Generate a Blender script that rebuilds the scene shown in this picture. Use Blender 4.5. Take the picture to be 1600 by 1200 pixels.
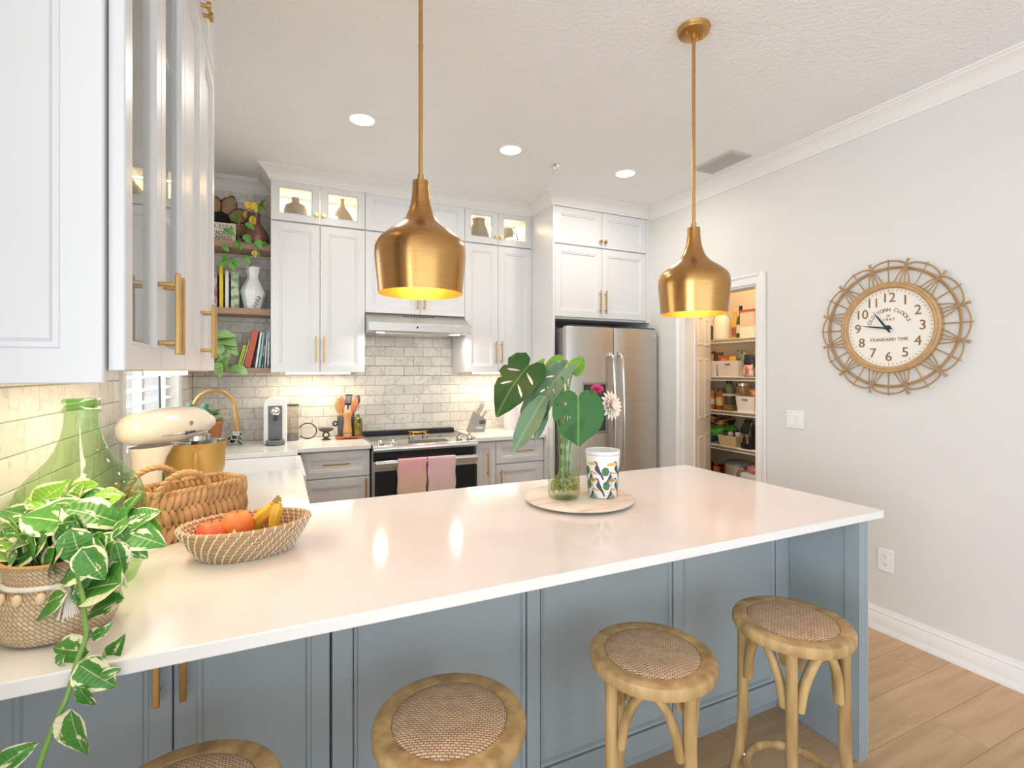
import bpy, bmesh, math, random
from mathutils import Vector, Matrix, geometry
random.seed(11)
for o in list(bpy.data.objects): bpy.data.objects.remove(o)
sc = bpy.context.scene
COL = sc.collection
PI = math.pi
R = math.radians

# ---------------------------------------------------------------- camera
FPX, V0, CAM_H, YAW = 785.0, 580.0, 1.44, math.atan(365 / 785.0)
cs, sn = math.cos(YAW), math.sin(YAW)
cam = bpy.data.cameras.new('camera'); camo = bpy.data.objects.new('camera', cam); COL.objects.link(camo)
cam.sensor_width = 36; cam.lens = 36 * FPX / 1600; cam.shift_y = -(600 - V0) / 1600
cam.clip_start = 0.02; cam.clip_end = 200
camo.location = (0, 0, CAM_H); camo.rotation_euler = (PI / 2, 0, -YAW)
sc.camera = camo

# ---------------------------------------------------------------- world, exposure, daylight
sc.view_settings.view_transform = 'Standard'; sc.view_settings.look = 'None'
sc.view_settings.gamma = 1; sc.view_settings.use_curve_mapping = False
sc.view_settings.exposure = 0.20
world = bpy.data.worlds.new('sky'); sc.world = world; world.use_nodes = True
wn = world.node_tree.nodes; wl = world.node_tree.links
bg = wn['Background']; bg.inputs[0].default_value = (0.92, 0.96, 1.0, 1); bg.inputs[1].default_value = 1.2

def area_light(name, loc, rot, sx, sy, power, col, spread=None):
    d = bpy.data.lights.new(name, 'AREA'); d.shape = 'RECTANGLE'; d.size = sx; d.size_y = sy
    d.energy = power; d.color = col
    if spread: d.spread = spread
    o = bpy.data.objects.new(name, d); COL.objects.link(o); o.location = loc; o.rotation_euler = rot
    return o
# daylight entering by the big sliding doors behind the camera and by the kitchen window
DAY = (0.80, 0.91, 1.0)
area_light('daylight_sliding_doors', (0.2, -3.95, 1.25), (R(90), 0, 0), 5.6, 2.3, 68, (0.70, 0.87, 1.0))
area_light('daylight_side_window', (-3.5, -1.8, 1.4), (R(90), 0, R(-90)), 3.2, 2.0, 145, DAY)
area_light('daylight_kitchen_window', (-0.70, 3.12, 1.66), (R(90), 0, R(-90)), 1.1, 1.0, 10, (0.9, 0.96, 1.0))

# ---------------------------------------------------------------- helpers
def thing(name, label, cat, loc=(0, 0, 0), rz=0, group=None):
    o = bpy.data.objects.new(name, None); COL.objects.link(o)
    o.empty_display_size = 0.05
    o.location = loc; o.rotation_euler = (0, 0, rz)
    return tag(o, label, cat, group)

def tag(o, label, cat, group=None):
    o['label'] = label; o['category'] = cat
    if group: o['group'] = group
    return o

class MB:
    def __init__(s): s.v = []; s.f = []
    def add(s, vs, fs):
        n = len(s.v); s.v += [tuple(v) for v in vs]; s.f += [tuple(i + n for i in f) for f in fs]; return s
    def box(s, x0, x1, y0, y1, z0, z1):
        return s.add([(x0,y0,z0),(x1,y0,z0),(x1,y1,z0),(x0,y1,z0),(x0,y0,z1),(x1,y0,z1),(x1,y1,z1),(x0,y1,z1)],
                     [(3,2,1,0),(4,5,6,7),(0,1,5,4),(1,2,6,5),(2,3,7,6),(3,0,4,7)])
    def bar(s, p0, p1, w, h, up=(0,0,1)):
        p0 = Vector(p0); p1 = Vector(p1); d = (p1 - p0).normalized(); up = Vector(up)
        a = d.cross(up)
        if a.length < 1e-4: a = d.cross(Vector((1,0,0)))
        a.normalize(); b = a.cross(d).normalized()
        vs = []
        for p in (p0, p1):
            for i, j in ((-1,-1),(1,-1),(1,1),(-1,1)): vs.append(p + a*(w/2*i) + b*(h/2*j))
        return s.add(vs, [(3,2,1,0),(4,5,6,7),(0,1,5,4),(1,2,6,5),(2,3,7,6),(3,0,4,7)])
    def tube(s, pts, r, n=8, closed=False, caps=True, sq=1.0):
        pts = [Vector(p) for p in pts]; m = len(pts)
        rs = r if isinstance(r, (list, tuple)) else [r]*m
        def tan(i):
            if closed: return (pts[(i+1) % m] - pts[i-1]).normalized()
            return (pts[min(i+1, m-1)] - pts[max(i-1, 0)]).normalized()
        t0 = tan(0); nrm = t0.orthogonal().normalized()
        if abs(t0.z) < 0.9: nrm = (Vector((0,0,1)) - t0 * t0.z).normalized()
        vs = []
        for i in range(m):
            t = tan(i); nrm = (nrm - t * nrm.dot(t)).normalized(); b = t.cross(nrm)
            for k in range(n):
                a = 2*PI*k/n; vs.append(pts[i] + (nrm*math.cos(a)*sq + b*math.sin(a)) * rs[i])
        fs = []
        for i in range(m if closed else m-1):
            j = (i+1) % m
            for k in range(n): k2 = (k+1) % n; fs.append((i*n+k, i*n+k2, j*n+k2, j*n+k))
        if caps and not closed:
            fs.append(tuple(range(n-1, -1, -1))); fs.append(tuple((m-1)*n + k for k in range(n)))
        return s.add(vs, fs)
    def cyl(s, p0, p1, r0, r1=None, n=16):
        return s.tube([p0, p1], [r0, r0 if r1 is None else r1], n)
    def lathe(s, prof, n=32, c=(0,0,0), sx=1.0, sy=1.0, rot=0.0):
        vs = []; m = len(prof); cr, sr = math.cos(rot), math.sin(rot)
        for r, z in prof:
            for k in range(n):
                a = 2*PI*k/n; x = r*math.cos(a)*sx; y = r*math.sin(a)*sy
                vs.append((c[0]+x*cr-y*sr, c[1]+x*sr+y*cr, c[2]+z))
        fs = [(i*n+k, i*n+(k+1) % n, (i+1)*n+(k+1) % n, (i+1)*n+k) for i in range(m-1) for k in range(n)]
        if prof[0][0] > 1e-6: fs.append(tuple(range(n-1, -1, -1))) if abs(prof[0][0]) < 9 and prof[0][0] > 0 and prof[0] != prof[-1] else None
        if prof[-1][0] > 1e-6 and prof[0] != prof[-1]: fs.append(tuple((m-1)*n+k for k in range(n)))
        return s.add(vs, [f for f in fs if f])
    def shell(s, prof, n=32, c=(0,0,0), sx=1.0, sy=1.0, rot=0.0):
        """lathe without end caps"""
        vs = []; m = len(prof); cr, sr = math.cos(rot), math.sin(rot)
        for r, z in prof:
            for k in range(n):
                a = 2*PI*k/n; x = r*math.cos(a)*sx; y = r*math.sin(a)*sy
                vs.append((c[0]+x*cr-y*sr, c[1]+x*sr+y*cr, c[2]+z))
        return s.add(vs, [(i*n+k, i*n+(k+1) % n, (i+1)*n+(k+1) % n, (i+1)*n+k) for i in range(m-1) for k in range(n)])
    def ball(s, c, r, n=12, sz=1.0, sx=1.0, sy=1.0):
        prof = [(max(1e-5, r*math.sin(PI*i/(n//2+2))), -r*sz*math.cos(PI*i/(n//2+2))) for i in range(n//2+3)]
        return s.shell(prof, n, c, sx, sy)
    def prism(s, poly, h0, h1, M=lambda a, b, h: (a, b, h)):
        n = len(poly)
        vs = [M(a, b, h0) for a, b in poly] + [M(a, b, h1) for a, b in poly]
        fs = [tuple(range(n-1, -1, -1)), tuple(range(n, 2*n))] + [(i, (i+1) % n, (i+1) % n + n, i+n) for i in range(n)]
        return s.add(vs, fs)
    def build(s, name, mat, parent=None, smooth=None, bevel=None, seg=2, rel=True, loc=None, noflip=False):
        me = bpy.data.meshes.new(name)
        vs = s.v
        if parent is not None and rel and parent.rotation_euler.z == 0 and parent.get('wc'):
            l = parent.get('wc'); vs = [(v[0]-l[0], v[1]-l[1], v[2]-l[2]) for v in vs]
        me.from_pydata(vs, [], s.f); me.update()
        if not noflip:
            bm = bmesh.new(); bm.from_mesh(me); bmesh.ops.recalc_face_normals(bm, faces=bm.faces); bm.to_mesh(me); bm.free()
        if smooth is not None:
            for p in me.polygons: p.use_smooth = True
            me.set_sharp_from_angle(angle=R(smooth))
        o = bpy.data.objects.new(name, me); COL.objects.link(o)
        if mat: me.materials.append(mat)
        if parent is not None:
            o.parent = parent
            if parent.get('wc'): o['wc'] = (0.0, 0.0, 0.0) if not rel else tuple(parent['wc'])
        if loc: o.location = loc
        if bevel:
            b = o.modifiers.new('bevel', 'BEVEL'); b.width = bevel; b.segments = seg; b.limit_method = 'ANGLE'; b.angle_limit = R(40)
            if smooth is None:
                for p in me.polygons: p.use_smooth = True
                me.set_sharp_from_angle(angle=R(46))
        return o

def wthing(name, label, cat, loc, group=None):
    """a thing whose parts are given in world coordinates"""
    t = thing(name, label, cat, loc, 0, group); t['wc'] = tuple(float(c) for c in loc); return t

def structure(o): o['kind'] = 'structure'; return o
def stuff(o): o['kind'] = 'stuff'; return o

def copy_tree(o, loc=None, rz=None, label=None, parent=None):
    c = o.copy(); COL.objects.link(c)
    if parent is not None: c.parent = parent
    if loc is not None: c.location = loc
    if rz is not None: c.rotation_euler = (0, 0, rz)
    if label: c['label'] = label
    for ch in [q for q in bpy.data.objects if q.parent == o]: copy_tree(ch, parent=c)
    return c

# ---------------------------------------------------------------- materials
MATS = {}
def srgb(c):
    if isinstance(c, str):
        c = [int(c[i:i+2], 16)/255 for i in (0, 2, 4)]
    return tuple((x/12.92 if x <= 0.04045 else ((x+0.055)/1.055)**2.4) for x in c) + (1,)

def mat(name, col, rough=0.5, metal=0.0, var=0.0, scale=8.0, stretch=(1,1,1), bump=0.0, bscale=None, bstretch=None, spec=0.5,
        rnd=0.0, col2=None, emit=0.0, ecol=None, coat=0.0, sheen=0.0, contrast=(0.3, 0.7), coord='Object', trans=0.0, sss=0.0):
    if name in MATS: return MATS[name]
    m = bpy.data.materials.new(name); m.use_nodes = True; MATS[name] = m
    N = m.node_tree.nodes; L = m.node_tree.links; p = N['Principled BSDF']
    c = srgb(col)
    p.inputs['Base Color'].default_value = c; p.inputs['Roughness'].default_value = rough
    p.inputs['Metallic'].default_value = metal; p.inputs['Specular IOR Level'].default_value = spec
    if coat: p.inputs['Coat Weight'].default_value = coat; p.inputs['Coat Roughness'].default_value = 0.08
    if trans: p.inputs['Transmission Weight'].default_value = trans
    if sheen: p.inputs['Sheen Weight'].default_value = sheen
    if emit: p.inputs['Emission Color'].default_value = srgb(ecol or col); p.inputs['Emission Strength'].default_value = emit
    tc = N.new('ShaderNodeTexCoord')
    if var > 0 or col2:
        mp = N.new('ShaderNodeMapping'); mp.inputs['Scale'].default_value = stretch
        L.new(tc.outputs[coord], mp.inputs['Vector'])
        nz = N.new('ShaderNodeTexNoise'); nz.inputs['Scale'].default_value = scale; nz.inputs['Detail'].default_value = 5
        nz.noise_dimensions = '4D'
        L.new(mp.outputs[0], nz.inputs['Vector'])
        oi = N.new('ShaderNodeObjectInfo'); mu = N.new('ShaderNodeMath'); mu.operation = 'MULTIPLY'; mu.inputs[1].default_value = 37.0
        L.new(oi.outputs['Random'], mu.inputs[0]); L.new(mu.outputs[0], nz.inputs['W'])
        rp = N.new('ShaderNodeValToRGB'); rp.color_ramp.elements[0].position = contrast[0]; rp.color_ramp.elements[1].position = contrast[1]
        if col2: rp.color_ramp.elements[0].color = srgb(col2); rp.color_ramp.elements[1].color = c
        else:
            rp.color_ramp.elements[0].color = tuple(x*(1-var) for x in c[:3]) + (1,)
            rp.color_ramp.elements[1].color = tuple(min(1, x*(1+var*0.6)) for x in c[:3]) + (1,)
        L.new(nz.outputs[0], rp.inputs[0])
        out = rp.outputs[0]
        if rnd:
            hs = N.new('ShaderNodeHueSaturation'); ma = N.new('ShaderNodeMath'); ma.operation = 'MULTIPLY_ADD'
            ma.inputs[1].default_value = 2*rnd; ma.inputs[2].default_value = 1 - rnd
            L.new(oi.outputs['Random'], ma.inputs[0]); L.new(ma.outputs[0], hs.inputs['Value']); L.new(out, hs.inputs['Color']); out = hs.outputs[0]
        L.new(out, p.inputs['Base Color'])
    if bump:
        mp2 = N.new('ShaderNodeMapping'); mp2.inputs['Scale'].default_value = bstretch or stretch
        L.new(tc.outputs[coord], mp2.inputs['Vector'])
        n2 = N.new('ShaderNodeTexNoise'); n2.inputs['Scale'].default_value = bscale or scale; n2.inputs['Detail'].default_value = 4
        L.new(mp2.outputs[0], n2.inputs['Vector'])
        b = N.new('ShaderNodeBump'); b.inputs['Strength'].default_value = bump; b.inputs['Distance'].default_value = 0.01
        L.new(n2.outputs[0], b.inputs['Height']); L.new(b.outputs[0], p.inputs['Normal'])
    return m

def glassmat(name, tint=(1,1,1), rough=0.02, refl=1.0, ior=1.45, tint_pow=1.0):
    """thin glass: tinted see-through plus fresnel gloss"""
    m = bpy.data.materials.new(name); m.use_nodes = True; MATS[name] = m
    N = m.node_tree.nodes; L = m.node_tree.links; N.remove(N['Principled BSDF'])
    tr = N.new('ShaderNodeBsdfTransparent'); tr.inputs[0].default_value = tuple(tint) + (1,)
    gl = N.new('ShaderNodeBsdfGlossy'); gl.inputs['Roughness'].default_value = rough
    lw = N.new('ShaderNodeLayerWeight'); lw.inputs['Blend'].default_value = 0.5
    pw = N.new('ShaderNodeMath'); pw.operation = 'POWER'; pw.inputs[1].default_value = 4.0; L.new(lw.outputs['Facing'], pw.inputs[0])
    fr = N.new('ShaderNodeMath'); fr.operation = 'MULTIPLY_ADD'; fr.inputs[1].default_value = 0.75 * refl; fr.inputs[2].default_value = ((ior-1)/(ior+1))**2 * refl; L.new(pw.outputs[0], fr.inputs[0])
    mx = N.new('ShaderNodeMixShader'); L.new(fr.outputs[0], mx.inputs[0]); L.new(tr.outputs[0], mx.inputs[1]); L.new(gl.outputs[0], mx.inputs[2])
    L.new(mx.outputs[0], N['Material Output'].inputs['Surface'])
    return m

def weavemat(name, c1, c2, scale=90.0, rough=0.6, bump=0.6, ang=0.0, coord='Object', squash=1.0):
    """basket weave: two crossed wave bands with relief"""
    m = bpy.data.materials.new(name); m.use_nodes = True; MATS[name] = m
    N = m.node_tree.nodes; L = m.node_tree.links; p = N['Principled BSDF']; p.inputs['Roughness'].default_value = rough
    tc = N.new('ShaderNodeTexCoord'); mp = N.new('ShaderNodeMapping'); mp.inputs['Rotation'].default_value = (0, 0, ang)
    mp.inputs['Scale'].default_value = (scale, scale*squash, scale); L.new(tc.outputs[coord], mp.inputs['Vector'])
    bk = N.new('ShaderNodeTexBrick'); bk.inputs['Scale'].default_value = 1.0; bk.offset = 0.5
    bk.inputs['Color1'].default_value = srgb(c1); bk.inputs['Color2'].default_value = tuple(x*0.8 for x in srgb(c1)[:3]) + (1,)
    bk.inputs['Mortar'].default_value = srgb(c2); bk.inputs['Mortar Size'].default_value = 0.09; bk.inputs['Mortar Smooth'].default_value = 0.6
    bk.inputs['Brick Width'].default_value = 1.0; bk.inputs['Row Height'].default_value = 0.5
    L.new(mp.outputs[0], bk.inputs['Vector'])
    nz = N.new('ShaderNodeTexNoise'); nz.inputs['Scale'].default_value = 30; L.new(tc.outputs[coord], nz.inputs['Vector'])
    mx = N.new('ShaderNodeMixRGB'); mx.blend_type = 'MULTIPLY'; mx.inputs[0].default_value = 0.35
    L.new(bk.outputs[0], mx.inputs[1]); L.new(nz.outputs[0], mx.inputs[2]); L.new(mx.outputs[0], p.inputs['Base Color'])
    iv = N.new('ShaderNodeMath'); iv.operation = 'SUBTRACT'; iv.inputs[0].default_value = 1; L.new(bk.outputs[1], iv.inputs[1])
    b = N.new('ShaderNodeBump'); b.inputs['Strength'].default_value = bump; b.inputs['Distance'].default_value = 0.003
    L.new(iv.outputs[0], b.inputs['Height']); L.new(b.outputs[0], p.inputs['Normal'])
    return m

def leafmat(name, green, dark, cream, amount, rough=0.35, veins=0.2):
    """leaf colour by UV: u across the blade (0..1), v along it"""
    m = bpy.data.materials.new(name); m.use_nodes = True; MATS[name] = m
    N = m.node_tree.nodes; L = m.node_tree.links; p = N['Principled BSDF']; p.inputs['Roughness'].default_value = rough
    tc = N.new('ShaderNodeTexCoord'); oi = N.new('ShaderNodeObjectInfo')
    mp = N.new('ShaderNodeMapping'); mp.inputs['Scale'].default_value = (2.6, 1.7, 1); L.new(tc.outputs['UV'], mp.inputs['Vector'])
    nz = N.new('ShaderNodeTexNoise'); nz.noise_dimensions = '4D'; nz.inputs['Scale'].default_value = 1.5; nz.inputs['Detail'].default_value = 3
    mu = N.new('ShaderNodeMath'); mu.operation = 'MULTIPLY'; mu.inputs[1].default_value = 51; L.new(oi.outputs['Random'], mu.inputs[0])
    L.new(mp.outputs[0], nz.inputs['Vector']); L.new(mu.outputs[0], nz.inputs['W'])
    sp = N.new('ShaderNodeSeparateXYZ'); L.new(tc.outputs['UV'], sp.inputs[0])
    e1 = N.new('ShaderNodeMath'); e1.operation = 'SUBTRACT'; e1.inputs[1].default_value = 0.5; L.new(sp.outputs[0], e1.inputs[0])
    e2 = N.new('ShaderNodeMath'); e2.operation = 'ABSOLUTE'; L.new(e1.outputs[0], e2.inputs[0])
    e3 = N.new('ShaderNodeMath'); e3.operation = 'POWER'; e3.inputs[1].default_value = 3.0; L.new(e2.outputs[0], e3.inputs[0])
    e4 = N.new('ShaderNodeMath'); e4.operation = 'MULTIPLY_ADD'; e4.inputs[1].default_value = 1.6; L.new(e3.outputs[0], e4.inputs[0]); L.new(nz.outputs[0], e4.inputs[2])
    rp = N.new('ShaderNodeValToRGB'); rp.color_ramp.interpolation = 'LINEAR'
    rp.color_ramp.elements[0].position = 0.30; rp.color_ramp.elements[0].color = srgb(dark)
    rp.color_ramp.elements[1].position = 0.50; rp.color_ramp.elements[1].color = srgb(green)
    a = rp.color_ramp.elements.new(0.98 - amount); a.color = srgb(green)
    a = rp.color_ramp.elements.new(min(0.999, 1.02 - amount)); a.color = srgb(cream)
    L.new(e4.outputs[0], rp.inputs[0])
    # paler midrib
    ml = N.new('ShaderNodeMath'); ml.operation = 'LESS_THAN'; ml.inputs[1].default_value = 0.018; L.new(e2.outputs[0], ml.inputs[0])
    m2 = N.new('ShaderNodeMath'); m2.operation = 'MULTIPLY'; m2.inputs[1].default_value = 0.5; L.new(ml.outputs[0], m2.inputs[0])
    mx = N.new('ShaderNodeMixRGB'); L.new(m2.outputs[0], mx.inputs[0]); L.new(rp.outputs[0], mx.inputs[1]); mx.inputs[2].default_value = srgb(cream)
    hs = N.new('ShaderNodeHueSaturation'); ma = N.new('ShaderNodeMath'); ma.operation = 'MULTIPLY_ADD'; ma.inputs[1].default_value = 0.4; ma.inputs[2].default_value = 0.8
    L.new(oi.outputs['Random'], ma.inputs[0]); L.new(ma.outputs[0], hs.inputs['Value']); L.new(mx.outputs[0], hs.inputs['Color'])
    L.new(hs.outputs[0], p.inputs['Base Color'])
    # side veins as relief
    wv = N.new('ShaderNodeTexWave'); wv.inputs['Scale'].default_value = 3.0; wv.bands_direction = 'Y'; wv.inputs['Distortion'].default_value = 1.0
    L.new(tc.outputs['UV'], wv.inputs['Vector'])
    b = N.new('ShaderNodeBump'); b.inputs['Strength'].default_value = veins; b.inputs['Distance'].default_value = 0.003
    L.new(wv.outputs[1], b.inputs['Height']); L.new(b.outputs[0], p.inputs['Normal'])
    return m

WHITE = mat('cabinet white paint', 'DEDEDF', 0.32, var=0.02, scale=3, bump=0.02, bscale=60)
TRIMW = mat('trim white paint', 'EDEBE8', 0.4, var=0.02, scale=2)
WALLM = mat('greige wall paint', 'DFDDD9', 0.7, var=0.02, scale=2, bump=0.05, bscale=120)
CEILM = mat('ceiling knockdown plaster', 'F4F5F7', 0.85, var=0.02, scale=3, bump=0.55, bscale=55)
PANTW = mat('pantry wall paint', 'D9CBB4', 0.8, var=0.02, scale=2)
BLUE = mat('blue grey cabinet paint', '9BA5A9', 0.36, var=0.03, scale=4, bump=0.02, bscale=70)
QUARTZ = mat('white quartz', 'EAE8E5', 0.12, var=0.025, scale=5, spec=0.6)
BRASS = mat('brushed brass', 'BD8F58', 0.26, 1.0, var=0.10, scale=14, stretch=(1, 1, 14), bump=0.04, bscale=40)
BRASSD = mat('satin brass pull', 'C8A066', 0.34, 1.0, var=0.06, scale=30)
STEEL = mat('brushed stainless', 'CDC9C4', 0.36, 1.0, var=0.06, scale=6, stretch=(1, 1, 30), bump=0.02, bscale=50)
STEELH = mat('polished steel', 'D6D3CE', 0.16, 1.0, var=0.03, scale=9)
CHROME = mat('chrome', 'E4E2DF', 0.07, 1.0, var=0.02, scale=10)
BLACKG = mat('black glass', '16181A', 0.05, var=0.05, scale=4, spec=0.8)
DARK = mat('dark grey plastic', '3A3D40', 0.4, var=0.05, scale=20)
GREYP = mat('warm grey plastic', '6F7173', 0.35, var=0.05, scale=12)
BLACKP = mat('black plastic', '1B1B1C', 0.4, var=0.05, scale=20)
WPLAST = mat('white plastic', 'F1F0EE', 0.35, var=0.02, scale=8)
CERAM = mat('white ceramic', 'F3F2F0', 0.12, var=0.02, scale=4, spec=0.6)
GLASS = glassmat('clear pane glass', (0.97, 0.98, 0.97))
GROUT = mat('grey grout', 'B9B4AB', 0.9, var=0.05, scale=30)
WOODSH = mat('oak shelf', 'A98A72', 0.55, var=0.18, scale=6, stretch=(1, 9, 9), bump=0.1, bscale=20)
STOOLW = mat('weathered oak', 'CBA873', 0.5, col2='8E7044', scale=26, stretch=(1, 1, 0.15), bump=0.25, bscale=40, contrast=(0.3, 0.7))
RATTAN = mat('rattan cane', 'B58F63', 0.55, var=0.2, scale=30, bump=0.1)
def marble():
    m = bpy.data.materials.new('marble tile'); m.use_nodes = True
    N = m.node_tree.nodes; L = m.node_tree.links; p = N['Principled BSDF']; p.inputs['Roughness'].default_value = 0.28
    tc = N.new('ShaderNodeTexCoord'); oi = N.new('ShaderNodeObjectInfo')
    mu = N.new('ShaderNodeMath'); mu.operation = 'MULTIPLY'; mu.inputs[1].default_value = 91; L.new(oi.outputs['Random'], mu.inputs[0])
    n1 = N.new('ShaderNodeTexNoise'); n1.noise_dimensions = '4D'; n1.inputs['Scale'].default_value = 7; n1.inputs['Detail'].default_value = 6; n1.inputs['Distortion'].default_value = 1.2
    L.new(tc.outputs['Object'], n1.inputs['Vector']); L.new(mu.outputs[0], n1.inputs['W'])
    sb = N.new('ShaderNodeMath'); sb.operation = 'SUBTRACT'; sb.inputs[1].default_value = 0.5; L.new(n1.outputs[0], sb.inputs[0])
    ab = N.new('ShaderNodeMath'); ab.operation = 'ABSOLUTE'; L.new(sb.outputs[0], ab.inputs[0])
    rp = N.new('ShaderNodeValToRGB'); rp.color_ramp.elements[0].position = 0.0; rp.color_ramp.elements[0].color = srgb('B4B0AC')
    rp.color_ramp.elements[1].position = 0.035; rp.color_ramp.elements[1].color = srgb('E2DDD6')
    L.new(ab.outputs[0], rp.inputs[0])
    n2 = N.new('ShaderNodeTexNoise'); n2.noise_dimensions = '4D'; n2.inputs['Scale'].default_value = 4; n2.inputs['Detail'].default_value = 3
    L.new(tc.outputs['Object'], n2.inputs['Vector']); L.new(mu.outputs[0], n2.inputs['W'])
    mx = N.new('ShaderNodeMixRGB'); mx.inputs[1].default_value = srgb('E8E3DB'); L.new(n2.outputs[0], mx.inputs[0]); L.new(rp.outputs[0], mx.inputs[2])
    hs = N.new('ShaderNodeHueSaturation'); ma = N.new('ShaderNodeMath'); ma.operation = 'MULTIPLY_ADD'; ma.inputs[1].default_value = 0.16; ma.inputs[2].default_value = 0.88
    L.new(oi.outputs['Random'], ma.inputs[0]); L.new(ma.outputs[0], hs.inputs['Value']); L.new(mx.outputs[0], hs.inputs['Color'])
    L.new(hs.outputs[0], p.inputs['Base Color'])
    return m
MARBLE = marble()
FLOORM = mat('oak vinyl plank', 'CDA984', 0.42, col2='AA8862', scale=3.2, stretch=(0.7, 7, 1), rnd=0.08, bump=0.06, bscale=12, bstretch=(0.8, 9, 1), contrast=(0.22, 0.72))

# ---------------------------------------------------------------- room shell
XL, XR, YB, ZC = -0.575, 3.03, 4.30, 2.885      # left wall, right wall, back wall, ceiling
YF = -4.0; XFL = -3.6; YST = 0.6                 # far front wall, far left wall, where the kitchen's left wall starts
m = MB(); m.box(XFL-0.1, 4.25, YF-0.1, YB+0.1, -0.1, -0.006)
floor = structure(m.build('floor', mat('subfloor', '8C6E50', 0.7, var=0.1, scale=5)))
PL, PW = 1.22, 0.184
plank_meshes = {}
def plank(x0, x1, y0, y1):
    k = round(x1-x0, 3), round(y1-y0, 3)
    if k not in plank_meshes:
        b = MB(); g = 0.0008; b.box(g, x1-x0-g, g, y1-y0-g, -0.0065, 0)
        o = b.build('plank', FLOORM, floor); plank_meshes[k] = o.data
    else:
        o = bpy.data.objects.new('plank', plank_meshes[k]); COL.objects.link(o); o.parent = floor
    o.location = (x0, y0, 0)
row = 0; y = YF
while y < YB - 0.01:
    y1 = min(y + PW, YB); xs = XFL if y1 <= YST else XL
    x = xs - (row * 0.43) % PL; row += 1
    while x < XR - 0.01:
        a, b_ = max(x, xs), min(x + PL, XR)
        if b_ - a > 0.02: plank(a, b_, y, y1)
        x += PL
    y = y1
m = MB(); m.box(XR+0.12, 4.05, 1.9, 3.9, -0.0065, 0); m.build('plank', FLOORM, floor)

m = MB(); m.box(XFL-0.1, 4.25, YF-0.1, YB+0.1, ZC, ZC+0.1); structure(m.build('ceiling', CEILM))
# right wall with the pantry doorway
DY0, DY1, DZ = 2.46, 3.16, 2.05
m = MB(); m.box(XR, XR+0.12, YF, DY0, 0, ZC); m.box(XR, XR+0.12, DY1, YB, 0, ZC); m.box(XR, XR+0.12, DY0, DY1, DZ, ZC)
wall_right = structure(m.build('wall_right', WALLM))
m = MB(); m.box(XL-0.1, XR+0.12, YB, YB+0.1, 0, ZC); wall_back = structure(m.build('wall_back', WALLM))
# left wall with the window hole
WY0, WY1, WZ0, WZ1 = 2.52, 3.72, 1.10, 2.25
m = MB(); m.box(XL-0.1, XL, YST, WY0, 0, ZC); m.box(XL-0.1, XL, WY1, YB, 0, ZC)
m.box(XL-0.1, XL, WY0, WY1, 0, WZ0); m.box(XL-0.1, XL, WY0, WY1, WZ1, ZC)
wall_left = structure(m.build('wall_left', WALLM))
m = MB(); m.box(XFL, XL, YST, YST+0.1, 0, ZC); structure(m.build('wall_living', WALLM))
m = MB(); m.box(XFL-0.1, XFL, YF, YST+0.1, 0, 0.35); m.box(XFL-0.1, XFL, YF, YST+0.1, 2.4, ZC); m.box(XFL-0.1, XFL, YF, -3.4, 0.35, 2.4); m.box(XFL-0.1, XFL, -0.2, YST+0.1, 0.35, 2.4)
structure(m.build('wall_far_left', WALLM))
m = MB(); m.box(XFL, -2.7, YF-0.1, YF, 0, ZC); m.box(3.0, XR+0.12, YF-0.1, YF, 0, ZC); m.box(-2.7, 3.0, YF-0.1, YF, 2.42, ZC)
structure(m.build('wall_rear', WALLM))
# pantry
m = MB(); m.box(4.05, 4.15, 1.8, 4.0, 0, ZC); structure(m.build('wall_pantry_back', PANTW))
m = MB(); m.box(XR+0.12, 4.05, 3.9, 4.0, 0, ZC); structure(m.build('wall_pantry_left', PANTW))
m = MB(); m.box(XR+0.12, 4.05, 1.8, 1.9, 0, ZC); structure(m.build('wall_pantry_right', PANTW))

# ---- mouldings
def crown_profile(h, p):
    return [(0, -h), (0.006, -h), (0.010, -h*0.93), (0.010, -h*0.86), (p*0.22, -h*0.78), (p*0.30, -h*0.62), (p*0.48, -h*0.40), (p*0.72, -h*0.25), (p*0.82, -h*0.20),
            (p*0.86, -h*0.12), (p*0.96, -h*0.09), (p, -h*0.02), (p, 0)]
def sweep(name, path, prof, z, material, side=1):
    """profile (offset, dz) carried along a flat path, offset to the right of travel times side"""
    pts = [Vector((a, b)) for a, b in path]; n = len(pts); rows = []
    for i in range(n):
        dirs = []
        if i > 0: dirs.append((pts[i]-pts[i-1]).normalized())
        if i < n-1: dirs.append((pts[i+1]-pts[i]).normalized())
        ns = [Vector((d.y, -d.x))*side for d in dirs]
        if len(ns) == 2:
            b = (ns[0]+ns[1]); b = b / max(0.2, b.length_squared) * 2
        else: b = ns[0]
        rows.append(b)
    mb = MB(); k = len(prof); vs = []
    for i in range(n):
        for o, dz in prof: vs.append((pts[i].x+rows[i].x*o, pts[i].y+rows[i].y*o, z+dz))
        vs.append((pts[i].x, pts[i].y, z))
    k += 1
    fs = [(i*k+j, i*k+(j+1) % k, (i+1)*k+(j+1) % k, (i+1)*k+j) for i in range(n-1) for j in range(k)]
    fs += [tuple(range(k)), tuple((n-1)*k+j for j in range(k))]
    mb.add(vs, fs)
    return structure(mb.build(name, material, smooth=30))
sweep('trim_1', [(XR, YF), (XR, 3.60)], crown_profile(0.10, 0.075), ZC, TRIMW, -1)
sweep('trim_2', [(XL, 2.13), (XL, YB), (-0.05, YB)], crown_profile(0.10, 0.075), ZC, TRIMW, 1)
bp = [(0, 0), (0.017, 0), (0.017, 0.022), (0.013, 0.030), (0.013, 0.040), (0.013, 0.092), (0.010, 0.098), (0.012, 0.108), (0.007, 0.118), (0.006, 0.130), (0, 0.131)]
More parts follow.
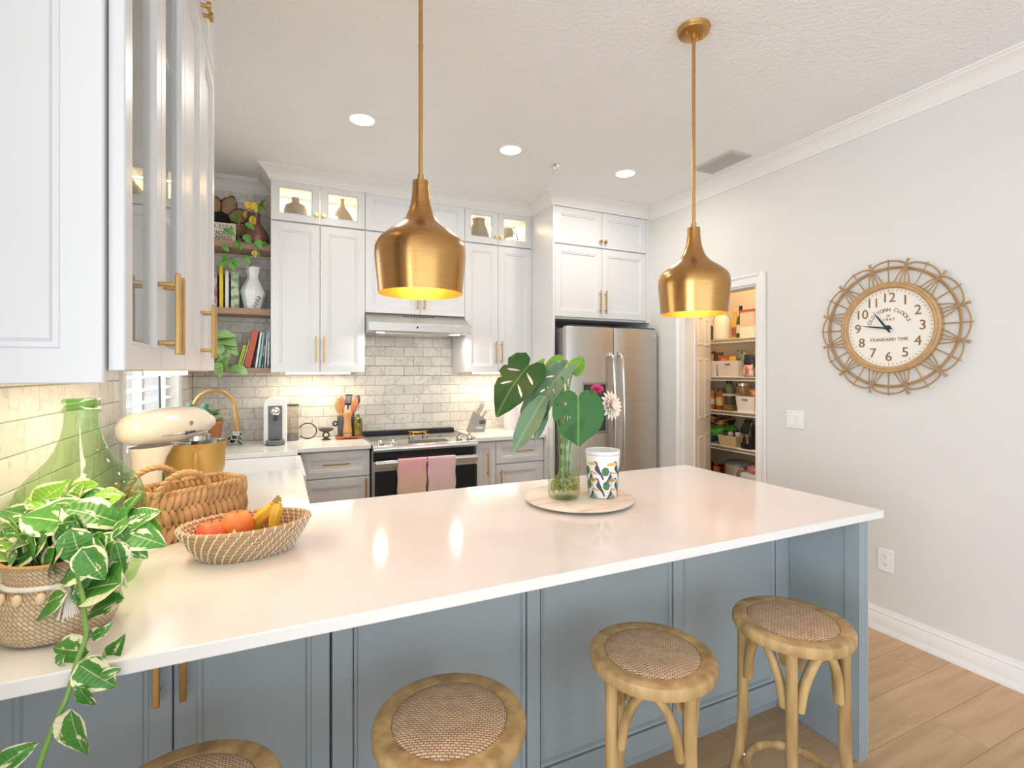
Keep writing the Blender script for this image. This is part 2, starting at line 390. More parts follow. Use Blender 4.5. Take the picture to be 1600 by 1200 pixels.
sweep('baseboard_right', [(XR, YF), (XR, DY0-0.075)], bp, 0, TRIMW, -1)
# ---- pantry door frame and door
def casing(mb, y0, y1, z0, z1):
    mb.box(XR-0.016, XR, y0, y1, z0, z1)
CW = 0.075
m = MB()
prof = [(0, 0), (0.016, 0), (0.018, 0.012), (0.012, 0.02), (0.012, 0.05), (0.017, 0.058), (0.017, CW), (0, CW)]
def case_leg(mb, ya, sgn, z0, z1):
    mb.prism([(XR-o, ya+sgn*w) for o, w in [(0,0),(0.010,0),(0.013,0.01),(0.010,0.022),(0.010,0.05),(0.018,0.058),(0.018,CW),(0,CW)]], z0, z1)
case_leg(m, DY0, -1, 0, DZ+CW); case_leg(m, DY1, 1, 0, DZ+CW)
m.prism([(XR-o, DZ+w) for o, w in [(0,0),(0.010,0),(0.013,0.01),(0.010,0.022),(0.010,0.05),(0.018,0.058),(0.018,CW),(0,CW)]], DY0-0.02, DY1+0.02, lambda a, b, h: (a, h, b))
m.box(XR-0.002, XR+0.122, DY0-0.001, DY0+0.012, 0, DZ); m.box(XR-0.002, XR+0.122, DY1-0.012, DY1+0.001, 0, DZ); m.box(XR-0.002, XR+0.122, DY0, DY1, DZ-0.012, DZ+0.001)
structure(m.build('trim_3', TRIMW, bevel=0.002))

def loops_rect(mb, x0, x1, z0, z1, loops, P, back=None, centre=True):
    """nested rectangle rings (inset, depth); P maps (a, d, z) to the world; back = depth of a closing back"""
    vs = []; fs = []
    lp = loops if back is None else [(0, back)] + loops
    for ins, d in lp: vs += [P(x0+ins, d, z0+ins), P(x1-ins, d, z0+ins), P(x1-ins, d, z1-ins), P(x0+ins, d, z1-ins)]
    for i in range(len(lp)-1):
        for k in range(4): fs.append((i*4+k, i*4+(k+1) % 4, (i+1)*4+(k+1) % 4, (i+1)*4+k))
    if centre: n = (len(lp)-1)*4; fs.append((n, n+1, n+2, n+3))
    if back is not None:
        if centre: fs.append((3, 2, 1, 0))
        else:
            n = (len(lp)-1)*4
            for k in range(4): fs.append((k, (k+1) % 4, n+(k+1) % 4, n+k))
    mb.add(vs, fs)
dl = bpy.data.objects.new('door_1', None); COL.objects.link(dl); structure(dl)
dl.location = (XR+0.105, DY1-0.02, 0); dl.rotation_euler = (0, 0, R(-90+123))   # swung into the pantry
dw = 0.68
m = MB(); m.box(0, dw, 0, 0.035, 0.012, 2.03); m.build('door_leaf', TRIMW, dl, bevel=0.002)
for side in (0, 1):
    for (a0, a1) in ((0.10, 0.31), (0.37, 0.58)):
        for (z0, z1) in ((0.22, 0.88), (1.02, 1.56), (1.66, 1.92)):
            m = MB(); Pd = (lambda a, d, z: (a, -d, z)) if side == 0 else (lambda a, d, z: (a, 0.035+d, z))
            loops_rect(m, a0, a1, z0, z1, [(0, 0.0), (0.010, 0.006), (0.022, 0.006), (0.034, 0.002), (0.05, 0.005)], Pd, back=-0.003)
            m.build('raised_panel', TRIMW, dl)
m = MB(); m.box(dw-0.03, dw+0.002, -0.002, 0.037, 0.93, 0.985); m.cyl((dw, 0.0175, 0.957), (dw+0.012, 0.0175, 0.957), 0.008)
m.build('latch_plate', mat('aged nickel', '7C7468', 0.35, 1.0, var=0.1, scale=20), dl)
# ---- kitchen window
win = bpy.data.objects.new('window_1', None); COL.objects.link(win); structure(win)
m = MB()
loops_rect(m, WY0-0.07, WY1+0.07, WZ0-0.07, WZ1+0.07, [(0, 0.018), (0.074, 0.012), (0.074, -0.085)], lambda a, d, z: (XL+d, a, z), back=0.0, centre=False)
m.build('window_casing', TRIMW, win)
m = MB(); fx = XL-0.07
for a0, a1, z0, z1 in ((WY0, WY0+0.045, WZ0, WZ1), (WY1-0.045, WY1, WZ0, WZ1), (WY0, WY1, WZ0, WZ0+0.05), (WY0, WY1, WZ1-0.05, WZ1), (3.09, 3.14, WZ0, WZ1), (WY0, WY1, 1.62, 1.66)):
    m.box(fx-0.02, fx+0.02, a0, a1, z0, z1)
m.build('window_frame', mat('window frame vinyl', 'D9D4D0', 0.4, var=0.02), win)
for a0, a1 in ((WY0+0.045, 3.09), (3.14, WY1-0.045)):
    for z0, z1 in ((WZ0+0.05, 1.62), (1.66, WZ1-0.05)):
        m = MB(); m.box(fx-0.003, fx+0.003, a0, a1, z0, z1); m.build('window_pane', GLASS, win)
m = MB(); m.box(XL-0.09, XL+0.04, WY0-0.07, WY1+0.07, WZ0-0.09, WZ0-0.06); m.build('window_sill', TRIMW, win, bevel=0.004)
blind = wthing('window_blind', 'white slatted blind with a grey wand in the kitchen window', 'blind', (XL-0.03, WY0, WZ1))
SLATM = mat('white blind slat', 'F0EFEC', 0.5, var=0.02)
m = MB(); m.box(XL-0.05, XL-0.008, WY0+0.006, WY1-0.006, WZ1-0.045, WZ1-0.004); m.build('head_rail', SLATM, blind)
for i in range(15):
    z = 1.285 + i*0.062
    m = MB(); m.bar((XL-0.029, WY0+0.01, z), (XL-0.029, WY1-0.01, z), 0.036, 0.0022, (0.28, 0, 0.96)); m.build('slat', SLATM, blind)
m = MB(); m.tube([(XL-0.004, 3.16, 2.2), (XL+0.004, 3.18, 1.6), (XL+0.006, 3.20, 1.2)], 0.0055, 8); m.build('tilt_wand', mat('blue grey wand', '5C7482', 0.4, var=0.05), blind, smooth=50)
# ---------------------------------------------------------------- backsplash tiles
TP, TH = 0.163, 0.0815
tile_meshes = {}
def tile(parent, P, a0, a1, z0, z1, tag_):
    w, h = round(a1-a0, 3), round(z1-z0, 3)
    if w < 0.012 or h < 0.012: return
    k = (w, h, tag_)
    if k not in tile_meshes:
        mb = MB(); g = 0.0013; hw, hh = w/2-g, h/2-g
        loops_rect(mb, -hw, hw, -hh, hh, [(0, 0.0065), (0.0015, 0.008)], P, back=0.0)
        o = mb.build('tile', MARBLE, parent); tile_meshes[k] = o.data
    else:
        o = bpy.data.objects.new('tile', tile_meshes[k]); COL.objects.link(o); o.parent = parent
    return o, ((a0+a1)/2, (z0+z1)/2)
def tile_area(parent, P, place, zones, tag_):
    """zones: list of (a0, a1, z0, z1); running bond on one grid"""
    for k in range(0, 24):
        z0 = 0.914 + k*TH; z1 = z0 + TH
        for (A0, A1, Z0, Z1) in zones:
            b0, b1 = max(z0, Z0), min(z1, Z1)
            if b1 - b0 < 0.012: continue
            a = -6 * TP + (TP/2 if k % 2 else 0)
            while a < A1:
                t0, t1 = max(a, A0), min(a+TP, A1)
                if t1 - t0 > 0.012:
                    r = tile(parent, P, t0, t1, b0, b1, tag_)
                    if r: r[0].location = place(*r[1])
                a += TP
Z14 = 0.914 + 7*TH
m = MB(); m.box(XL, 2.03, YB-0.0035, YB, 0.914, 1.5); m.box(XL, -0.05, YB-0.0035, YB, 1.4, 2.79); m.box(0.6, 1.41, YB-0.0035, YB, 1.4, 1.8); m.build('grout', GROUT, wall_back)
m = MB(); m.box(XL, XL+0.0035, 0.9, WY0-0.07, 0.914, 1.5); m.box(XL, XL+0.0035, WY1+0.07, YB, 0.914, 2.79); m.box(XL, XL+0.0035, WY0-0.07, WY1+0.07, 0.914, WZ0-0.09); m.build('grout', GROUT, wall_left)
tile_area(wall_back, lambda a, d, z: (a, -d, z), lambda a, z: (a, YB, z), [(XL+0.008, 2.03, 0.914, Z14), (XL+0.008, -0.05, Z14, 2.79), (0.60, 1.405, Z14, 1.78)], 'b')
tile_area(wall_left, lambda a, d, z: (d, a, z), lambda a, z: (XL, a, z), [(1.15, WY0-0.07, 0.914, Z14), (WY0-0.07, WY1+0.07, 0.914, WZ0-0.09), (WY1+0.07, YB-0.009, 0.914, 2.4)], 'l')

# ---------------------------------------------------------------- cabinets
def PB(yf): return lambda a, d, z: (a, yf-d, z)
def PX(xf): return lambda a, d, z: (xf+d, a, z)
def pbox(mb, P, a0, a1, d0, d1, z0, z1):
    mb.add([P(a0,d0,z0),P(a1,d0,z0),P(a1,d1,z0),P(a0,d1,z0),P(a0,d0,z1),P(a1,d0,z1),P(a1,d1,z1),P(a0,d1,z1)],
           [(3,2,1,0),(4,5,6,7),(0,1,5,4),(1,2,6,5),(2,3,7,6),(3,0,4,7)])
def pull(parent, P, a, z, L, vert=True, material=BRASSD, w=0.010, proj=0.032):
    mb = MB()
    if vert:
        pbox(mb, P, a-w/2, a+w/2, proj-0.009, proj, z-L/2, z+L/2)
        for s in (-1, 1): pbox(mb, P, a-0.004, a+0.004, 0, proj-0.005, z+s*L*0.36-0.004, z+s*L*0.36+0.004)
    else:
        pbox(mb, P, a-L/2, a+L/2, proj-0.009, proj, z-w/2, z+w/2)
        for s in (-1, 1): pbox(mb, P, a+s*L*0.36-0.004, a+s*L*0.36+0.004, 0, proj-0.005, z-0.004, z+0.004)
    return mb.build('handle', material, parent, bevel=0.0015)
def knob(parent, P, a, z, r=0.014):
    mb = MB(); mb.tube([P(a, 0, z), P(a, 0.014, z), P(a, 0.016, z), P(a, 0.026, z)], [0.006, 0.006, r, r], 16)
    return mb.build('knob', BRASSD, parent, smooth=40)
def door(parent, P, a0, a1, z0, z1, glass=False, fr=0.055, material=WHITE, name='door', g=0.0015):
    mb = MB(); a0 += g; a1 -= g; z0 += g; z1 -= g
    if glass: lp = [(0, -0.002), (0.002, 0), (fr, 0), (fr+0.004, -0.006), (fr+0.008, -0.008), (fr+0.008, -0.02)]
    else: lp = [(0, -0.002), (0.002, 0), (fr, 0), (fr+0.003, -0.004), (fr+0.011, -0.004), (fr+0.016, -0.011)]
    loops_rect(mb, a0, a1, z0, z1, lp, P, back=-0.02, centre=not glass)
    o = mb.build(name, material, parent)
    if glass:
        mb = MB(); pbox(mb, P, a0+fr+0.006, a1-fr-0.006, -0.015, -0.011, z0+fr+0.006, z1-fr-0.006); mb.build('pane', GLASS, o)
    return o
def carcass(parent, P, a0, a1, z0, z1, depth, shelves=(), material=WHITE, t=0.018, name='body'):
    mb = MB(); f = -0.0215
    pbox(mb, P, a0, a0+t, -depth, f, z0, z1); pbox(mb, P, a1-t, a1, -depth, f, z0, z1)
    pbox(mb, P, a0, a1, -depth, -depth+0.008, z0, z1)
    for z in [z0, z1-t] + list(shelves): pbox(mb, P, a0+t, a1-t, -depth+0.008, f, z, z+t)
    return mb.build(name, material, parent)
def spot_area(name, loc, rot, sx, sy, power, col, spread=None): return area_light(name, loc, rot, sx, sy, power, col, spread)
WARM = (1.0, 0.85, 0.62); WARM2 = (1.0, 0.74, 0.42)
LEDM = mat('warm led strip', 'FFE9C0', 0.5, emit=6, ecol='FFE2B0', var=0.01)
ZU0, ZU1, ZU2, ZU3 = 1.43, 2.512, 2.52, 2.815      # lower doors, upper doors of the wall cabinets

def back_upper(a0, a1, sp, label):
    P = PB(3.95); t = wthing('wall_cabinet', label, 'cabinet', (a0, YB, ZU0), 'white wall cabinets over the back counter')
    carcass(t, P, a0, a1, ZU0, ZU3, YB-3.95-0.001, [1.8, 2.15, 2.508])
    for q, (d0, d1) in enumerate(((a0, sp), (sp, a1))):
        d = door(t, P, d0, d1, ZU0, ZU1); pull(d, P, sp + (-0.028 if q == 0 else 0.028), 1.60, 0.19)
        d = door(t, P, d0, d1, ZU2, ZU3, True, fr=0.05, name='glass_door'); knob(d, P, sp + (-0.024 if q == 0 else 0.024), 2.585)
    mb = MB(); mb.box(a0+0.10, a1-0.10, 4.02, 4.05, ZU0-0.012, ZU0); mb.build('led_bar', LEDM, t)
    area_light('led_light', ((a0+a1)/2, 4.10, ZU0-0.02), (0, 0, 0), a1-a0-0.16, 0.05, 2.1, WARM)
    area_light('cabinet_light', ((a0+a1)/2, 4.25, ZU3-0.03), (0, 0, 0), a1-a0-0.1, 0.04, 3.2, WARM2)
    return t
back_upper(-0.05, 0.60, 0.278, 'tall white wall cabinet beside the open shelves, left of the range hood')
back_upper(1.405, 2.03, 1.706, 'tall white wall cabinet between the range hood and the refrigerator')
t = wthing('wall_cabinet', 'short white wall cabinet directly above the range hood', 'cabinet', (0.6, YB, 1.89), 'white wall cabinets over the back counter')
P = PB(3.95); carcass(t, P, 0.60, 1.405, 1.89, ZU3, YB-3.951, [2.508])
for q, (d0, d1) in enumerate(((0.60, 1.03), (1.03, 1.405))):
    d = door(t, P, d0, d1, 1.89, ZU1); pull(d, P, 1.03 + (-0.028 if q == 0 else 0.028), 1.99, 0.12)
door(t, P, 0.60, 1.405, ZU2, ZU3, name='lift_door')

# refrigerator surround
t = wthing('refrigerator_cabinet', 'white cabinet with side panel enclosing the top of the refrigerator', 'cabinet', (2.05, YB, 0))
P = PB(3.58)
mb = MB(); mb.box(2.03, 2.05, 3.575, YB, 0, 2.84); mb.build('side_panel', WHITE, t, bevel=0.002)
mb = MB(); mb.box(2.992, XR, 3.582, 3.60, 1.875, 2.84); mb.build('filler_strip', WHITE, t)
carcass(t, P, 2.05, 2.992, 1.875, 2.80, YB-3.581, [2.485])
for q, (d0, d1) in enumerate(((2.05, 2.517), (2.517, 2.992))):
    d = door(t, P, d0, d1, 1.89, 2.487); pull(d, P, 2.517 + (-0.028 if q == 0 else 0.028), 2.03, 0.2)
    d = door(t, P, d0, d1, 2.495, 2.80); knob(d, P, 2.517 + (-0.024 if q == 0 else 0.024), 2.545)
sweep('trim_4', [(-0.05, YB), (-0.05, 3.95), (2.03, 3.95), (2.03, 3.578), (XR, 3.578)], crown_profile(0.085, 0.085), ZC, TRIMW, 1)

# left wall cabinets
XF = -0.21; P = PX(XF); DPL = XF-XL-0.001
t = wthing('glass_cabinet', 'white wall cabinet with two tall glass doors, nearest the camera', 'cabinet', (XL, 0.945, 1.44))
carcass(t, P, 0.947, 1.47, 1.44, 2.815, DPL, [1.78, 2.14, 2.505])
for q, (d0, d1) in enumerate(((0.935, 1.195), (1.195, 1.47))):
    d = door(t, P, d0, d1, 1.44, 2.50, True, fr=0.04, name='glass_door'); pull(d, P, 1.195 + (-0.026 if q == 0 else 0.026), 1.552, 0.158, w=0.013, proj=0.036)
    d = door(t, P, d0, d1, 2.508, 2.815, True, fr=0.04, name='glass_door'); knob(d, P, 1.195 + (-0.024 if q == 0 else 0.024), 2.57)
mb = MB(); loops_rect(mb, XL, -0.2335, 1.422, 2.84, [(0, -0.002), (0.002, 0), (0.05, 0), (0.053, -0.005), (0.060, -0.005), (0.066, -0.012)], PB(0.925), back=-0.02); mb.build('end_panel', WHITE, t)
t = wthing('wall_cabinet', 'white wall cabinet with two solid doors next to the kitchen window', 'cabinet', (XL, 1.47, 1.44))
carcass(t, P, 1.471, 2.10, 1.44, 2.815, DPL, [1.8, 2.15, 2.488])
for q, (d0, d1) in enumerate(((1.471, 1.785), (1.785, 2.10))):
    d = door(t, P, d0, d1, 1.44, 2.492); pull(d, P, 1.785 + (-0.026 if q == 0 else 0.026), 1.560, 0.158, w=0.013, proj=0.036)
    d = door(t, P, d0, d1, 2.50, 2.815, True, fr=0.05, name='glass_door'); knob(d, P, 1.785 + (-0.024 if q == 0 else 0.024), 2.54)
mb = MB(); mb.box(-0.32, -0.28, 1.60, 2.02, 1.428, 1.44); mb.build('led_bar', LEDM, t)
area_light('led_light', (-0.38, 1.75, 1.425), (0, 0, 0), 0.05, 0.6, 1.9, WARM)
area_light('led_light', (-0.38, 1.20, 1.425), (0, 0, 0), 0.05, 0.45, 1.4, WARM)
area_light('cabinet_light', (-0.36, 1.79, 2.78), (0, 0, 0), 0.04, 0.5, 0.9, WARM2)
sweep('trim_5', [(XL, 0.925), (XF-0.002, 0.925), (XF-0.002, 2.101), (XL, 2.101)], crown_profile(0.085, 0.085), ZC, TRIMW, 1)
mb = MB(); mb.box(XL, XF-0.022, 0.95, 2.098, 2.815, ZC); mb.box(-0.048, 2.03, 3.973, YB, 2.815, ZC); mb.box(2.05, XR, 3.603, YB, 2.80, ZC); structure(mb.build('trim_6', TRIMW))

# ---------------------------------------------------------------- worktops and sink
CT, CB = 0.914, 0.884
XI = 0.115                                        # inner edge of the left run
SY0, SY1, SXB = 2.925, 3.615, -0.40               # sink cut-out
poly = [(XL+0.001, 1.13), (2.078, 1.13), (2.078, 2.15), (XI, 2.15), (XI, SY0), (SXB, SY0), (SXB, SY1), (XI, SY1), (XI, 3.70), (0.605, 3.70), (0.605, YB-0.009), (XL+0.001, YB-0.009)]
m = MB(); m.prism(poly, CB, CT)
o = m.build('countertop', QUARTZ, bevel=0.003); tag(o, 'long white quartz worktop over the peninsula, sink run and coffee corner', 'countertop')
m = MB(); m.box(1.408, 2.029, 3.70, YB-0.009, CB, CT)
o = m.build('countertop', QUARTZ, bevel=0.003); tag(o, 'short white quartz worktop between range and refrigerator', 'countertop')
t = wthing('farmhouse_sink', 'white apron front sink under the kitchen window', 'sink', (SXB, SY0, 0.62))
m = MB(); loops_rect(m, SY0-0.012, SY1+0.012, SXB-0.012, XI+0.02, [(0, 0.882), (0.022, 0.882), (0.028, 0.875), (0.04, 0.68), (0.06, 0.665)], lambda a, d, z: (z, a, d), back=0.62)
m.build('basin', CERAM, t, bevel=0.004)
m = MB(); m.cyl((-0.14, 3.27, 0.662), (-0.14, 3.27, 0.668), 0.045, n=20); m.build('drain', STEELH, t)

# base cabinets
def base_unit(name, label, P, a0, a1, depth, fronts, group='white base cabinets'):
    t = wthing(name, label, 'cabinet', (P(a0, 0, 0)[0], P(a0, 0, 0)[1], 0), group)
    mb = MB(); pbox(mb, P, a0, a1, -depth, -0.021, 0.10, CB-0.001); mb.build('body', WHITE, t)
    mb = MB(); pbox(mb, P, a0, a1, -depth, -0.07, 0, 0.10); mb.build('toe_kick', WHITE, t)
    for (b0, b1, z0, z1, hv, ha, hz, hl) in fronts:
        d = door(t, P, b0, b1, z0, z1, fr=0.045 if (z1-z0) < 0.25 or (b1-b0) < 0.2 else 0.055, name='drawer_front' if (z1-z0) < 0.3 else 'door')
        if hl: pull(d, P, ha, hz, hl, hv)
    return t
P = PB(3.73)
base_unit('base_cabinet', 'white base cabinet with drawer left of the range', P, 0.14, 0.600, 0.56, [(0.14, 0.60, 0.69, 0.872, False, 0.37, 0.787, 0.18), (0.14, 0.60, 0.11, 0.683, True, 0.57, 0.58, 0.19)])
base_unit('base_cabinet', 'narrow white pull-out base cabinet right of the range', P, 1.412, 1.590, 0.56, [(1.412, 1.59, 0.11, 0.872, True, 1.515, 0.70, 0.19)])
base_unit('base_cabinet', 'white base cabinet with drawer beside the refrigerator panel', P, 1.592, 2.028, 0.56, [(1.592, 2.028, 0.69, 0.872, False, 1.83, 0.787, 0.19), (1.592, 2.028, 0.11, 0.683, True, 1.63, 0.55, 0.19)])
P = PX(0.095)
base_unit('base_cabinet', 'white base cabinet between the peninsula and the sink', P, 2.16, SY0-0.02, 0.66, [(2.16, 2.53, 0.11, 0.872, True, 2.50, 0.75, 0.19), (2.53, SY0-0.02, 0.11, 0.872, True, 2.56, 0.75, 0.19)])
t = base_unit('base_cabinet', 'white sink base cabinet below the apron sink', P, SY0-0.018, 3.70, 0.66, [])
for ch in [q for q in bpy.data.objects if q.parent == t and q.name.startswith('body')]:
    bpy.data.objects.remove(ch)
mb = MB(); pbox(mb, P, SY0-0.018, 3.70, -0.66, -0.021, 0.10, 0.61); mb.build('body', WHITE, t)
door(t, P, SY0-0.016, 3.27, 0.11, 0.60); door(t, P, 3.27, 3.62, 0.11, 0.60)

# ---------------------------------------------------------------- peninsula
YP = 1.43; P = PB(YP)
t = wthing('peninsula_door_cabinet', 'blue grey two door cabinet under the left end of the peninsula', 'cabinet', (-0.57, YP, 0))
mb = MB(); pbox(mb, P, XL+0.004, 0.126, -0.62, -0.021, 0.08, CB-0.001); mb.build('body', BLUE, t)
mb = MB(); pbox(mb, P, XL+0.004, 0.126, -0.62, -0.06, 0, 0.08); mb.build('toe_kick', BLUE, t)
for a0, a1, h in ((-0.566, -0.2285, -0.256), (-0.2285, 0.127, -0.203)):
    d = door(t, P, a0, a1, 0.085, 0.86, fr=0.045, material=BLUE); pull(d, P, h, 0.752, 0.175, w=0.014, proj=0.038)
t = wthing('peninsula_panelling', 'blue grey panelled back and end wall of the peninsula behind the stools', 'cabinet', (0.13, YP, 0))
mb = MB(); pbox(mb, P, 0.130, 1.945, -0.62, -0.016, 0.08, CB-0.001); mb.build('body', BLUE, t)
mb = MB(); pbox(mb, P, 0.130, 1.945, -0.62, -0.05, 0, 0.08); mb.build('toe_kick', BLUE, t)
for a0, a1 in ((0.131, 0.183), (0.716, 0.762), (1.318, 1.362), (1.868, 1.944)):
    mb = MB(); pbox(mb, P, a0, a1, -0.016, 0.007, 0.08, CB-0.002); mb.build('stile', BLUE, t, bevel=0.0015)
for a0, a1 in ((0.183, 0.716), (0.762, 1.318), (1.362, 1.868)):
    mb = MB(); pbox(mb, P, a0, a1, -0.016, 0.007, 0.08, 0.155); mb.build('bottom_rail', BLUE, t, bevel=0.0015)
    mb = MB(); pbox(mb, P, a0, a1, -0.016, 0.007, 0.815, CB-0.002); mb.build('top_rail', BLUE, t, bevel=0.0015)
    mb = MB(); loops_rect(mb, a0, a1, 0.155, 0.815, [(0, -0.008), (0.004, -0.008), (0.005, 0.001), (0.012, -0.001), (0.017, -0.012)], P, back=-0.0165); mb.build('panel', BLUE, t)
mb = MB(); mb.box(1.946, 1.985, 1.19, 2.05, 0, CB-0.001); mb.build('end_panel', BLUE, t, bevel=0.002)
x0, x1, ya = 1.939, 1.991, 1.137
pr = [(x0, 1.19), (x0, ya)]
for i in range(4):
    c = x0 + 0.0075 + i*0.0105
    pr += [(c, ya), (c+0.0015, ya+0.004), (c+0.0050, ya+0.004), (c+0.0065, ya)]
pr += [(x1, ya), (x1, 1.19)]
mb = MB(); mb.prism(pr, 0, CB-0.001); mb.build('fluted_post', BLUE, t)

# ---------------------------------------------------------------- range
RX0, RX1 = 0.609, 1.403
t = wthing('range', 'stainless steel slide-in range with black glass cooktop', 'range', (RX0, YB, 0))
mb = MB(); mb.box(RX0, RX1, 3.70, YB-0.012, 0.02, 0.905); mb.build('body', STEEL, t)
mb = MB(); mb.box(RX0+0.02, RX1-0.02, 3.78, YB-0.012, 0, 0.02); mb.build('plinth', DARK, t)
mb = MB(); mb.box(RX0-0.002, RX1+0.002, 3.775, YB-0.07, 0.905, 0.922); mb.build('cooktop', BLACKG, t, bevel=0.003)
mb = MB(); mb.box(RX0-0.002, RX1+0.002, YB-0.07, YB-0.012, 0.905, 0.945); mb.build('rear_trim', BLACKP, t, bevel=0.004)
mb = MB(); mb.box(RX0-0.004, RX0+0.012, 3.72, YB-0.07, 0.905, 0.925); mb.box(RX1-0.012, RX1+0.004, 3.72, YB-0.07, 0.905, 0.925); mb.build('side_trim', STEELH, t, bevel=0.003)
mb = MB(); mb.prism([(3.635, 0.862), (3.79, 0.862), (3.79, 0.924), (3.77, 0.926), (3.64, 0.905), (3.633, 0.895)], RX0, RX1, lambda a, b, h: (h, a, b)); mb.build('control_panel', STEELH, t, bevel=0.003)
def slope_z(y): return 0.905 + (y-3.64)/0.13*0.021
mb = MB(); y0, y1 = 3.665, 3.735
mb.add([(0.86, y0, slope_z(y0)+0.001), (1.18, y0, slope_z(y0)+0.001), (1.16, y1, slope_z(y1)+0.001), (0.88, y1, slope_z(y1)+0.001), (0.86, y0, slope_z(y0)-0.002), (1.18, y0, slope_z(y0)-0.002), (1.16, y1, slope_z(y1)-0.002), (0.88, y1, slope_z(y1)-0.002)],
       [(0,1,2,3),(7,6,5,4),(0,4,5,1),(1,5,6,2),(2,6,7,3),(3,7,4,0)]); mb.build('display', BLACKG, t)
for kx in (0.672, 0.760, 1.270, 1.355):
    ky = 3.70; z = slope_z(ky)
    mb = MB(); mb.lathe([(0.026, -0.002), (0.027, 0.004), (0.020, 0.010), (0.018, 0.026), (0.014, 0.029)], 20, (kx, ky, z)); mb.box(kx-0.003, kx+0.003, ky-0.016, ky+0.016, z+0.026, z+0.042)
    mb.build('knob', STEELH, t, smooth=40)
# oven door with window, handle
mb = MB(); loops_rect(mb, RX0+0.004, RX1-0.004, 0.24, 0.79, [(0, 0.0), (0.004, 0.004), (0.03, 0.004), (0.032, -0.004)], PB(3.645), back=-0.05); dr = mb.build('oven_door', STEEL, t)
mb = MB(); mb.box(RX0+0.01, RX1-0.01, 3.639, 3.645, 0.25, 0.725); mb.build('oven_window', BLACKG, dr)
mb = MB(); mb.box(RX0+0.006, RX1-0.006, 3.66, 3.70, 0.79, 0.862); mb.build('dark_band', BLACKG, t)
mb = MB(); mb.prism([(3.612, 0.752), (3.60, 0.765), (3.598, 0.785), (3.606, 0.803), (3.622, 0.806), (3.622, 0.752)], RX0+0.015, RX1-0.015, lambda a, b, h: (h, a, b))
for hx in (RX0+0.02, RX1-0.05): mb.box(hx, hx+0.03, 3.62, 3.65, 0.762, 0.796)
mb.build('oven_handle', STEELH, t, bevel=0.003)
mb = MB(); loops_rect(mb, RX0+0.004, RX1-0.004, 0.06, 0.232, [(0, 0.0), (0.004, 0.004)], PB(3.645), back=-0.05); mb.build('warming_drawer', STEEL, t)

# ---------------------------------------------------------------- range hood
t = wthing('range_hood', 'stainless under-cabinet range hood with two lit lamps', 'range hood', (0.6, YB, 1.72))
hx0, hx1 = 0.603, 1.402
mb = MB(); pf = [(YB-0.01, 1.885), (3.955, 1.885), (3.815, 1.812), (3.80, 1.805), (3.80, 1.742), (3.815, 1.735), (YB-0.01, 1.735)]
mb.prism(pf, hx0, hx1, lambda a, b, h: (h, a, b)); mb.build('hood_body', STEEL, t, bevel=0.002)
mb = MB(); mb.box(hx0+0.1, hx1-0.1, 3.90, YB-0.06, 1.729, 1.7355); mb.build('grease_filter', STEELH, t)
HL = mat('hood lamp lens', 'FFF4E0', 0.4, emit=8, ecol='FFF0D8', var=0.01)
for lx in (0.70, 1.30):
    mb = MB(); mb.cyl((lx, 3.86, 1.7345), (lx, 3.86, 1.730), 0.03, n=20); mb.build('hood_lamp', HL, t)
    area_light('hood_light', (lx, 3.86, 1.722), (0, 0, 0), 0.05, 0.05, 1.2, (1, 0.9, 0.75))
for i in range(10):
    sx = 0.89 + i*0.025; sy, sz = 3.935, 1.8755
    mb = MB(); mb.bar((sx, 3.925, 1.8705), (sx+0.016, 3.925, 1.8705), 0.010, 0.003, (0, -0.46, 0.89)); mb.build('vent_slot', BLACKP, t)
mb = MB(); mb.cyl((0.968, 3.801, 1.775), (0.968, 3.797, 1.775), 0.008, n=16); mb.build('hood_button', BLACKP, t)
for i in range(6):
    mb = MB(); mb.cyl((0.995+i*0.017, 3.801, 1.775), (0.995+i*0.017, 3.797, 1.775), 0.005, n=12); mb.build('hood_button', STEELH, t)

# ---------------------------------------------------------------- refrigerator
FX0, FX1, FY = 2.075, 2.995, 3.425
t = wthing('refrigerator', 'stainless steel side-by-side refrigerator', 'refrigerator', (FX0, 4.2, 0))
mb = MB(); mb.box(FX0+0.004, FX1-0.004, FY+0.075, 4.22, 0.03, 1.79); mb.build('body', mat('grey fridge side', '8E8D8C', 0.45, 0.6, var=0.03, scale=8), t, bevel=0.004)
mb = MB(); mb.box(FX0+0.03, FX1-0.03, FY+0.09, 4.15, 0, 0.03); mb.build('base_grille', DARK, t)
fs = 2.535
DXA, DXB, DZA, DZB = 2.21, 2.465, 0.93, 1.35
def rounded_door(x0, x1, nm):
    mb = MB(); n = 8; fr = []
    for i in range(n+1):
        u = i/n; fr.append((x0+(x1-x0)*u, FY + 0.012 - 0.012*math.sin(PI*u)**0.5))
    pl = [(x0, FY+0.07)] + [(x0, FY+0.016)] + fr[1:-1] + [(x1, FY+0.016)] + [(x1, FY+0.07)]
    mb.prism(pl, 0.05, 1.80); return mb.build(nm, STEEL, t, smooth=35, bevel=0.004)
d1 = rounded_door(FX0, fs-0.003, 'freezer_door'); d2 = rounded_door(fs+0.003, FX1, 'fridge_door')
mb = MB(); mb.box(FX0+0.02, fs-0.02, FY+0.02, FY+0.1, 1.80, 1.812); mb.box(fs+0.02, FX1-0.02, FY+0.02, FY+0.1, 1.80, 1.812); mb.build('hinge_cover', DARK, t, bevel=0.003)
mb = MB(); loops_rect(mb, DXA, DXB, DZA, DZB, [(0, 0.0), (0.004, 0.006), (0.018, 0.006), (0.024, -0.0005)], PB(FY-0.001), back=-0.004); dp = mb.build('dispenser', mat('dispenser grey', '9B9895', 0.3, 0.7, var=0.03), d1)
